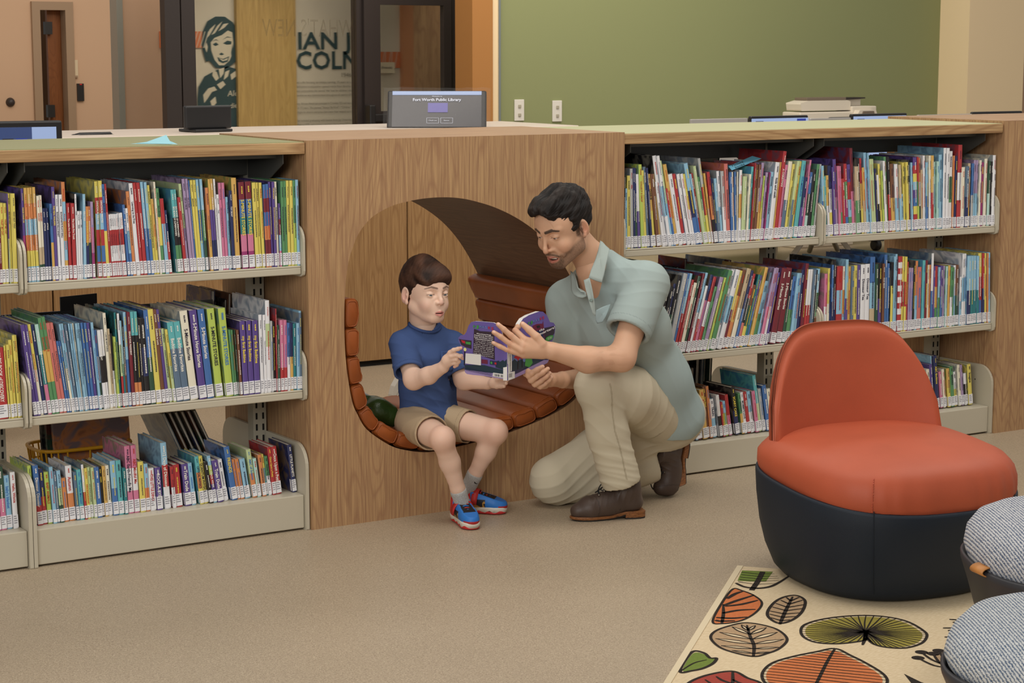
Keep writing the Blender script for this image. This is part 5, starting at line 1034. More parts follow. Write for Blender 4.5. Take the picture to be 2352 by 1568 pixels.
# ---------------------------------------------------------------- soft-body sculpting (distance fields -> one continuous mesh)
class Field:
    def __init__(s, lo, hi, h, fm=None):
        s.lo = np.array(lo, float); s.h = h; s.n = np.ceil((np.array(hi)-s.lo)/h).astype(int)+1
        s.ax = [(s.lo[i]+h*np.arange(s.n[i])).astype(np.float32) for i in range(3)]
        s.F = np.full(s.n, 9.0, np.float32); s.fm = fm or Matrix.Identity(4)
    def sl(s, lo, hi):
        a = np.clip(((np.array(lo)-s.lo)/s.h).astype(int)-1, 0, s.n); b = np.clip(((np.array(hi)-s.lo)/s.h).astype(int)+3, 0, s.n)
        return tuple(slice(a[i], max(a[i],b[i])) for i in range(3))
    def g(s, S): return s.ax[0][S[0]][:,None,None], s.ax[1][S[1]][None,:,None], s.ax[2][S[2]][None,None,:]
    def comb(s, S, d, k, sub):
        f = s.F[S]
        if f.size == 0: return
        if sub: d = -d
        if not sub:
            if k > 0:
                h_ = np.clip(.5+.5*(f-d)/k, 0, 1); s.F[S] = f*(1-h_)+d*h_-k*h_*(1-h_)
            else: s.F[S] = np.minimum(f, d)
        else:
            if k > 0:
                h_ = np.clip(.5-.5*(f-d)/k, 0, 1); s.F[S] = f*(1-h_)+d*h_+k*h_*(1-h_)
            else: s.F[S] = np.maximum(f, d)
    def cone(s, a, b, ra, rb, k=.01, sub=False, flat=None, fk=1.0):
        """tapered capsule; flat=axis, fk>1 widens it along that axis"""
        a = np.array(a, float); b = np.array(b, float); R = max(ra, rb)*max(1, fk)+k+s.h*2
        S = s.sl(np.minimum(a,b)-R, np.maximum(a,b)+R); X, Y, Z = s.g(S)
        ab = b-a; L2 = float(ab@ab)+1e-12
        t = np.clip(((X-a[0])*ab[0]+(Y-a[1])*ab[1]+(Z-a[2])*ab[2])/L2, 0, 1)
        qx = X-a[0]-t*ab[0]; qy = Y-a[1]-t*ab[1]; qz = Z-a[2]-t*ab[2]
        d2 = qx*qx+qy*qy+qz*qz
        if flat is not None:
            w_ = np.array(flat, float); w_ /= np.linalg.norm(w_); qn = qx*w_[0]+qy*w_[1]+qz*w_[2]; d2 = d2-qn*qn*(1-1/fk**2)
        s.comb(S, np.sqrt(np.maximum(d2, 0))-(ra+(rb-ra)*t), k, sub)
    def chain(s, pts, rs, k=.006, **kw):
        for i in range(len(pts)-1): s.cone(pts[i], pts[i+1], rs[i], rs[i+1], k, **kw)
    def ell(s, c, r, k=.01, sub=False, rot=None):
        c = np.array(c, float); r = np.array(r, float); R = r.max()+k+s.h*2
        S = s.sl(c-R, c+R); X, Y, Z = s.g(S); X = X-c[0]; Y = Y-c[1]; Z = Z-c[2]
        if rot is not None:
            m = np.array(rot.to_matrix() if hasattr(rot, 'to_matrix') else rot); X, Y, Z = (m[0][0]*X+m[1][0]*Y+m[2][0]*Z, m[0][1]*X+m[1][1]*Y+m[2][1]*Z, m[0][2]*X+m[1][2]*Y+m[2][2]*Z)
        k0 = np.sqrt((X/r[0])**2+(Y/r[1])**2+(Z/r[2])**2); k1 = np.sqrt((X/r[0]**2)**2+(Y/r[1]**2)**2+(Z/r[2]**2)**2)+1e-9
        s.comb(S, k0*(k0-1)/k1, k, sub)
    def half(s, p, n, k=.0):
        """cut away everything on the side n points to"""
        p = np.array(p, float); n = np.array(n, float); n /= np.linalg.norm(n); X, Y, Z = s.g((slice(None),)*3)
        d = (X-p[0])*n[0]+(Y-p[1])*n[1]+(Z-p[2])*n[2]; s.comb((slice(None),)*3, -d.astype(np.float32), k, True)
    def mesh(s, iso=0.0):
        F = s.F-iso; F[0]=F[-1]=9; F[:,0]=F[:,-1]=9; F[:,:,0]=F[:,:,-1]=9
        I = F < 0; n = np.array(F.shape)-1
        cs = np.zeros(n, np.int8)
        for dx in (0,1):
            for dy in (0,1):
                for dz in (0,1): cs += I[dx:n[0]+dx, dy:n[1]+dy, dz:n[2]+dz]
        C_ = np.argwhere((cs > 0) & (cs < 8)); idx = np.full(n, -1, np.int32); idx[C_[:,0],C_[:,1],C_[:,2]] = np.arange(len(C_))
        acc = np.zeros((len(C_),3)); cnt = np.zeros(len(C_))
        cor = [(0,0,0),(1,0,0),(0,1,0),(1,1,0),(0,0,1),(1,0,1),(0,1,1),(1,1,1)]
        val = [F[C_[:,0]+c[0], C_[:,1]+c[1], C_[:,2]+c[2]] for c in cor]
        for a in range(8):
            for ax_ in range(3):
                if cor[a][ax_] == 0:
                    b = a+(1,2,4)[ax_]; va, vb = val[a], val[b]; m = (va < 0) != (vb < 0)
                    t = va[m]/(va[m]-vb[m]); p = np.tile(np.array(cor[a], float), (len(t),1)); p[:,ax_] += t; acc[m] += p; cnt[m] += 1
        V = s.lo+s.h*(C_+acc/cnt[:,None])
        Q = []
        for ax_ in range(3):
            a = [slice(None)]*3; b = [slice(None)]*3; a[ax_] = slice(0,-1); b[ax_] = slice(1,None)
            A, B = I[tuple(a)], I[tuple(b)]; E = np.argwhere(A != B); o1, o2 = [(1,2),(2,0),(0,1)][ax_]
            E = E[(E[:,o1] > 0) & (E[:,o2] > 0) & (E[:,o1] < n[o1]) & (E[:,o2] < n[o2])]
            fl = A[E[:,0],E[:,1],E[:,2]]
            def ix(d1, d2):
                e = E.copy(); e[:,o1] -= d1; e[:,o2] -= d2; return idx[e[:,0],e[:,1],e[:,2]]
            q = np.stack([ix(1,1), ix(0,1), ix(0,0), ix(1,0)], 1); q[~fl] = q[~fl][:,::-1]; Q.append(q)
        Q = np.concatenate(Q); return V, Q
def norms(V, Q):
    a = V[Q[:,2]]-V[Q[:,0]]; b = V[Q[:,3]]-V[Q[:,1]]; fn = np.cross(a, b); N = np.zeros_like(V)
    for k in range(4): np.add.at(N, Q[:,k], fn)
    return N/(np.linalg.norm(N, axis=1, keepdims=True)+1e-12)
def smooth_v(V, Q, it=1, lam=.5):
    E = np.concatenate([Q[:,[0,1]],Q[:,[1,2]],Q[:,[2,3]],Q[:,[3,0]]]); 
    for _ in range(it):
        S = np.zeros_like(V); c = np.zeros(len(V)); np.add.at(S, E[:,0], V[E[:,1]]); np.add.at(c, E[:,0], 1); np.add.at(S, E[:,1], V[E[:,0]]); np.add.at(c, E[:,1], 1)
        V = V+lam*(S/c[:,None]-V)
    return V
def tow(V, fm):
    m = np.array(fm); return V@m[:3,:3].T+m[:3,3]
def lerpc(c, d, w_): return c*(1-w_[:,None])+np.array(d)[None,:]*w_[:,None]
def sculpt(name, pieces, m, parent=None):
    """pieces: list of (V world, quads, colours n x 3 linear or None)"""
    vs, qs, cs, o = [], [], [], 0
    for V, Q, c in pieces:
        vs.append(V); qs.append(Q+o); o += len(V); cs.append(np.ones((len(V),3)) if c is None else c)
    V = np.concatenate(vs); Q = np.concatenate(qs); c = np.concatenate(cs)
    me = bpy.data.meshes.new(name); me.vertices.add(len(V)); me.vertices.foreach_set('co', V.astype(np.float32).ravel())
    me.loops.add(len(Q)*4); me.polygons.add(len(Q)); me.loops.foreach_set('vertex_index', Q.astype(np.int32).ravel())
    me.polygons.foreach_set('loop_start', np.arange(0, len(Q)*4, 4, dtype=np.int32)); me.update(calc_edges=True); me.validate()
    me.polygons.foreach_set('use_smooth', [True]*len(me.polygons))
    at_ = me.color_attributes.new('tint', 'FLOAT_COLOR', 'POINT'); at_.data.foreach_set('color', np.concatenate([c, np.ones((len(c),1))], 1).astype(np.float32).ravel())
    me.materials.append(m); ob = bpy.data.objects.new(name, me); C.objects.link(ob)
    if parent: attach(ob, parent)
    return ob
def tint_mat(name, rough=.5, sub=0.0, bump=None, spec=.4, stretch=None, sheen=0):
    m = mat(name, (1,1,1,1), rough, spec=spec, sub=sub, sheen=sheen); nt = m.node_tree; b = nt.nodes['Principled BSDF']
    a = nt.nodes.new('ShaderNodeAttribute'); a.attribute_name = 'tint'; nt.links.new(a.outputs['Color'], b.inputs['Base Color'])
    if bump:
        tc = nt.nodes.new('ShaderNodeTexCoord'); n = nt.nodes.new('ShaderNodeTexNoise'); n.inputs['Scale'].default_value = bump[0]; n.inputs['Detail'].default_value = 3
        mp = nt.nodes.new('ShaderNodeMapping'); 
        if stretch: mp.inputs['Scale'].default_value = stretch
        nt.links.new(tc.outputs['Object'], mp.inputs['Vector']); nt.links.new(mp.outputs[0], n.inputs['Vector'])
        bp = nt.nodes.new('ShaderNodeBump'); bp.inputs['Strength'].default_value = bump[1]; bp.inputs['Distance'].default_value = bump[2]
        nt.links.new(n.outputs['Fac'], bp.inputs['Height']); nt.links.new(bp.outputs[0], b.inputs['Normal'])
    return m
def c3(r, g, b): return np.array([s2l(r), s2l(g), s2l(b)])
def vnoise(V, f, seed=0, oct_=2):
    """cheap smooth pseudo-noise from summed sines"""
    r = np.random.RandomState(seed); out = np.zeros(len(V))
    for o in range(oct_):
        for k in range(6):
            d = r.normal(size=3); d /= np.linalg.norm(d); out += np.sin(V@(d*f*(2**o)*(.7+.6*r.rand()))+r.rand()*6.28)/(2**o)
    return out/6
def folds(V, N, d, f, amp, seed=0, warp=1.2, mask=None):
    """creases running across direction d (phase varies along d)"""
    d = np.array(d, float); d /= np.linalg.norm(d)
    ph = V@d*f+warp*vnoise(V, f*.22, seed, 2)*2.2
    w_ = 1-np.abs(np.sin(ph)); w_ = w_**1.6-.35
    g = np.clip(.5+.8*vnoise(V, f*.12, seed+5, 1), 0, 1)
    a = amp*w_*g
    if mask is not None: a = a*mask
    return V+N*a[:,None]
def near(V, a, b, r, soft):
    """1 near segment a-b, fading out"""
    a = np.array(a, float); b = np.array(b, float); ab = b-a; t = np.clip(((V-a)@ab)/(ab@ab+1e-12), 0, 1); d = np.linalg.norm(V-a-t[:,None]*ab, axis=1)
    return np.clip(1-(d-r)/soft, 0, 1)

def head(fm, neck, P, base, h=.0016):
    """head and neck in the head's own frame: x = its right, y = forward, z = up. neck: list of (world point, radius)"""
    inv = fm.inverted(); sc_ = fm.to_scale()[0]
    nk = [(np.array(inv @ Vector(p)), r/sc_) for p, r in neck]
    lo = np.minimum([-.105,-.14,-.16], np.min([p-r-.01 for p, r in nk], 0)); hi = np.maximum([.105,.135,.155], np.max([p+r+.01 for p, r in nk], 0))
    f = Field(lo, hi, h/sc_, fm); ch = P['chin']; ez = P['ez']; ex = P['ex']; fl = P['full']
    f.ell((0,-.020,.038), (.076,.096,.088), 0)
    f.ell((0,.022,-.002), (.064,.070,.075), .02); f.ell((0,.030,.036), (.062,.064,.060), .02)
    jw = P.get('jw',1.0); f.ell((0,.02,-.045), (.058*fl*jw,.060,.062), .02)
    for s in (-1, 1):
        f.cone((s*.056*fl*jw,-.006,-.045), (s*.050*fl*jw,.005,ch+.050), .016, .018, .02); f.cone((s*.050*fl*jw,.005,ch+.050), (s*.014,.066,ch+.014), .019, .016*P['jaw'], .022)
        f.ell((s*.040*P.get('ck',1),.060,ez-.038), (.023*fl*P.get('ck',1),.022,.024), .018)
        f.cone((s*.010,.0875,ez+.020), (s*.046,.066,ez+.022), .0075*P['brow'], .007*P['brow'], .012)
    f.ell((0,.070,ch+.022), (.022,.017,.018), .016)
    f.ell((0,.075,ez-.068*P['nl']), (.027,.018,.024), .016)
    n0 = ez+.008; n1 = ez-.036*P['nl']
    for s in (-1, 1): f.ell((s*ex,.090,ez+.003), (.017,.014,.0125), .010, sub=True)
    f.cone((0,.084,n0+.010), (0,.094+.011*P['nose'],n1+.008), .0068, .0066*P['nw'], .009); f.cone((0,.094+.011*P['nose'],n1+.008), (0,.094+.012*P['nose'],n1+.001), .0066*P['nw'], .0082*P['nw'], .006); f.cone((0,.094+.010*P['nose'],n1), (0,.090,n1-.006), .007*P['nw'], .006, .006)
    for s in (-1, 1):
        f.ell((s*.0115*P['nw'],.091,n1-.001), (.0062,.010,.0068), .006)
        f.ell((s*.0062*P['nw'],.099,n1-.0095), (.0032,.0055,.0035), .002, sub=True)
    mz = P['mz']; mw = P['mw']
    for s in (-1, 1):
        f.cone((0,.0945,mz+.0055), (s*mw,.083,mz+.002*P['smile']), .0048, .0028, .004); f.cone((0,.0925,mz-.0075-P['open']*.5), (s*mw*.92,.082,mz-.001+.002*P['smile']), .0053, .003, .004)
        
        if P.get('fold'): f.cone((s*.020,.086,n1-.002), (s*(mw+.010),.071,mz+.004), .0045*P['fold'], .004*P['fold'], .010)
    f.ell((0,.092,mz-.0005-P['open']*.2), (mw*.86,.012,(.0018 if P['open'] > .002 else .0009)+P['open']*.5), .0015, sub=True)
    if P['open'] > .002: f.ell((0,.086,mz-.001), (mw*.8,.014,.003+P['open']*.45), .002, sub=True)
    ey = .0735; er = .0125
    for s in (-1, 1):
        f.ell((s*ex,ey,ez), (er+.0016,)*3, .004)
        f.ell((s*ex,ey+er,ez+P['lid']), (P.get('ew',.0118),.0075,P['slit']), .0012, sub=True, rot=Matrix.Rotation(s*-.08,3,'Y'))
        f.cone((s*(ex-.011),.0835,ez+.0065+P['lid']*.3), (s*(ex+.013),.076,ez+.006+P['lid']*.3), P.get('uf',.0022), P.get('uf',.0022), .004)
        # ear
        a_ = s*(.077 if fl < 1.05 else .079)
        R_ = Matrix.Rotation(-.22,3,'X') @ Matrix.Rotation(s*.26,3,'Z')
        es = P.get('ear',1.0); f.ell((a_+s*.002*es,-.014,-.004), (.0065,.0175*es,.031*es), .004, rot=R_)
        f.ell((a_+s*.0062,-.009,-.001), (.0050,.0105*es,.0195*es), .002, sub=True, rot=R_)
        f.ell((a_+s*.001,-.006,-.030), (.0055,.0085,.009), .005)
        f.ell((a_+s*.001,-.004,-.003), (.004,.004,.006), .003)
        f.cone((a_+s*.004,-.016,.012), (a_+s*.004,-.019,-.012), .0022, .0022, .003)
    for (p, r), (p2, r2) in zip(nk[:-1], nk[1:]): f.cone(p, p2, r, r2, .022)
    V, Q = f.mesh(); V = smooth_v(V, Q, 1, .35)
    c = np.tile(base, (len(V),1)); c = c*(1+.05*vnoise(V, 60, 3, 2))[:,None]
    E = lambda q, r: np.clip(1.4-1.4*np.sqrt((((V-np.array(q))/np.array(r))**2).sum(1)), 0, 1)
    blush = c3(*P['blush'])
    for s in (-1, 1):
        c = lerpc(c, blush, .26*E((s*.045,.06,ez-.04), (.03,.04,.026))); c = lerpc(c, blush, .5*E((s*.082,-.014,-.01), (.014,.025,.035)))
    c = lerpc(c, blush, .35*E((0,.105,n1), (.016,.02,.014)))
    lip = c3(*P['lip']); A = np.abs(V[:,0])
    zc = mz+.0005-P['open']*.15
    ll = np.clip(1.6-1.6*np.sqrt((V[:,0]/(mw*1.06))**2+((V[:,2]-zc+(.0015))/(.0115+P['open']*.55))**2), 0, 1)*(V[:,1] > .074)*np.clip(1.3-(A/mw)**4*.6,0,1)
    c = lerpc(c, lip, np.clip(ll*2.2, 0, 1)*.85)
    inside = (V[:,1] < .0885-(A/mw)**2*.011) & (V[:,1] > .06) & (A < mw*.9) & (np.abs(V[:,2]-mz+P['open']*.2) < (.003 if P['open'] > .002 else .0008)+P['open']*.6)
    c[inside] = c3(62,22,20)
    # brows and lashes (hair colour)
    hc = c3(*P['hair']); nz = np.random.RandomState(4).rand(len(V))
    for s in (-1, 1):
        b0 = (s*.013,.088,ez+.0185+P['bz']+P.get('bi',0)); b1 = (s*.032,.086,ez+.0255+P['bz']); b2 = (s*.050,.066,ez+.0195+P['bz'])
        W2 = V*np.array([1,.25,1]); z2 = lambda q: (q[0],q[1]*.25,q[2]); w_ = np.maximum(near(W2,z2(b0),z2(b1),.0034*P['bt'],.0026), near(W2,z2(b1),z2(b2),.0024*P['bt'],.0022))*(V[:,1] > .045); c = lerpc(c, hc, w_*P['bs']*(.9+.1*nz))
        d_ = V-np.array([s*ex,ey,ez+P['lid']]); sl = P['slit']
        rr = np.sqrt((d_[:,0]/(P.get('ew',.0118)+.0007))**2+((d_[:,2]-.0004)/(sl+.0010))**2); w_ = np.clip(1-np.abs(rr-1.05)/.28, 0, 1)*(V[:,1] > .07)*(d_[:,2] > .0002)*(np.abs(d_[:,0]) < .0150); c = lerpc(c, c3(*P['lash']), w_*.85)
    if P.get('beard'):
        bc = c3(*P['beard']); jawl = np.clip((ez-.030-V[:,2])/.012, 0, 1)*np.clip((V[:,1]+.012)/.012, 0, 1)
        line = np.clip((-.018-.010*0+(.060-V[:,1])*(-.62)+.0-V[:,2])/.010+.0, 0, 1)
        side = np.clip((.072-V[:,1])/.02, 0, 1)
        low = np.clip(((-.052+.35*np.clip(.075-V[:,1],0,.09))-V[:,2])/.012, 0, 1)
        goat = np.clip(1.5-1.5*np.sqrt((V[:,0]/.034)**2+((V[:,2]-(mz-.016))/.046)**2), 0, 1)*(V[:,1] > .05)
        stache = near(V, (-.026,.09,mz+.006), (0,.1,mz+.014), .004, .004)+near(V, (.026,.09,mz+.006), (0,.1,mz+.014), .004, .004)
        neckc = np.clip((V[:,2]-(ch-.016+.45*np.clip(.07-V[:,1],0,.1)))/.010, 0, 1)
        w_ = np.clip(low*.72+goat*1.2+stache*1.3, 0, 1)*neckc*(1-np.clip(ll*3,0,1))*(V[:,1] > -.004)
        c = lerpc(c, bc, w_*(.62+.38*nz)*.93)
    if P.get('burn'):
        for s in (-1, 1):
            w_ = near(V, (s*.074,.004,.030), (s*.073,.006,-.018), .009, .007); c = lerpc(c, hc, w_*(.55+.4*nz))
            w_ = near(V, (s*.05,-.085,-.035), (s*.066,-.05,-.03), .012, .012); c = lerpc(c, hc, w_*(.5+.4*nz))
        w_ = near(V, (-.03,-.098,-.04), (.03,-.098,-.04), .012, .014); c = lerpc(c, hc, w_*(.5+.4*nz))
    return (tow(V, fm), Q, np.clip(c,0,1)), f
def eyes(fm, P, parent, iris, gaze):
    """two eyeballs with iris and pupil; gaze in head frame"""
    wh = mat('eye white', rgb(214,206,200), .15, coat=.5); ir = mat('iris', rgb(*iris), .15, coat=1.0); pu = mat('pupil', rgb(12,10,10), .1, coat=1.0)
    for s in (-1, 1):
        mb = MB(); prof = [(0,1.0),(.16,.987),(.19,.982),(.44,.898),(.48,.877),(.62,.785),(.85,.527),(1,.0),(.85,-.527),(.5,-.866),(0,-1)]
        r = .0125; g = Vector(gaze).normalized(); c_ = Vector((s*P['ex'],.0735,P['ez']))
        for a, b, m_ in ((0,2,pu),(2,4,ir),(4,11,wh)): mb.lathe([(q[0]*r, q[1]*r) for q in prof[a:b+(0 if b == 11 else 1)]] if True else 0, c_, m_, 28, ax=g)
        mb.xf(fm); mb.build('eye', parent, smooth=True)

# ---------------------------------------------------------------- people
SK_M = c3(210,166,136); SK_B = c3(230,194,172)
skin = tint_mat('skin', .5, sub=.12, bump=(420,.12,.0006), spec=.35)
cloth = {}
def cloth_mat(name, rough=.9, sc_=900, st=.25, sheen=.0):
    return tint_mat(name, rough, bump=(sc_,st,.0006), spec=.15, sheen=sheen)
def hand(f, wrist, rw, palm, fingers, k=.004, pk=.010):
    """fingers: list of (joint points, radii); palm: list of (a,b,ra,rb)"""
    for a, b, ra, rb in palm: f.cone(a, b, ra, rb, pk)
    for pts, rs in fingers: f.chain(pts, rs, k)
def fm_of(o, fwd, up, s=1.0):
    y = Vector(fwd).normalized(); z = Vector(up); z = (z-y*z.dot(y)).normalized(); x = y.cross(z)
    m = Matrix((x, y, z)).transposed().to_4x4(); return Matrix.Translation(Vector(o)) @ m @ Matrix.Scale(s, 4)
def nails(V, c, tips, col=(232,190,170), r=.0052):
    for p, n in tips:
        p = np.array(p); n = np.array(n, float); n /= np.linalg.norm(n); w_ = near(V, p+n*.006, p+n*.006, r*.75, r*.35); c = lerpc(c, c3(*col), w_*.75)
    return c

# ============ the man, kneeling on his right knee
man = thing('person', 'bearded man in a sage green shirt kneeling and holding the open board book', 'person', (1.05,-.27,0))
earL = Vector((0.8227, -0.3600, 0.9797))
fM = fm_of(earL, (-.88,-.24,-.40), (-.385,-.10,.915), 1.02); fM = Matrix.Translation(fM.col[0].to_3d()*.078+Vector((-.012,.004,-.004))) @ fM @ Matrix.Diagonal((1,.97,1,1))
PM = dict(chin=-.112, ez=.004, ex=.0315, full=1.0, jaw=1.1, brow=1.15, nl=1.12, nose=1.15, fold=1.0, nw=1.0, mz=-.070, mw=.028, smile=4.6, open=.0060, lid=-.0035, slit=.0022, blush=(208,132,106), lip=(172,98,86), hair=(30,24,22), bz=.001, bi=.0025, bt=1.25, bs=.95, lash=(36,24,20), beard=(34,25,21), burn=True)
nb = (0.9181, -0.2750, 0.8267)
(mh, fh) = head(fM, [(tuple(fM @ Vector((0,-.026,-.045))), .052), (tuple(Vector(nb)+Vector((.0,.01,.03))), .055), (tuple(Vector(nb)+Vector((.035,.03,-.08))), .062)], PM, SK_M)
# left arm (near) and hand
shL = (1.0277, -0.4200, 0.7804); elL = (0.8751, -0.5000, 0.5610); wrL = (0.6316, -0.4600, 0.5984)
shR = (0.9207, -0.1100, 0.6964); elR = (1.0276, -0.1300, 0.4297); wrR = (0.7781, -0.3000, 0.4698)
wm = (0.7524, -0.4850, 0.5635)
f = Field(np.minimum(np.minimum(shL,elL),(0.4438, -0.4000, 0.6141))-np.array([.06,.09,.1]), np.maximum(np.maximum(shL,elL),wrL)+np.array([.08,.11,.08]), .0021)
f.cone(shL, elL, .053, .040, .01); f.cone(elL, wm, .040, .040, .03); f.cone(wm, wrL, .041, .027, .02, flat=(0,.3,1), fk=1.0)
pcen = (0.5753, -0.4450, 0.6066)
mcpI = (0.5474, -0.4320, 0.6365); mcpM = (0.5361, -0.4370, 0.6199); mcpR = (0.5322, -0.4380, 0.6049); mcpP = (0.5413, -0.4340, 0.5897)
palm = [(wrL, (0.5980, -0.4480, 0.6149), .026, .021), ((0.5980, -0.4480, 0.6149), mcpI, .019, .0125), ((0.5980, -0.4480, 0.6037), mcpM, .019, .0125), ((0.5997, -0.4480, 0.5966), mcpR, .018, .0120), ((0.6043, -0.4460, 0.5903), mcpP, .017, .0115)]
fingL = [([mcpI, (0.5316, -0.4000, 0.6645), (0.5574, -0.3720, 0.6705), (0.5895, -0.3500, 0.6613)], [.0112,.0098,.0088,.0076]),
 ([mcpM, (0.5030, -0.4170, 0.6534), (0.4833, -0.4070, 0.6732), (0.4678, -0.3980, 0.6886)], [.0112,.0096,.0086,.0074]),
 ([mcpR, (0.4965, -0.4170, 0.6288), (0.4725, -0.4060, 0.6502), (0.4528, -0.3960, 0.6644)], [.0108,.0092,.0084,.0072]),
 ([mcpP, (0.4919, -0.4140, 0.6079), (0.4711, -0.4030, 0.6193), (0.4536, -0.3920, 0.6305)], [.0102,.0086,.0076,.0066]),
 ([(0.5951, -0.4550, 0.6230), (0.5798, -0.4480, 0.6471), (0.5650, -0.4300, 0.6670), (0.5528, -0.4080, 0.6849)], [.017,.0132,.0112,.0088])]
hand(f, wrL, .026, palm, fingL)
V, Q = f.mesh(); V = smooth_v(V, Q, 1, .3); c = np.tile(SK_M,(len(V),1))*(1+.06*vnoise(V,70,5,2))[:,None]
for p in (mcpI,mcpM,mcpR,mcpP,fingL[1][0][1],fingL[2][0][1],fingL[3][0][1],fingL[0][0][1]): c = lerpc(c, c3(196,118,92), .35*near(V,p,p,.007,.008))
c = lerpc(c, c3(150,100,70), .25*near(V, wm, elL, .03, .02)*(vnoise(V*np.array([1,.6,3]),160,8,1) > .15))
c = nails(V, c, [(fingL[1][0][3],(-.3,-1,.5)),(fingL[2][0][3],(-.3,-1,.5)),(fingL[3][0][3],(-.3,-1,.4)),(fingL[4][0][3],(-.5,-1,.6))])
armL = (V, Q, np.clip(c,0,1))
# right arm and hand under the book
f = Field(np.minimum(np.minimum(shR,elR),(0.5580, -0.4000, 0.4922))-np.array([.07,.09,.07]), np.maximum(np.maximum(shR,elR),wrR)+np.array([.08,.08,.08]), .0021)
f.cone(shR, elR, .052, .042, .01); f.cone(elR, wrR, .044, .027, .02)
rI = (0.5907, -0.3850, 0.5127); rM = (0.6007, -0.3850, 0.4962); rR = (0.6189, -0.3800, 0.4810); rP = (0.6422, -0.3750, 0.4711)
pb = (0.7037, -0.3350, 0.4814)
palm = [(wrR, pb, .025, .022), (pb, (0.6499, -0.3500, 0.4940), .022, .016), ((0.6499, -0.3500, 0.4940), rI, .013, .010), ((0.6567, -0.3500, 0.4848), rM, .013, .010), ((0.6651, -0.3500, 0.4755), rR, .013, .010), ((0.6770, -0.3500, 0.4686), rP, .013, .0095)]
fingR = [([rI, (0.5956, -0.3980, 0.5226), (0.6169, -0.3960, 0.5304), (0.6433, -0.3860, 0.5367)], [.0100,.0094,.0088,.0074]),
 ([rM, (0.6123, -0.3980, 0.5098), (0.6382, -0.3940, 0.5183), (0.6661, -0.3820, 0.5271)], [.0100,.0094,.0086,.0074]),
 ([rR, (0.6329, -0.3920, 0.4929), (0.6568, -0.3860, 0.5028), (0.6781, -0.3740, 0.5107)], [.0100,.0090,.0084,.0072]),
 ([rP, (0.6532, -0.3840, 0.4800), (0.6735, -0.3760, 0.4870), (0.6901, -0.3660, 0.4942)], [.0094,.0084,.0076,.0066]),
 ([(0.6599, -0.3450, 0.4867), (0.6264, -0.3500, 0.4990), (0.5928, -0.3660, 0.5155), (0.5871, -0.3880, 0.5290)], [.014,.0115,.0098,.0080])]
hand(f, wrR, .026, palm, fingR)
V, Q = f.mesh(); V = smooth_v(V, Q, 1, .3); c = np.tile(SK_M,(len(V),1))*(1+.06*vnoise(V,70,6,2))[:,None]
c = nails(V, c, [(fingR[k][0][3],(.3,-1,.5)) for k in range(4)])
armR = (V, Q, np.clip(c,0,1))
# trunk inside the clothes, legs down to the ankles
pel = Vector((1.2321, -0.2000, 0.3032)); che = Vector((1.0185, -0.2700, 0.6701)); vax = Vector((.29,-.957,-.03))
hpL = (1.1641, -0.2800, 0.3223); hpR = (1.2365, -0.1300, 0.2685); knL = (0.8524, -0.4000, 0.4571); anL = (0.9504, -0.4000, 0.0918); knR = (0.8560, -0.1200, 0.0815); anR = (1.2591, -0.2050, 0.1202)
f = Field((.55,-.6,.0), (1.55,.12,.95), .008)
f.cone(pel, che, .09, .09, .03, flat=vax, fk=1.4); f.cone(che, nb, .09, .06, .03); f.cone(che, shL, .07, .052, .03); f.cone(che, shR, .07, .05, .03)
for a, b, c_ in ((hpL,knL,anL),(hpR,knR,anR)): f.cone(pel, a, .09, .07, .03); f.cone(a, b, .068, .05, .03); f.cone(b, tuple(np.array(b)*.45+np.array(c_)*.55), .05, .04, .02)
V, Q = f.mesh(); trunk = (V, Q, np.tile(SK_M,(len(V),1)))
body = sculpt('body', [mh, armL, armR, trunk], skin, man)
eyes(fM, PM, man, (60,40,28), (-.02,.8,-.55))
# teeth
mb = MB(); mb.box((-.0165,.0805,-.0042),(.0165,.0855,.0042), mat('teeth', rgb(226,218,204), .25)); 
for i in range(len(mb.v)): x,y,z = mb.v[i]; mb.v[i] = (x, y-9*x*x, z+PM['mz']-.0005)
mb = MB(); tm = mat('teeth enamel', rgb(226,218,204), .25)
for k in range(-4,4):
    x0, x1 = k*.0042+.0002, (k+1)*.0042-.0002; y = .0885-9*((x0+x1)/2)**2
    mb.box((x0, y-.005, PM['mz']-.0035), (x1, y, PM['mz']+.0045), tm)
mb.xf(fM); mb.build('teeth', man, bevel=.0006)

# hair
def hair(fm, parts, cuts, P, col, col2, parent, h=.0019, amp=.004, fr=(170,60), flow=(0,1,.2), mname='hair', seed=1, tuft=None):
    sc_ = fm.to_scale()[0]; f = Field((-.12,-.16,-.12), (.12,.14,.17), h/sc_, fm)
    for p in parts: getattr(f, p[0])(*p[1:-1], **p[-1])
    for p in cuts: getattr(f, p[0])(*p[1:-1], sub=True, **p[-1])
    V, Q = f.mesh(); V = smooth_v(V, Q, 1, .4); N = norms(V, Q)
    fl = np.array(flow, float); fl /= np.linalg.norm(fl)
    U = V-np.outer(V@fl, fl)*.86
    s1 = vnoise(U, fr[0], seed, 3); s2 = vnoise(V, fr[1], seed+4, 2)
    V2 = V+N*(amp*(s1*.7+s2*.9))[:,None]
    t = np.clip(.5+.7*s1+.2*s2, 0, 1); c = np.array(col)[None,:]*(1-t[:,None])+np.array(col2)[None,:]*t[:,None]
    return sculpt('hair', [(tow(V2, fm), Q, c)], tint_mat(mname, .6, bump=(300,.5,.002), spec=.25, stretch=(1,1,.25)), parent)
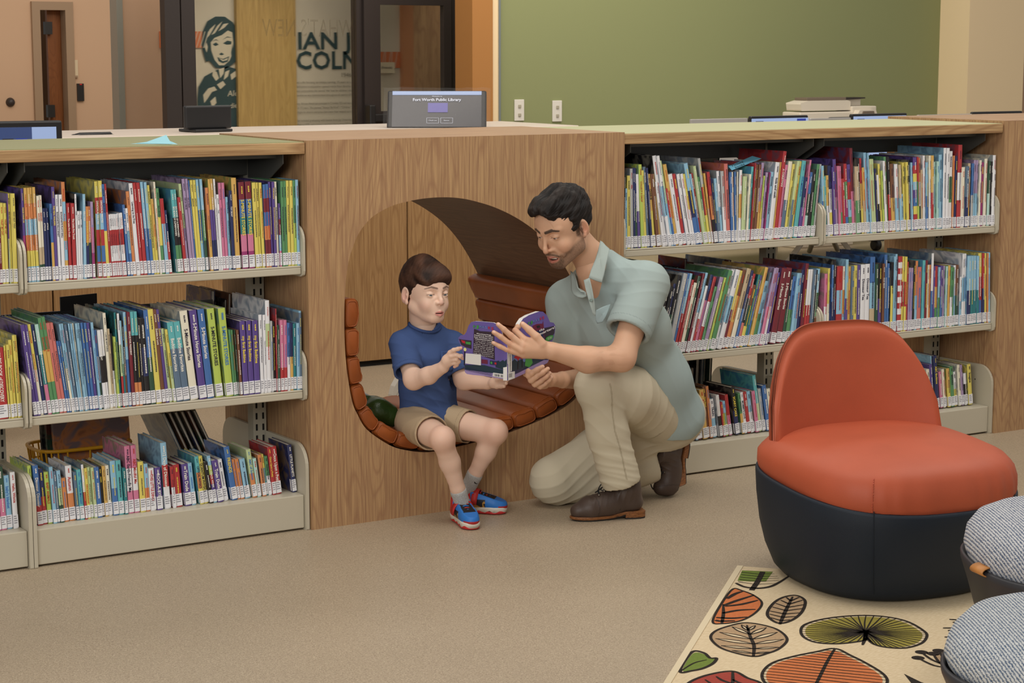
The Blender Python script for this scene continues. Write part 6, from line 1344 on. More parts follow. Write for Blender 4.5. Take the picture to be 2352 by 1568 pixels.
hair(fM, [('ell',(0,-.021,.041),(.084,.1025,.097),0,{}), ('ell',(0,.042,.090),(.060,.048,.038),.02,{}), ('ell',(0,.076,.086),(.044,.024,.020),.02,{})],
 [('ell',(0,.112,.020),(.064,.060,.054),.012,{}), ('ell',(0,.060,-.080),(.13,.085,.088),.008,{}), ('ell',(.088,.008,-.030),(.03,.028,.044),.006,{}), ('ell',(-.088,.008,-.030),(.03,.028,.044),.006,{}),
  ('ell',(.078,.052,-.012),(.022,.040,.046),.010,{}), ('ell',(-.078,.052,-.012),(.022,.040,.046),.010,{}), ('half',(0,-.05,-.038),(0,.35,-1),{}) ] if False else
 [('ell',(0,.118,.030),(.068,.060,.058),.010,{}), ('ell',(0,.050,-.092),(.14,.100,.080),.008,{}), ('ell',(.090,.006,-.034),(.03,.030,.044),.006,{}), ('ell',(-.090,.006,-.034),(.03,.030,.044),.006,{}),
  ('ell',(.082,.060,.016),(.026,.040,.044),.010,{}), ('ell',(-.082,.060,.016),(.026,.040,.044),.010,{}), ('ell',(0,-.10,-.12),(.12,.09,.075),.01,{})],
 PM, c3(14,11,10), c3(38,30,26), man, amp=.0085, fr=(210,95), flow=(0,.7,-.3), mname='black hair')

# shirt
SH_ = c3(162,175,171)
f = Field(np.array([.70,-.66,.22]), np.array([1.52,.06,.96]), .0042)
c0 = (1.2399, -0.2150, 0.3001); c1 = (1.1511, -0.2400, 0.4464); c2_ = (1.0349, -0.2650, 0.6313); c3_ = (0.9855, -0.2650, 0.7602)
f.cone(c0, c1, .128, .122, .03, flat=vax, fk=1.32); f.cone(c1, c2_, .122, .122, .05, flat=vax, fk=1.32); f.cone(c2_, c3_, .122, .085, .05, flat=vax, fk=1.45)
f.cone(c3_, (0.9602, -0.2700, 0.8326), .080, .058, .05)
f.cone((0.9783, -0.2800, 0.7915), (1.0277, -0.4150, 0.7872), .070, .070, .035); f.cone((0.9530, -0.2400, 0.7744), (0.9158, -0.1200, 0.7053), .070, .066, .035)
slL0 = Vector((1.0312, -0.4200, 0.7802)); slL1 = Vector((0.9302, -0.4650, 0.6524)); f.cone(slL0, slL1, .074, .076, .03)
slR0 = Vector((0.9158, -0.1200, 0.6978)); slR1 = Vector((0.9167, -0.1250, 0.5561)); f.cone(slR0, slR1, .070, .070, .03)
f.cone((1.3072, -0.2000, 0.3191), (1.3365, -0.2000, 0.2697), .08, .075, .04)
d = (slL1-slL0).normalized(); f.cone(slL1-d*.012, slL1+d*.16, .060, .066, .004, sub=True)
S_ = f.sl(np.array(slL1)-.13, np.array(slL1)+.13); 
def cutend(f, p, n, R):
    p = np.array(p); n = np.array(n, float); S = f.sl(p-R*1.3, p+R*1.3); X, Y, Z = f.g(S)
    dn = (X-p[0])*n[0]+(Y-p[1])*n[1]+(Z-p[2])*n[2]; rad = np.sqrt((X-p[0])**2+(Y-p[1])**2+(Z-p[2])**2)
    f.F[S] = np.where((rad < R), np.maximum(f.F[S], dn), f.F[S])
def cutcyl(f, p, n, R, L):
    """remove a flat-faced cylinder starting at p along n"""
    p = np.array(p); n = np.array(n, float); q = p+n*L/2; B_ = max(R, L)+.01; S = f.sl(q-B_, q+B_); X, Y, Z = f.g(S)
    dn = (X-p[0])*n[0]+(Y-p[1])*n[1]+(Z-p[2])*n[2]; r2 = np.sqrt(np.maximum((X-p[0])**2+(Y-p[1])**2+(Z-p[2])**2-dn**2, 0))
    dd = np.maximum(np.maximum(r2-R, -dn), dn-L); f.F[S] = np.maximum(f.F[S], -dd)
cutcyl(f, slL1+d*.018, d, .105, .10)
dR = (slR1-slR0).normalized(); f.cone(slR1-dR*.012, slR1+dR*.16, .056, .06, .004, sub=True)
# neck opening and open collar
f.cone(tuple(Vector(nb)+Vector((0,.01,-.04))), tuple(fM @ Vector((0,-.018,-.06))), .052, .062, .006, sub=True)
f.ell((0.8201, -0.3350, 0.7950), (.022,.040,.042), .008, sub=True)
# hem
hd = (Vector(c0)-Vector(c1)).normalized(); hem = Vector(c0)+hd*.055
X, Y, Z = f.g((slice(None),)*3); hn = (hd+Vector((.15,.1,-.1))).normalized()
f.F = np.maximum(f.F, ((X-hem.x)*hn.x+(Y-hem.y)*hn.y+(Z-hem.z)*hn.z).astype(np.float32))
V, Q = f.mesh(); V = smooth_v(V, Q, 1, .4); N = norms(V, Q)
tor = near(V, c0, c3_, .13, .1); slv = near(V, slL0, slL1, .075, .03)
V = folds(V, N, (.30,.1,1.0), 62, .0055, 2, 1.5, mask=near(V, (1.3137, -0.2000, 0.5189), (1.3358, -0.2000, 0.3163), .10, .12))
V = folds(V, N, (.9,-.3,.6), 70, .0035, 6, 1.6, mask=tor)
V = folds(V, N, (.35,.1,1.0), 70, .0040, 4, 1.9, mask=np.clip(slv+near(V,(0.9785, -0.3800, 0.8012),(0.9604, -0.4800, 0.7264),.04,.04),0,1))
V = V+N*(.0022*vnoise(V, 26, 3, 2))[:,None]
c = np.tile(SH_,(len(V),1))*(1+.07*vnoise(V, 24, 8, 3))[:,None]; c = lerpc(c, c3(146,170,176), np.clip(vnoise(V,9,4,2),0,1)*.5)
# stitched seams: cuff band, side seam, shoulder seam
dL = np.array(d); w_ = np.abs((V-np.array(slL1))@dL+.006) < .0012; c[w_ & (near(V,slL0,slL1,.09,.01) > 0)] *= .82
for a, b, e in (((1.0438, -0.4000, 0.6465), (1.0928, -0.3600, 0.4830), (1.1640, -0.3300, 0.3452)),):
    w_ = np.maximum(near(V,a,b,.0022,.0015), near(V,b,e,.0022,.0015))
shirtM = cloth_mat('washed sage cotton', .92, 1400, .35)
sculpt('shirt', [(V, Q, np.clip(c,0,1))], shirtM, man)
shc = mat('washed sage cotton collar', (*c3(168,180,175),1), .92, bump=(1400,.3), spec=.1); stm = mat('sage thread', (*c3(176,188,178),1), .9)
def panel(name, pts, m, th=.0035, parent=man, n=5, bow=0.0):
    mb = MB(); P_ = [Vector(p) for p in pts]; cc = sum(P_, Vector())/len(P_)
    nv = Vector((0,0,0))
    for a, b in zip(P_, P_[1:]+P_[:1]): nv += (a-cc).cross(b-cc)
    nv.normalize(); 
    if nv.y > 0: nv = -nv
    # concentric rings so the panel can bow outward
    R_ = 6; vs = []
    for j in range(R_+1):
        t = j/R_
        for p in P_: vs.append(cc.lerp(p, t)+nv*bow*(1-t*t))
    k = len(P_); fs = [(j*k+i, j*k+(i+1)%k, (j+1)*k+(i+1)%k, (j+1)*k+i) for j in range(R_) for i in range(k)]
    mb.add(vs, fs, m); o = mb.build(name, parent, smooth=True); s_ = o.modifiers.new('s','SOLIDIFY'); s_.thickness = th; s_.offset = 0; return o
K2 = lambda x, y, Y: None
def stitches(mb, pts, m, r=.0006, gap=.0035, on=.0022, off=-.0035):
    P_ = [Vector(p) for p in pts]
    for a, b in zip(P_[:-1], P_[1:]):
        L_ = (b-a).length; t = 0
        while t < L_: mb.tube([a.lerp(b, t/L_)+Vector((0,off,0)), a.lerp(b, min(1,(t+on)/L_))+Vector((0,off,0))], r, m, 4); t += gap
# collar leaves (traced in 3D around the neck)
colN = [(0.9112, -0.3220, 0.9253), (0.9144, -0.3300, 0.9215), (0.9163, -0.3450, 0.9111), (0.9216, -0.3600, 0.9006), (0.9024, -0.3780, 0.8774), (0.8856, -0.3900, 0.8479), (0.8741, -0.3970, 0.8207), (0.8653, -0.4000, 0.7972), (0.8511, -0.3880, 0.8026), (0.8310, -0.3720, 0.8123), (0.8453, -0.3660, 0.8366), (0.8719, -0.3520, 0.8681), (0.8948, -0.3360, 0.8971)]
panel('collar', colN, shc, .004, bow=.006)
colF = [(0.8659, -0.2150, 0.8183), (0.8545, -0.2350, 0.7874), (0.8383, -0.2620, 0.7576), (0.8283, -0.2900, 0.7481), (0.8268, -0.3180, 0.7425), (0.8305, -0.3380, 0.7429), (0.8378, -0.3500, 0.7494), (0.8360, -0.3450, 0.7620), (0.8323, -0.3250, 0.7616), (0.8352, -0.3000, 0.7733), (0.8501, -0.2700, 0.7911), (0.8649, -0.2400, 0.8120)]
panel('collar', colF, shc, .004, bow=.003)
plk = [(0.8190, -0.3620, 0.8049), (0.8304, -0.3780, 0.8129), (0.8331, -0.3920, 0.7713), (0.8379, -0.3980, 0.7258), (0.8469, -0.3980, 0.6851), (0.8354, -0.3920, 0.6939), (0.8273, -0.3860, 0.7253), (0.8197, -0.3740, 0.7703)]
o = panel('button_placket', plk, shc, .003, bow=.002)
p = Vector((0.8210, -0.4000, 0.7429)); mb = MB(); mb.lathe([(0,.0035),(.003,.0035),(.0055,.0045),(.006,.002),(.006,0)], p, mat('grey green button', rgb(128,146,140), .35), 20, ax=(-.35,-.9,.1)); 
for dx, dz in ((-.0015,-.0015),(.0015,.0015),(-.0015,.0015),(.0015,-.0015)): mb.lathe([(0,.0037),(.0006,.0037)], p+Vector((dx,0,dz)), M['slot'], 8, ax=(-.35,-.9,.1))
mb.build('shirt_button', man, smooth=True)
pk = [(0.8405, -0.4020, 0.7089), (0.8638, -0.4080, 0.7194), (0.8890, -0.4140, 0.7270), (0.8795, -0.4180, 0.7080), (0.8679, -0.4200, 0.6890), (0.8584, -0.4140, 0.6689), (0.8460, -0.4020, 0.6641), (0.8418, -0.3980, 0.6740)]
panel('chest_pocket', pk, mat('pocket cotton', (*c3(148,164,165),1), .95, spec=.05), .002, bow=.003)

# trousers
KH = c3(198,188,164)
f = Field(np.array([.70,-.56,-.004]), np.array([1.56,.10,.62]), .0040)
f.cone((1.2887, -0.2000, 0.2930), (1.2171, -0.2200, 0.3308), .118, .11, .03, flat=vax, fk=1.15)
f.cone((1.2534, -0.2300, 0.2858), (0.9968, -0.3600, 0.4102), .112, .094, .04); f.cone((0.9968, -0.3600, 0.4102), knL, .094, .073, .03); f.ell(tuple(Vector(knL)+Vector((-.004,0,-.004))), (.072,.070,.070), .02)
cuL = (0.9393, -0.4050, 0.1385); f.cone(knL, (0.8938, -0.3950, 0.3008), .070, .068, .02); f.cone((0.8938, -0.3950, 0.3008), cuL, .068, .067, .02)
f.cone((1.2340, -0.1600, 0.2348), (1.0585, -0.1200, 0.1614), .11, .092, .04); f.cone((1.0585, -0.1200, 0.1614), (0.8685, -0.1200, 0.0938), .092, .078, .03); f.ell((Vector(knR)+Vector((-.0,0,.006))), (.078,.074,.080), .02)
f.cone((0.8865, -0.1200, 0.0703), (1.0718, -0.1550, 0.0736), .070, .068, .02); f.cone((1.0718, -0.1550, 0.0736), (1.2176, -0.1900, 0.1066), .068, .058, .02)
# leg openings
dc = (Vector(cuL)-Vector((0.8938, -0.3950, 0.3008))).normalized(); cutcyl(f, Vector(cuL)+dc*.022, dc, .10, .08); f.cone(tuple(Vector(cuL)+dc*.002), tuple(Vector(cuL)+dc*.08), .058, .060, .003, sub=True)
dk = (Vector((1.2176, -0.1900, 0.1066))-Vector((1.0718, -0.1550, 0.0736))).normalized(); kc_ = Vector((1.2176, -0.1900, 0.1066)); cutcyl(f, kc_+dk*.02, dk, .085, .09)
f.F = np.maximum(f.F, (.0015-f.ax[2])[None,None,:])
V, Q = f.mesh(); V = smooth_v(V, Q, 1, .4); N = norms(V, Q)
V = folds(V, N, (1.0,.1,-.25), 66, .0030, 1, .9, mask=near(V, (1.2572, -0.2300, 0.2823), (0.9968, -0.3600, 0.4102), .1, .05))
V = folds(V, N, (.5,0,1.0), 72, .0050, 3, 1.5, mask=near(V, knL, cuL, .07, .03))
V = folds(V, N, (.2,0,1.0), 95, .0052, 6, 1.0, mask=near(V, (0.9085, -0.4000, 0.2266), cuL, .075, .02))
V = folds(V, N, (.6,.2,-.8), 75, .0048, 8, 1.4, mask=near(V, (0.8685, -0.1200, 0.0938), (1.1780, -0.1600, 0.2173), .1, .04))
V = V+N*(.0018*vnoise(V, 30, 3, 2))[:,None]
V[:,2] = np.maximum(V[:,2], .0012)
c = np.tile(KH,(len(V),1))*(1+.06*vnoise(V, 20, 8, 3))[:,None]
# outer seam and yoke seam lines
sm_ = [np.array(p) for p in ((0.8466, -0.4780, 0.4746), (0.8597, -0.4750, 0.4040), (0.8744, -0.4700, 0.3151), (0.9009, -0.4680, 0.2393), (0.9208, -0.4660, 0.1491))]
V3 = V*np.array([1,.12,1]); s3 = [q*np.array([1,.12,1]) for q in sm_]; N = norms(V, Q); face = (N[:,1] < .25)
w_ = sum(near(V3,a,b,.0014,.0022) for a, b in zip(s3[:-1], s3[1:]))*face*(V[:,1] < -.36); c = lerpc(c, c3(152,140,116), np.clip(w_,0,1)*.7)
sm_ = [np.array(p) for p in ((1.1217, -0.3300, 0.2168), (1.1394, -0.3400, 0.2589), (1.1738, -0.3300, 0.2944), (1.2795, -0.2800, 0.3141))]
s3 = [q*np.array([1,.12,1]) for q in sm_]; w_ = sum(near(V3,a,b,.0016,.0022) for a, b in zip(s3[:-1], s3[1:]))*face; c = lerpc(c, c3(150,138,114), np.clip(w_,0,1)*.7)
sculpt('trousers', [(V, Q, np.clip(c,0,1))], cloth_mat('khaki twill', .92, 1500, .35), man)

# boots
BT = c3(74,60,52)
bootM = tint_mat('worn brown leather', .48, bump=(160,.25,.0015), spec=.4)
solem = wood('stacked leather heel', rgb(150,98,56), rgb(126,80,44), rgb(104,64,36), 'X', 2.0, .5); rub = mat('black rubber sole', rgb(30,27,26), .6)
lace = mat('black bootlace', rgb(26,25,27), .8)
def boot(fm, parent, nm, bend=0.0):
    """boot in its own frame: x = side, y = toe direction, z = up; heel at the origin, length .275"""
    bs = thing_part('boot', parent); 
    f = Field((-.065,-.03,-.002), (.065,.30,.185), .0028, fm)
    def B(y, z): # bend the forefoot at the ball
        z = z+.013*min(1,max(0,(.125-y)/.05))
        if bend and y > .175: a = bend; yy = y-.175; return (.175+yy*math.cos(a)-z*math.sin(a)*0, z+yy*math.sin(a))
        return (y, z)
    b = lambda x, y, z: (x, *B(y, z))
    f.cone(b(0,.035,.045), b(0,.205,.043), .033, .040, .02); f.cone(b(0,.205,.040), b(0,.248,.034), .039, .030, .02, flat=(1,0,0), fk=1.08); f.cone(b(0,.12,.055), b(0,.20,.045), .036, .034, .03)
    f.cone(b(0,.042,.05), (0,.055,.115), .033, .041, .02); f.cone((0,.055,.115), (0,.062,.165), .041, .045, .015); f.cone(b(0,.06,.09), b(0,.15,.06), .038, .034, .03)
    f.F = np.maximum(f.F, (f.ax[2]-.150)[None,None,:])
    if not bend: f.F = np.maximum(f.F, (.012-f.ax[2])[None,None,:])
    V, Q = f.mesh(); V = smooth_v(V, Q, 1, .4); N = norms(V, Q)
    V = folds(V, N, (0,1,.3), 150, .003, 3, 1.2, mask=near(V, (0,.15,.06), (0,.19,.06), .03, .02)+near(V, (0,.05,.1), (0,.09,.1), .04, .02))
    c = np.tile(BT,(len(V),1))*(1+.22*vnoise(V, 30, 3, 3))[:,None]
    w_ = (np.abs(V[:,1]-.196+.9*np.abs(V[:,0])*.4) < .0016) & (V[:,2] > .02); c[w_] *= .6
    for a_, b2 in (((.04,.115,.03),(.03,.14,.075)),((.04,.10,.03),(.036,.09,.13)),((-.04,.115,.03),(-.03,.14,.075)),((-.04,.10,.03),(-.036,.09,.13))): c = lerpc(c, c3(40,32,28), near(V,a_,b2,.001,.0016)*.8)
    c = lerpc(c, c3(112,96,84), near(V, (0,.02,.05),(0,.02,.12),.022,.01)*.5)
    up_ = sculpt('boot_upper', [(tow(V, fm), Q, np.clip(c,0,1))], bootM, bs)
    # welt and sole
    prof = [(.0,.0),(.018,-.004),(.031,.012),(.034,.04),(.030,.085),(.030,.12),(.040,.175),(.043,.205),(.038,.240),(.024,.268),(.0,.280)]
    outl = [(x,y) for x, y in prof]+[(-x,y) for x, y in prof[-2:0:-1]]; outl = [(p.x,p.y) for p in spline([Vector(q) for q in outl], 4)]
    mb = MB(); n = len(outl); 
    def lay(z, s=1.0): return [b(x*s, .135+(y-.135)*s, z) for x, y in outl]
    L_ = [lay(.006,.97), lay(.008,1.0), lay(.0135,1.01), lay(.0165,.99)]; loft(mb, L_, solem); mb.xf(fm); mb.build('sole', bs)
    mb = MB(); hp = [(x,y) for x, y in outl if y < .078]; mb.prism(hp, 'z', .0008, .006, rub); 
    loft(mb, [lay(.0018,.94), lay(.006,.96)], rub); mb.xf(fm); mb.build('outsole', bs)
    mb = MB(); mb.prism(hp, 'z', .0055, .0215, solem); mb.xf(fm); mb.build('heel', bs)
    return bs
def thing_part(nm, parent):
    o = bpy.data.objects.new(nm, None); C.objects.link(o); o.parent = parent; return o
def laces(fm, parent, pts, bow=None):
    mb = MB()
    for k in range(len(pts)-1):
        a, b = Vector(pts[k]), Vector(pts[k+1]); w1 = .020-.001*k
        mb.tube([a+Vector((-w1,0,0)), (a+b)/2+Vector((0,.004,.008)), b+Vector((w1,0,0))], .0022, lace, 6); mb.tube([a+Vector((w1,0,0)), (a+b)/2+Vector((0,.004,.009)), b+Vector((-w1,0,0))], .0022, lace, 6)
        for s in (-1, 1): mb.lathe([(.0015,.002),(.0035,.002),(.004,0)], a+Vector((s*(w1+.003),0,0)), mat('eyelet', rgb(120,112,100), .3, metal=.8) if k == 0 and s < 0 else mb.mats[-1], 12, ax=(s*.8,.5,.4))
    if bow:
        for ln in bow: mb.tube([Vector(p) for p in spline([Vector(q) for q in ln], 6, closed=False)], .0022, lace, 6)
    mb.xf(fm); mb.build('laces', parent, smooth=True)
toe = Vector((.790,-.335,0)); hl = Vector((1.025,-.418,0)); 
bf = Matrix.Translation((hl.x, hl.y, .0)) @ Matrix.Rotation(math.atan2(-(toe-hl).x, (toe-hl).y), 4, 'Z') @ Matrix.Scale(.9, 4)
bo = boot(bf, man, 'boot')
laces(bf, bo, [(0,.176,.096),(0,.156,.110),(0,.138,.122),(0,.122,.126),(0,.112,.142)], [[(0,.10,.15),(.03,.12,.15),(.045,.13,.12),(.04,.14,.09)],[(0,.10,.15),(.02,.14,.14),(.045,.16,.10),(.046,.155,.055)],[(0,.10,.15),(-.03,.13,.15),(-.05,.13,.12),(-.03,.11,.13),(0,.10,.15)]])
# raised boot of the kneeling leg: toes on the floor, heel up
ball = Vector((1.3331, -0.2100, 0.0063)); ank = Vector((1.2776, -0.2000, 0.1437)); heel = Vector((1.3607, -0.2050, 0.1933))
fw_ = (Vector((ball.x,ball.y,.012))-heel).normalized(); upv = Vector((-1,-.12,.0)); 
bf2 = fm_of(heel, fw_, upv, .88)
bo2 = boot(bf2, man, 'boot', bend=1.25)
laces(bf2, bo2, [(0,.168,.090),(0,.150,.102),(0,.134,.114),(0,.118,.130)], [[(0,.11,.135),(.02,.13,.165),(.03,.165,.165),(.015,.155,.14),(0,.11,.135)],[(0,.11,.135),(.015,.15,.15),(.02,.19,.14),(.03,.21,.115)]])

# ============ the boy, sitting on the edge of the cushion
boy = thing('person', 'small brown haired boy in a blue t-shirt and tan shorts sitting on the leather cushion', 'person', (.47,.05,.28))
earR = Vector((0.3820, 0.0300, 0.7410))
fB = fm_of(earR+Vector((.066,0,.004)), (.06,-.998,.045), (.03,.045,.998), .93)
PB = dict(chin=-.099, ez=.000, jw=.88, ck=.84, ear=1.0, ew=.0134, uf=.0010, ex=.0305, full=1.0, jaw=.95, brow=.4, nl=.78, nose=.55, nw=1.0, mz=-.066, mw=.0205, smile=-.4, open=.0009, lid=-.0022, slit=.0028, blush=(222,156,142), lip=(200,124,116), hair=(78,52,38), bz=.002, bi=.002, bt=.75, bs=.85, lash=(58,42,36))
bn = (0.4462, 0.0450, 0.6514)
(bh, _) = head(fB, [(tuple(fB @ Vector((0,-.024,-.045))), .040), (tuple(Vector(bn)+Vector((0,.002,.02))), .041), (tuple(Vector(bn)+Vector((0,.01,-.05))), .040)], PB, SK_B, h=.0016)
bsR = (0.3772, 0.0600, 0.5754); beR = (0.3548, -0.0500, 0.4720); bwR = (0.3898, -0.1850, 0.5295)
bsL = (0.5509, 0.0400, 0.5642); beL = (0.5602, -0.0300, 0.4509); bwL = (0.5979, -0.1200, 0.4485)
f = Field(np.minimum(np.minimum(bsR,beR),bwR)-np.array([.06,.10,.07]), np.maximum(np.maximum(bsR,beR),bwR)+np.array([.09,.07,.06]), .0017)
f.cone(bsR, beR, .036, .030, .01); f.cone(beR, (0.3729, -0.1200, 0.4947), .031, .028, .02); f.cone((0.3729, -0.1200, 0.4947), bwR, .028, .019, .012)
kI = (0.3946, -0.2220, 0.5811); kM = (0.3960, -0.2250, 0.5700); kR = (0.3994, -0.2220, 0.5580); kP = (0.4012, -0.2160, 0.5456)
palm = [(bwR, (0.3930, -0.2050, 0.5562), .018, .017), ((0.3930, -0.2050, 0.5562), kI, .015, .0085), ((0.3930, -0.2050, 0.5534), kM, .015, .0085), ((0.3929, -0.2050, 0.5477), kR, .014, .0085), ((0.3942, -0.2000, 0.5412), kP, .013, .008)]
fg = [([kI, (0.3995, -0.2360, 0.5910), (0.4075, -0.2500, 0.5964), (0.4118, -0.2620, 0.6005)], [.0086,.0074,.0066,.0056]),
 ([kM, (0.4068, -0.2400, 0.5754), (0.4167, -0.2480, 0.5713), (0.4277, -0.2460, 0.5631)], [.0086,.0076,.0066,.0058]),
 ([kR, (0.4091, -0.2360, 0.5604), (0.4188, -0.2360, 0.5525), (0.4170, -0.2280, 0.5430)], [.0082,.0074,.0066,.0058]),
 ([kP, (0.4088, -0.2280, 0.5480), (0.4165, -0.2260, 0.5400), (0.4130, -0.2180, 0.5335)], [.0076,.0068,.006,.0054]),
 ([(0.3943, -0.2000, 0.5612), (0.4142, -0.2050, 0.5602), (0.4239, -0.2220, 0.5673), (0.4287, -0.2360, 0.5702)], [.0105,.0088,.0078,.0066])]
hand(f, bwR, .018, palm, fg, k=.003, pk=.007)
V, Q = f.mesh(); V = smooth_v(V, Q, 1, .3); c = np.tile(SK_B,(len(V),1))*(1+.04*vnoise(V,70,5,2))[:,None]
for p in (kI,kM,kR,kP): c = lerpc(c, c3(222,150,130), .4*near(V,p,p,.005,.006))
for q in fg: c = lerpc(c, c3(226,150,130), .5*near(V,q[0][3],q[0][3],.004,.006))
bR = (V, Q, np.clip(c,0,1))
f = Field(np.minimum(np.minimum(bsL,beL),(0.6251, -0.2000, 0.4283))-np.array([.06,.07,.06]), np.maximum(np.maximum(bsL,beL),(0.6874, -0.1000, 0.4673))+np.array([.06,.08,.06]), .0019)
f.cone(bsL, beL, .036, .031, .01); f.cone(beL, bwL, .032, .020, .02)
lc = (0.6020, -0.1550, 0.4546)
palm = [(bwL, lc, .0175, .016)]
fgl = []
for i, (dx, dy) in enumerate(((0,-6),(1,-1),(0,4),(-3,8))):
    pass
l1 = [(0.6033, -0.1750, 0.4676), (0.6067, -0.1750, 0.4600), (0.6068, -0.1720, 0.4523), (0.6042, -0.1680, 0.4446)]; l2 = [(0.6065, -0.2000, 0.4753), (0.6115, -0.2000, 0.4661), (0.6111, -0.1980, 0.4571), (0.6076, -0.1900, 0.4475)]; l3 = [(0.6030, -0.2220, 0.4830), (0.6095, -0.2250, 0.4727), (0.6080, -0.2220, 0.4622), (0.6070, -0.2100, 0.4504)]
for i in range(4): palm.append((lc, l1[i], .014, .008)); fgl.append(([l1[i], l2[i], l3[i]], [.008,.0072,.0058]))
fgl.append(([lc, (0.6044, -0.1650, 0.4749), (0.6059, -0.1900, 0.4870)], [.0105,.0085,.0066]))
hand(f, bwL, .018, palm, fgl, k=.003, pk=.008)
V, Q = f.mesh(); V = smooth_v(V, Q, 1, .3); bL = (V, Q, np.tile(SK_B,(len(V),1)))
# trunk and bare legs
bp = Vector((0.4884, 0.0850, 0.3163)); bc = Vector((0.4643, 0.0550, 0.5172))
hR = (0.4127, 0.0500, 0.3040); hL = (0.5171, 0.0550, 0.3017); kRr = (0.3735, -0.2050, 0.2972); kLl = (0.6038, -0.1600, 0.2890); aR = (0.4626, -0.1750, 0.0749); aL = (0.5619, -0.0650, 0.1012)
f = Field((.26,-.30,.02), (.74,.20,.68), .0030)
f.cone(bp, bc, .062, .065, .02, flat=(1,0,0), fk=1.25); f.cone(bc, bn, .065, .04, .02); f.cone(bc, bsR, .05, .036, .02); f.cone(bc, bsL, .05, .036, .02)
for h_, k_, a_, cf in ((hR,kRr,aR,0),(hL,kLl,aL,0)):
    h_, k_, a_ = Vector(h_), Vector(k_), Vector(a_)
    f.cone(bp, h_, .06, .056, .02); f.cone(h_, k_, .057, .040, .02); f.ell(k_+Vector((0,-.004,.004)), (.0365,.038,.039), .012)
    m_ = k_.lerp(a_, .38); f.cone(k_, m_+Vector((.004,.006,0)), .034, .033, .015); f.cone(m_+Vector((.004,.006,0)), k_.lerp(a_, .8), .033, .023, .015); f.cone(k_.lerp(a_, .8), a_, .024, .022, .01)
V, Q = f.mesh(); V = smooth_v(V, Q, 1, .4); c = np.tile(SK_B,(len(V),1))*(1+.04*vnoise(V,40,5,2))[:,None]
for k_ in (kRr,kLl): c = lerpc(c, c3(220,156,132), .35*near(V,k_,k_,.03,.03))
bt_ = (V, Q, np.clip(c,0,1))
sculpt('body', [bh, bR, bL, bt_], skin, boy)
eyes(fB, PB, boy, (74,84,92), (.22,.85,-.42))
hair(fB, [('ell',(-.001,-.018,.042),(.0840,.0985,.0985),0,{}), ('ell',(.0,.046,.066),(.068,.048,.042),.02,{}), ('ell',(.0,.058,.050),(.060,.036,.032),.02,{})],
 [('ell',(.004,.110,-.012),(.066,.056,.054),.008,{}), ('ell',(0,.056,-.108),(.15,.104,.080),.010,{}), ('ell',(.092,.000,-.030),(.03,.030,.040),.006,{}), ('ell',(-.092,.000,-.030),(.03,.030,.040),.006,{}),
  ('ell',(.082,.070,-.026),(.022,.034,.046),.008,{}), ('ell',(-.084,.066,-.026),(.022,.036,.046),.008,{}), ('ell',(0,-.10,-.125),(.12,.09,.075),.01,{})],
 PB, c3(40,26,20), c3(84,56,42), boy, amp=.0036, fr=(150,50), flow=(.75,.5,-.35), mname='brown hair', seed=3)
# t-shirt
TB = c3(68,88,134)
f = Field(np.array([.24,-.16,.24]), np.array([.70,.22,.72]), .0030)
f.cone((0.4867, 0.0850, 0.3270), (0.4756, 0.0700, 0.4323), .088, .080, .02, flat=(1,.1,0), fk=1.2); f.cone((0.4756, 0.0700, 0.4323), (0.4644, 0.0550, 0.5321), .080, .076, .03, flat=(1,.1,0), fk=1.2); f.cone((0.4644, 0.0550, 0.5321), (0.4631, 0.0550, 0.5870), .074, .050, .03, flat=(1,0,0), fk=1.25)
f.cone((0.4648, 0.0550, 0.5869), (0.4510, 0.0480, 0.6272), .050, .046, .03, flat=(1,0,0), fk=1.2); f.cone((0.4615, 0.0520, 0.6023), bsR, .044, .045, .02); f.cone((0.4615, 0.0520, 0.6023), bsL, .044, .045, .02)
f.ell(bp+Vector((0,-.03,-.005)), (.095,.080,.045), .03)
sR0, sR1 = Vector(bsR), Vector((0.3509, -0.0220, 0.4975)); sL0, sL1 = Vector(bsL), Vector((0.5642, -0.0120, 0.4777))
for a, b in ((sR0,sR1),(sL0,sL1)):
    d = (b-a).normalized(); f.cone(a, b, .047, .050, .015); f.cone(b-d*.014, b+d*.10, .040, .046, .002, sub=True); cutcyl(f, b+d*.004, d, .057, .06)
f.cone(tuple(Vector(bn)+Vector((0,0,-.022))), tuple(fB @ Vector((0,-.02,-.065))), .046, .052, .003, sub=True)
hb = Vector((0.4568, 0.0300, 0.2833)); hn = Vector((.02,.18,-1)).normalized(); X, Y, Z = f.g((slice(None),)*3)
f.F = np.maximum(f.F, ((X-hb.x)*hn.x+(Y-hb.y)*hn.y+(Z-hb.z)*hn.z).astype(np.float32))
V, Q = f.mesh(); V = smooth_v(V, Q, 1, .4); N = norms(V, Q)
V = folds(V, N, (.9,-.2,.55), 75, .0048, 2, 1.6, mask=near(V, (0.5335, 0.0000, 0.4073), (0.4317, 0.0000, 0.3279), .05, .06))
V = folds(V, N, (.3,0,1), 95, .0045, 5, 1.4, mask=near(V, (0.4656, 0.0000, 0.3691), (0.3488, 0.0000, 0.3656), .05, .04))
V = folds(V, N, (.5,.2,1), 80, .0040, 7, 1.2, mask=np.clip(near(V, sR0, sR1, .05, .02)+near(V, sL0, sL1, .05, .02),0,1))
V = V+N*(.0022*vnoise(V, 34, 3, 2))[:,None]
c = np.tile(TB,(len(V),1))*(1+.09*vnoise(V, 26, 8, 3))[:,None]
for b, a in ((sR1,sR0),(sL1,sL0)):
    d = np.array((b-a).normalized()); w_ = (np.abs((V-np.array(b))@d+.010) < .0010) & (near(V,np.array(a),np.array(b),.06,.01) > 0); c[w_] *= .72
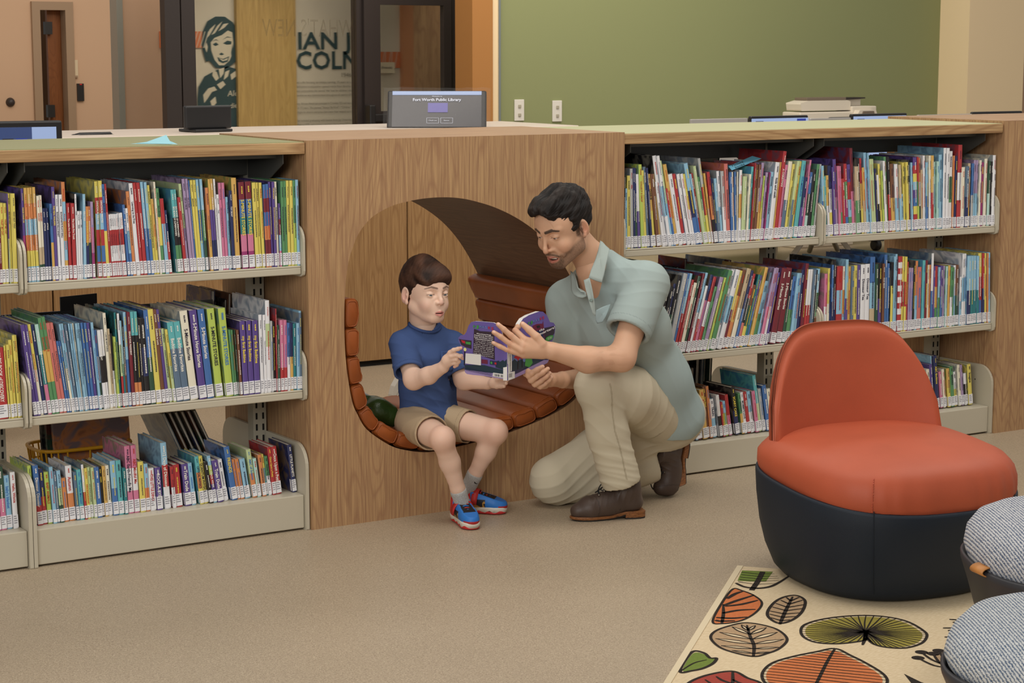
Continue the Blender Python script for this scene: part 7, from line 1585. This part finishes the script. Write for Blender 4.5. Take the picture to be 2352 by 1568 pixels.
sculpt('t_shirt', [(V, Q, np.clip(c,0,1))], cloth_mat('blue cotton jersey', .95, 1500, .3), boy)
tm_ = mat('blue rib collar', (*c3(60,78,122),1), .95, spec=.1)
mb = MB(); cen = Vector(bn)+Vector((.002,-.005,-.017)); ring = []
for k in range(32):
    a = 2*PI*k/32; ring.append(cen+Vector((.0525*math.cos(a), .050*math.sin(a)-.002, .012*math.sin(a)+.003*math.cos(2*a))))
mb.tube(ring, .0052, tm_, 8, closed=True); mb.build('neckband', boy, smooth=True)
pk = [(0.4678, -0.0360, 0.5569), (0.4998, -0.0300, 0.5535), (0.5405, -0.0180, 0.5457), (0.5427, -0.0200, 0.5251), (0.5391, -0.0200, 0.4899), (0.5062, -0.0300, 0.4852), (0.4691, -0.0360, 0.4981)]
panel('chest_pocket', pk, mat('pocket jersey', (*c3(64,84,130),1), .95, spec=.1), .002, parent=boy, bow=.003)
# shorts
SO = c3(186,164,134)
f = Field(np.array([.26,-.20,.20]), np.array([.70,.20,.42]), .0028)
f.cone((0.4290, 0.0850, 0.3072), (0.5482, 0.0850, 0.2998), .062, .062, .02)
eR, eL = Vector(hR).lerp(Vector(kRr), .62), Vector(hL).lerp(Vector(kLl), .50)
f.cone(hR, eR, .064, .059, .02); f.cone(hL, eL, .064, .058, .02)
for h_, e_, ff in ((hR,eR,.5),(hL,eL,.5)):
    d = (e_-Vector(h_)).normalized(); cutcyl(f, e_+d*.004, d, .09, .08); f.cone(e_-d*.006, e_+d*.08, .053, .056, .002, sub=True)
V, Q = f.mesh(); V = smooth_v(V, Q, 1, .4); N = norms(V, Q)
V = folds(V, N, (1,.3,.2), 95, .0038, 3, 1.6); V = V+N*(.0016*vnoise(V, 40, 3, 2))[:,None]
c = np.tile(SO,(len(V),1))*(1+.07*vnoise(V, 26, 8, 3))[:,None]
for h_, e_ in ((hR,eR),(hL,eL)):
    d = np.array((e_-Vector(h_)).normalized()); w_ = np.abs((V-np.array(e_))@d+.012) < .001; c[w_] *= .75
sculpt('shorts', [(V, Q, np.clip(c,0,1))], cloth_mat('tan cotton twill', .92, 1500, .3), boy)
# socks and trainers
sockm = mat('grey marl sock', (*c3(196,196,194),1), .95, bump=(900,.5), var=(260,.2), spec=.1)
red = mat('red shoe trim', rgb(190,44,44), .4); blu = mat('blue shoe suede', rgb(44,116,196), .6); blk = mat('black shoe panel', rgb(24,24,28), .35); wht = mat('white midsole', rgb(216,210,196), .5)
def trainer(fm, ank, up, swoosh):
    s = thing_part('sock', boy); mb = MB(); a = Vector(ank)
    mb.lathe([(.026,.0),(.0275,.004),(.0275,.012),(.0262,.03),(.026,.06),(.0285,.085),(.03,.10)], a+Vector(up)*.045, sockm, 32, ax=tuple(-Vector(up))); mb.build('sock_leg', s, smooth=True)
    if swoosh:
        mb = MB(); R_ = Vector((.25,-.96,0)); u = Vector((.96,.25,0)); o = a+Vector(up)*.012+R_*.0268
        mb.poly([o+u*x+Vector((0,0,z)) for x, z in ((-.014,.004),(-.010,.0005),(-.004,-.001),(.004,.001),(.015,.0065),(.005,-.0045),(-.003,-.0065),(-.010,-.005),(-.014,-.001))], blk); o_ = mb.build('sock_mark', s); m_ = o_.modifiers.new('s','SOLIDIFY'); m_.thickness = .002; m_.offset = 0
    r = thing_part('trainer', boy)
    f = Field((-.05,-.02,-.002), (.05,.185,.11), .0019, fm)
    f.cone((0,.025,.032), (0,.135,.030), .026, .029, .015); f.cone((0,.135,.030), (0,.150,.026), .029, .026, .01); f.cone((0,.03,.04), (0,.042,.085), .028, .031, .015); f.cone((0,.05,.06), (0,.11,.045), .028, .026, .02)
    f.F = np.maximum(f.F, (f.ax[2][None,None,:]+.30*f.ax[1][None,:,None]*1.0-.092-.0)); f.F = np.maximum(f.F, (.014-f.ax[2])[None,None,:])
    V, Q = f.mesh(); V = smooth_v(V, Q, 1, .4)
    c = np.tile(c3(44,116,196),(len(V),1)); x, y, z = V.T
    c[(y < .055)] = c3(190,44,44); c[(y > .045) & (y < .105) & (z < .050) & (np.abs(x) > .012)] = c3(30,30,36)
    c[(y > .060) & (y < .135) & (np.abs(x) < .017+.06*(y-.06)) & (z > .036)] = c3(24,24,28); c[(y > .150) & (z < .028)] = c3(170,40,40)
    w_ = (np.abs(vnoise(V,110,4,2)) < .06) & (y > .045) & (y < .105) & (z < .048) & (np.abs(x) > .014); c[w_] = c3(176,132,60)
    sculpt('trainer_upper', [(tow(V, fm), Q, c)], tint_mat('trainer upper', .5, bump=(500,.2,.0008)), r)
    outl = [(p.x,p.y) for p in spline([Vector(q) for q in ((0,-.004),(.019,.0),(.027,.02),(.025,.06),(.029,.105),(.032,.135),(.025,.160),(.010,.172),(-.010,.172),(-.025,.160),(-.032,.135),(-.029,.105),(-.025,.06),(-.027,.02),(-.019,.0))], 4)]
    mb = MB(); L_ = lambda z, s, wv=0: [(x*s, .084+(y-.084)*s, z+(wv*.0035*math.sin(y*170))) for x, y in outl]
    loft(mb, [L_(.007,.97), L_(.009,1.0,1), L_(.018,1.02), L_(.023,1.0), L_(.024,.96)], wht); mb.xf(fm); mb.build('midsole', r, smooth=True)
    mb = MB(); loft(mb, [L_(.0008,.93), L_(.002,.97), L_(.009,1.0,1)], red); mb.xf(fm); mb.build('outsole', r, smooth=True)
    mb = MB(); st = []
    for k in range(13):
        a_ = PI*k/12; st.append((.035*math.cos(a_), .066+.006*math.sin(a_), .034+.044*math.sin(a_)**.8))
    w2 = Vector((0,.010,-.003)); mb.add([Vector(p)-w2 for p in st]+[Vector(p)+w2 for p in st], [(k,k+1,14+k,13+k) for k in range(12)], red)
    o_ = mb.build('strap', r, smooth=True); m_ = o_.modifiers.new('s','SOLIDIFY'); m_.thickness = .003
    for i in range(len(o_.data.vertices)): o_.data.vertices[i].co = fm @ o_.data.vertices[i].co
    mb = MB(); put_text(mb, 'PAW', (.016,.068,.0812), (-1,0,.0), (0,-.95,.3), .0095, wht, width=.030, bold=True); mb.xf(fm); mb.build('strap_print', r)
    mb = MB()
    for k in range(4): 
        yy = .084+k*.0105; zz = .068-k*.0045
        mb.tube([(-.017,yy,zz-.008),(-.008,yy,zz),(0,yy,zz+.0015),(.008,yy,zz),(.017,yy,zz-.008)], .0022, red if k % 2 == 0 else blu, 6)
    mb.xf(fm); mb.build('laces', r, smooth=True)
    return r
def foot_fm(heel, toe, s=1.0):
    h_, t_ = Vector(heel), Vector(toe); d = t_-h_; return Matrix.Translation((h_.x,h_.y,.0012)) @ Matrix.Rotation(math.atan2(-d.x, d.y), 4, 'Z') @ Matrix.Scale(s, 4)
trainer(foot_fm((.478,-.115), (.445,-.28), 1.0), aR, (Vector(kRr)-Vector(aR)).normalized(), False)
trainer(foot_fm((.535,-.02), (.655,-.135), 1.0), aL, (Vector(kLl)-Vector(aL)).normalized(), True)

# ============ the open board book held between them
bk = thing('board_book', 'open die-cut purple board book held up between the man and the boy', 'book', tuple([(0.4908,-0.4154,0.5095)][0]))
purp = mat('purple board cover', rgb(108,92,164), .3); pgw = mat('white board edge', rgb(226,224,220), .5); navy = mat('navy cover art', rgb(40,44,84), .3); dkp = mat('dark plum panel', rgb(58,44,58), .3); lil = mat('lilac path art', rgb(158,138,190), .3)
bush = mat('dark bush art', rgb(34,56,70), .3); redt = mat('red tree art', rgb(190,40,54), .3); gr = mat('green bubble art', rgb(70,150,70), .3); wtx = mat('white cover type', rgb(236,232,232), .4); ktx = mat('black cover type', rgb(30,28,32), .5); mar = mat('maroon art', rgb(110,36,66), .3); skyb = mat('dusk sky art', rgb(104,124,180), .3)
def board(pts, th, n, art, edge, nm, parent):
    P_ = [Vector(p) for p in pts]; mb = MB(); k = len(P_); B_ = [p-n*th for p in P_]
    mb.add(P_, [tuple(range(k))], art); mb.add(B_, [tuple(range(k))[::-1]], edge)
    mb.add(P_+B_, [(i,(i+1)%k,k+(i+1)%k,k+i) for i in range(k)], edge); return mb.build(nm, parent)
def nrm(pts):
    a, b, c = (Vector(p) for p in pts); v = (b-a).cross(c-a).normalized(); return v if v.dot(Vector(cam.location)-a) > 0 else -v
tri = [(0.4908,-0.4154,0.5095),(0.4879,-0.4203,0.6145),(0.4220,-0.2713,0.5189)]; nL = nrm(tri)
triR = [(0.4861,-0.4230,0.5110),(0.4927,-0.4125,0.6132),(0.7065,-0.3233,0.5455)]; nR = nrm(triR)
def rnd_poly(pts): return [tuple(p) for p in spline([Vector(p) for p in pts], 3)]
LO = [(0.4908,-0.4154,0.5095),(0.4780,-0.3891,0.5160),(0.4538,-0.3382,0.5167),(0.4343,-0.2970,0.5160),(0.4245,-0.2764,0.5169),(0.4216,-0.2706,0.5212),(0.4201,-0.2689,0.5332),(0.4188,-0.2686,0.5574),(0.4158,-0.2654,0.5861),(0.4116,-0.2591,0.6097),(0.4082,-0.2533,0.6222),(0.4074,-0.2525,0.6320),(0.4105,-0.2599,0.6406),(0.4174,-0.2752,0.6456),(0.4201,-0.2818,0.6545),(0.4233,-0.2906,0.6759),(0.4273,-0.3005,0.6878),(0.4339,-0.3148,0.6918),(0.4490,-0.3468,0.6928),(0.4635,-0.3772,0.6924),(0.4711,-0.3927,0.6873),(0.4755,-0.4008,0.6770),(0.4781,-0.4049,0.6631),(0.4792,-0.4062,0.6537),(0.4853,-0.4177,0.6417),(0.4874,-0.4209,0.6289),(0.4887,-0.4194,0.5906),(0.4898,-0.4171,0.5475)]
board(LO, .0045, nL, purp, pgw, 'back_cover', bk)
RO = [(0.4861,-0.4231,0.5106),(0.5226,-0.4068,0.5127),(0.5813,-0.3804,0.5201),(0.6411,-0.3534,0.5282),(0.6814,-0.3354,0.5321),(0.6998,-0.3270,0.5360),(0.7089,-0.3224,0.5447),(0.7124,-0.3195,0.5617),(0.7198,-0.3138,0.5947),(0.7400,-0.3037,0.6114),(0.7487,-0.2983,0.6322),(0.7531,-0.2950,0.6507),(0.7432,-0.2985,0.6626),(0.7239,-0.3066,0.6669),(0.7096,-0.3113,0.6895),(0.6884,-0.3195,0.7050),(0.6686,-0.3279,0.7088),(0.6127,-0.3529,0.7033),(0.5809,-0.3675,0.6959),(0.5629,-0.3764,0.6824),(0.5566,-0.3802,0.6685),(0.5571,-0.3813,0.6519),(0.5462,-0.3870,0.6391),(0.5153,-0.4017,0.6254),(0.4937,-0.4114,0.6224)]
board(RO, .0155, nR, purp, pgw, 'front_cover', bk)
def art(mb, pts, m, n, e): mb.poly([Vector(p)+n*e for p in pts], m)
mb = MB(); e = .0006
art(mb, [(0.4209,-0.2704,0.5321),(0.4901,-0.4158,0.5282),(0.4905,-0.4150,0.5119),(0.4538,-0.3382,0.5167),(0.4343,-0.2970,0.5160),(0.4247,-0.2769,0.5170),(0.4217,-0.2709,0.5217)], lil, nL, e)
art(mb, [(0.4203,-0.2706,0.5467),(0.4529,-0.3399,0.5521),(0.4897,-0.4163,0.5402),(0.4901,-0.4157,0.5277),(0.4207,-0.2698,0.5308)], bush, nL, e*1.5)
art(mb, [(0.4706,-0.3789,0.5677),(0.4753,-0.3892,0.5716),(0.4778,-0.3941,0.5680),(0.4824,-0.4045,0.5749),(0.4849,-0.4094,0.5706),(0.4885,-0.4178,0.5786),(0.4896,-0.4161,0.5402),(0.4711,-0.3780,0.5485)], bush, nL, e*1.5)
art(mb, [(0.4084,-0.2544,0.6298),(0.4142,-0.2665,0.6284),(0.4295,-0.2988,0.6276),(0.4302,-0.2974,0.6011),(0.4210,-0.2782,0.6041),(0.4128,-0.2618,0.6111)], dkp, nL, e)
art(mb, [(0.4124,-0.2626,0.6269),(0.4192,-0.2767,0.6245),(0.4194,-0.2762,0.6160),(0.4145,-0.2660,0.6187)], redt, nL, e*2); art(mb, [(0.4199,-0.2779,0.6229),(0.4285,-0.2959,0.6226),(0.4287,-0.2955,0.6141),(0.4207,-0.2788,0.6150)], gr, nL, e*2)
art(mb, [(0.4328,-0.3097,0.6670),(0.4377,-0.3198,0.6643),(0.4426,-0.3299,0.6615),(0.4607,-0.3682,0.6624),(0.4630,-0.3735,0.6671),(0.4655,-0.3784,0.6632),(0.4693,-0.3766,0.5723),(0.4331,-0.3019,0.5870)], dkp, nL, e*2)
art(mb, [(0.4215,-0.2773,0.5852),(0.4469,-0.3308,0.5861),(0.4478,-0.3291,0.5505),(0.4217,-0.2743,0.5518)], pgw, nL, e*5)
art(mb, [(0.4680,-0.3695,0.5309),(0.4891,-0.4138,0.5292),(0.4895,-0.4131,0.5155),(0.4674,-0.3669,0.5186)], pgw, nL, e*3)
art(mb, [(0.4478,-0.3311,0.5705),(0.4578,-0.3523,0.5700),(0.4582,-0.3516,0.5568),(0.4481,-0.3304,0.5572)], mar, nL, e*3); art(mb, [(0.4615,-0.3599,0.5696),(0.4742,-0.3865,0.5685),(0.4743,-0.3854,0.5552),(0.4615,-0.3585,0.5562)], navy, nL, e*3)
art(mb, [(0.4628,-0.3623,0.5662),(0.4658,-0.3686,0.5658),(0.4660,-0.3683,0.5584),(0.4630,-0.3619,0.5587)], gr, nL, e*4); art(mb, [(0.4695,-0.3762,0.5651),(0.4725,-0.3826,0.5647),(0.4727,-0.3822,0.5580),(0.4696,-0.3759,0.5584)], redt, nL, e*4)
lampc = [(0.4199,-0.2753,0.5971),(0.4224,-0.2805,0.5976)]; lr = (Vector(lampc[1])-Vector(lampc[0])).length; u_ = (Vector(tri[2])-Vector(tri[0])).normalized(); v_ = nL.cross(u_)
art(mb, [Vector(lampc[0])+u_*lr*math.cos(a*PI/8)+v_*lr*math.sin(a*PI/8) for a in range(16)], mat('pale lamp art', rgb(226,220,150), .4), nL, e*3)
art(mb, [(0.4186,-0.2720,0.5927),(0.4203,-0.2756,0.5930),(0.4208,-0.2716,0.5455),(0.4191,-0.2680,0.5452)], ktx, nL, e*3)
for i in range(13):
    q_ = [(0.4703,-0.3739,0.5275),(0.4874,-0.4099,0.5262),(0.4705,-0.3736,0.5202),(0.4876,-0.4095,0.5185)]
    if i in (7,): continue
    a = Vector(q_[0]).lerp(Vector(q_[1]), i/13); b = Vector(q_[2]).lerp(Vector(q_[3]), i/13); d_ = (Vector(q_[1])-Vector(q_[0]))/13*(.35+.3*(i%3)/2)
    mb.poly([p+nL*e*4 for p in (a, a+d_, b+d_, b)], ktx)
ttl = ['Fluttering','Feathers! Romeo','has broken into','Headquarters!','Can you help','to Mask stop','Little ones will','lifting flaps, pulling','tabs and sliding','doors as they','search Headquarters','top to bottom in','this fun board book.']
q_ = [(0.4337,-0.3104,0.6546),(0.4652,-0.3766,0.6536),(0.4341,-0.3033,0.5799),(0.4679,-0.3743,0.5781)]
for i, s in enumerate(ttl):
    t = (i+.6)/13; a = Vector(q_[0]).lerp(Vector(q_[2]), t); b = Vector(q_[1]).lerp(Vector(q_[3]), t); ex = (b-a); L_ = ex.length; ex.normalize(); ey = nL.cross(ex); 
    if ey.z < 0: ey = -ey
    wd_ = L_*min(.98, .3+.045*len(s)); put_text(mb, s, a+ex*(L_-wd_)/2+nL*e*4, ex, ey, .0030 if i > 3 else .0036, wtx, width=wd_, bold=i < 4)
q_ = [(0.4315,-0.3073,0.6704),(0.4660,-0.3799,0.6693)]; a, b = Vector(q_[0]), Vector(q_[1]); ex = (b-a).normalized(); ey = nL.cross(ex); ey = ey if ey.z > 0 else -ey
cl = [gr, gr, skyb, skyb, skyb, redt, redt]
for i, ch_ in enumerate('PJMASKS'): put_text(mb, ch_, a+ex*((b-a).length*i/7)+nL*e*5+ey*(.002*math.sin(i*.52)), ex, ey, .0085, cl[i], width=(b-a).length/8, bold=True)
q_ = [(0.4227,-0.2749,0.5386),(0.4669,-0.3668,0.5282)]; a, b = Vector(q_[0]), Vector(q_[1]); ex = (b-a).normalized(); ey = nL.cross(ex); ey = ey if ey.z > 0 else -ey
for i in range(5):
    x = 0
    while x < (b-a).length*.97:
        l_ = .002+.003*((i*7+int(x*1e4)) % 5)/5; mb.poly([a+ex*x-ey*(.0024*i)+nL*e*4, a+ex*(x+l_)-ey*(.0024*i)+nL*e*4, a+ex*(x+l_)-ey*(.0024*i-.0011)+nL*e*4, a+ex*x-ey*(.0024*i-.0011)+nL*e*4], navy); x += l_+.0012
mb.build('back_cover_print', bk)
mb = MB()
art(mb, [(0.5152,-0.4044,0.5889),(0.5969,-0.3690,0.5800),(0.7074,-0.3219,0.5599),(0.7042,-0.3247,0.5410),(0.6815,-0.3353,0.5333),(0.5119,-0.4106,0.5256)], navy, nR, e)
art(mb, [(0.5151,-0.4046,0.5865),(0.5277,-0.3987,0.5919),(0.5972,-0.3686,0.5847),(0.5951,-0.3720,0.5516),(0.5131,-0.4078,0.5561)], skyb, nR, e*1.3)
art(mb, [(0.5138,-0.4066,0.5678),(0.5265,-0.4006,0.5731),(0.5413,-0.3947,0.5639),(0.5610,-0.3857,0.5683),(0.5759,-0.3801,0.5567),(0.5957,-0.3710,0.5610),(0.6148,-0.3633,0.5512),(0.6429,-0.3505,0.5568),(0.6583,-0.3444,0.5474),(0.6575,-0.3457,0.5355),(0.5119,-0.4097,0.5374)], bush, nR, e*1.6)
art(mb, [(0.5234,-0.4064,0.5130),(0.5241,-0.4053,0.5238),(0.6020,-0.3701,0.5363),(0.6825,-0.3337,0.5489),(0.7081,-0.3227,0.5453),(0.6998,-0.3269,0.5365),(0.6411,-0.3534,0.5287),(0.5814,-0.3803,0.5206)], lil, nR, e*2)
art(mb, [(0.5230,-0.4018,0.5784),(0.5350,-0.3960,0.5850),(0.5488,-0.3896,0.5890),(0.5739,-0.3787,0.5867),(0.5891,-0.3725,0.5799),(0.5808,-0.3767,0.5727),(0.5649,-0.3841,0.5678),(0.5535,-0.3887,0.5729),(0.5453,-0.3928,0.5658),(0.5380,-0.3955,0.5727)], redt, nR, e*2.5)
art(mb, [(0.5437,-0.3932,0.5707),(0.5487,-0.3910,0.5700),(0.5436,-0.3956,0.5387),(0.5389,-0.3977,0.5382)], ktx, nR, e*2.2); art(mb, [(0.5649,-0.3841,0.5678),(0.5695,-0.3821,0.5671),(0.5663,-0.3854,0.5414),(0.5616,-0.3875,0.5409)], ktx, nR, e*2.2)
art(mb, [(0.5844,-0.3755,0.5674),(0.6157,-0.3619,0.5654),(0.6205,-0.3610,0.5480),(0.6020,-0.3701,0.5363),(0.5790,-0.3796,0.5443)], gr, nR, e*2.4)
art(mb, [(0.6281,-0.3558,0.5733),(0.6678,-0.3386,0.5702),(0.6627,-0.3420,0.5541),(0.6269,-0.3578,0.5543)], bush, nR, e*2.4)
art(mb, [(0.6281,-0.3489,0.6667),(0.6501,-0.3389,0.6700),(0.6820,-0.3251,0.6673),(0.6865,-0.3224,0.6763),(0.6889,-0.3234,0.6495),(0.6890,-0.3255,0.6205),(0.6632,-0.3366,0.6239),(0.6329,-0.3480,0.6494)], mar, nR, e)
art(mb, [(0.6490,-0.3399,0.6641),(0.6657,-0.3325,0.6640),(0.6685,-0.3318,0.6569),(0.6532,-0.3386,0.6559)], ktx, nR, e*2)
art(mb, [(0.6890,-0.3231,0.6519),(0.7479,-0.2972,0.6518),(0.7443,-0.3006,0.6279),(0.7272,-0.3090,0.6155),(0.6904,-0.3256,0.6107)], dkp, nR, e); art(mb, [(0.6328,-0.3483,0.6470),(0.6849,-0.3251,0.6500),(0.6864,-0.3273,0.6112),(0.6467,-0.3444,0.6164)], navy, nR, e*1.2)
bub = [(0.6949,-0.3231,0.6173),(0.7053,-0.3182,0.6220),(0.7236,-0.3100,0.6238),(0.7365,-0.3044,0.6216),(0.7345,-0.3059,0.6146),(0.7227,-0.3115,0.6088),(0.7064,-0.3188,0.6073),(0.6953,-0.3235,0.6105)]; art(mb, rnd_poly(bub), gr, nR, e*3)
def tx(s, q, h, m, k, bold=True):
    a, b = Vector(q[0]), Vector(q[1]); ex = (b-a).normalized(); ey = nR.cross(ex); ey = ey if ey.z > 0 else -ey
    put_text(mb, s, a+nR*e*k, ex, ey, h, m, width=(b-a).length, bold=bold)
tx('cks', [(0.6604,-0.3363,0.6439),(0.6887,-0.3237,0.6466)], .0075, wtx, 4); tx('quarters!', [(0.6565,-0.3390,0.6315),(0.7474,-0.2980,0.6446)], .0078, wtx, 4)
tx('Lift flaps', [(0.7021,-0.3201,0.6159),(0.7273,-0.3088,0.6179)], .0022, wtx, 5); tx('and more', [(0.7034,-0.3198,0.6118),(0.7271,-0.3092,0.6141)], .0022, wtx, 5)
q_ = [(0.6029,-0.3595,0.6727),(0.6930,-0.3190,0.6833)]; a, b = Vector(q_[0]), Vector(q_[1]); ex = (b-a).normalized(); ey = nR.cross(ex); ey = ey if ey.z > 0 else -ey
for i, ch_ in enumerate('PJMASKS'): put_text(mb, ch_, a+ex*((b-a).length*i/7)+nR*e*4, ex, ey, .0085, cl[i], width=(b-a).length/8, bold=True)
art(mb, [(0.4943,-0.4131,0.5965),(0.5143,-0.4041,0.5980),(0.5096,-0.4107,0.5377),(0.4904,-0.4193,0.5358)], pgw, nR, e*3)
art(mb, [(0.4885,-0.4201,0.5361),(0.5241,-0.4045,0.5352),(0.5226,-0.4067,0.5131),(0.4880,-0.4222,0.5107)], pgw, nR, e*4)
q_ = [(0.5038,-0.4093,0.5905),(0.5005,-0.4146,0.5391)]; a, b = Vector(q_[0]), Vector(q_[1]); ex = (b-a).normalized(); ey = nR.cross(ex); ey = ey if ey.x > 0 else -ey
put_text(mb, 'Owl Over Headquarters!', a-ey*.0022+nR*e*5, ex, ey, .0045, ktx, width=(b-a).length, bold=True)
for i in range(3): q_ = [(0.4912,-0.4193,0.5310),(0.5084,-0.4118,0.5304)]; a, b = Vector(q_[0]), Vector(q_[1]); mb.poly([p+nR*e*6+Vector((0,0,-.0045*i)) for p in (a, b, b+Vector((0,0,-.0016)), a+Vector((0,0,-.0016)))], ktx)
mb.build('front_cover_print', bk)

# ============ toys on the cushion
gm = mat('dark green glossy plush', rgb(60,84,34), .35, bump=(60,.2), var=(12,.25))
f = Field((.13,.08,.24), (.42,.42,.44), .0045)
g0 = (0.3646, 0.2200, 0.3224); g1 = (0.3993, 0.2000, 0.3070); g2 = (0.3477, 0.2700, 0.3574); g3 = (0.3726, 0.2600, 0.3413)
f.cone(g1, g0, .040, .048, .02); f.cone(g0, g3, .044, .028, .02); f.cone(g3, g2, .028, .018, .01); f.cone((0.3481, 0.2300, 0.3300), (0.3168, 0.2000, 0.3151), .03, .014, .015)
V, Q = f.mesh(); zmin = V[:,2].min()
mb = MB(); mb.v = [tuple(v) for v in V]; mb.f = [list(q) for q in Q]; mb.mi(gm); mb.m = [0]*len(mb.f)
o = mb.build('plush_toy', smooth=True); tag(o, 'lumpy glossy dark green toy lying on the cushion behind the boy', 'toy')
e_ = (0.3229, 0.1950, 0.3409)
mb = MB(); mb.lathe([(0,.002),(.0035,.0015),(.0045,0)], e_, M['black'], 14, ax=(-.5,-.8,.3)); mb.build('toy_eye', o)
mb = MB(); a = (0.3677, 0.3400, 0.3649); b = (0.3794, 0.3300, 0.3607)
mb.tube([(a[0]-.008,a[1]+.03,a[2]-.02),(a[0],a[1],a[2]),(b[0],b[1],b[2]-.006),(b[0]+.008,b[1]-.01,b[2]-.022)], .012, mat('white toy rim', rgb(226,226,226), .4), 12); o = mb.build('toy_ball', smooth=True); tag(o, 'small white and blue toy tucked behind the green toy', 'toy')
mb = MB(); mb.tube([(a[0]+.004,a[1]-.008,a[2]-.01),(b[0]+.004,b[1]-.006,b[2]-.012)], .0085, blu, 10); mb.build('toy_stripe', o, smooth=True)
wc = (1.3509, 1.9149, 0.0600)
mb = MB(); q0 = (1.3318, 1.9000, 0.0542); 
pa = [(1.3224, 1.9000, -0.0036), (1.3251, 1.9000, 0.0431), (1.3364, 1.9000, 0.0811), (1.3609, 1.9000, 0.1180), (1.3985, 1.9000, 0.1420), (1.4649, 1.9000, 0.1402)]; mb.prism([(pa[0][0],0),(pa[-1][0],0)]+[(q[0],q[2]) for q in pa[::-1]], 'y', 1.88, 1.92, mat('white moulded shell', rgb(216,212,204), .4)); tag(mb.build('moulded_panel', bevel=.015), 'white moulded curved shape seen through the nook behind the boy', 'furniture')
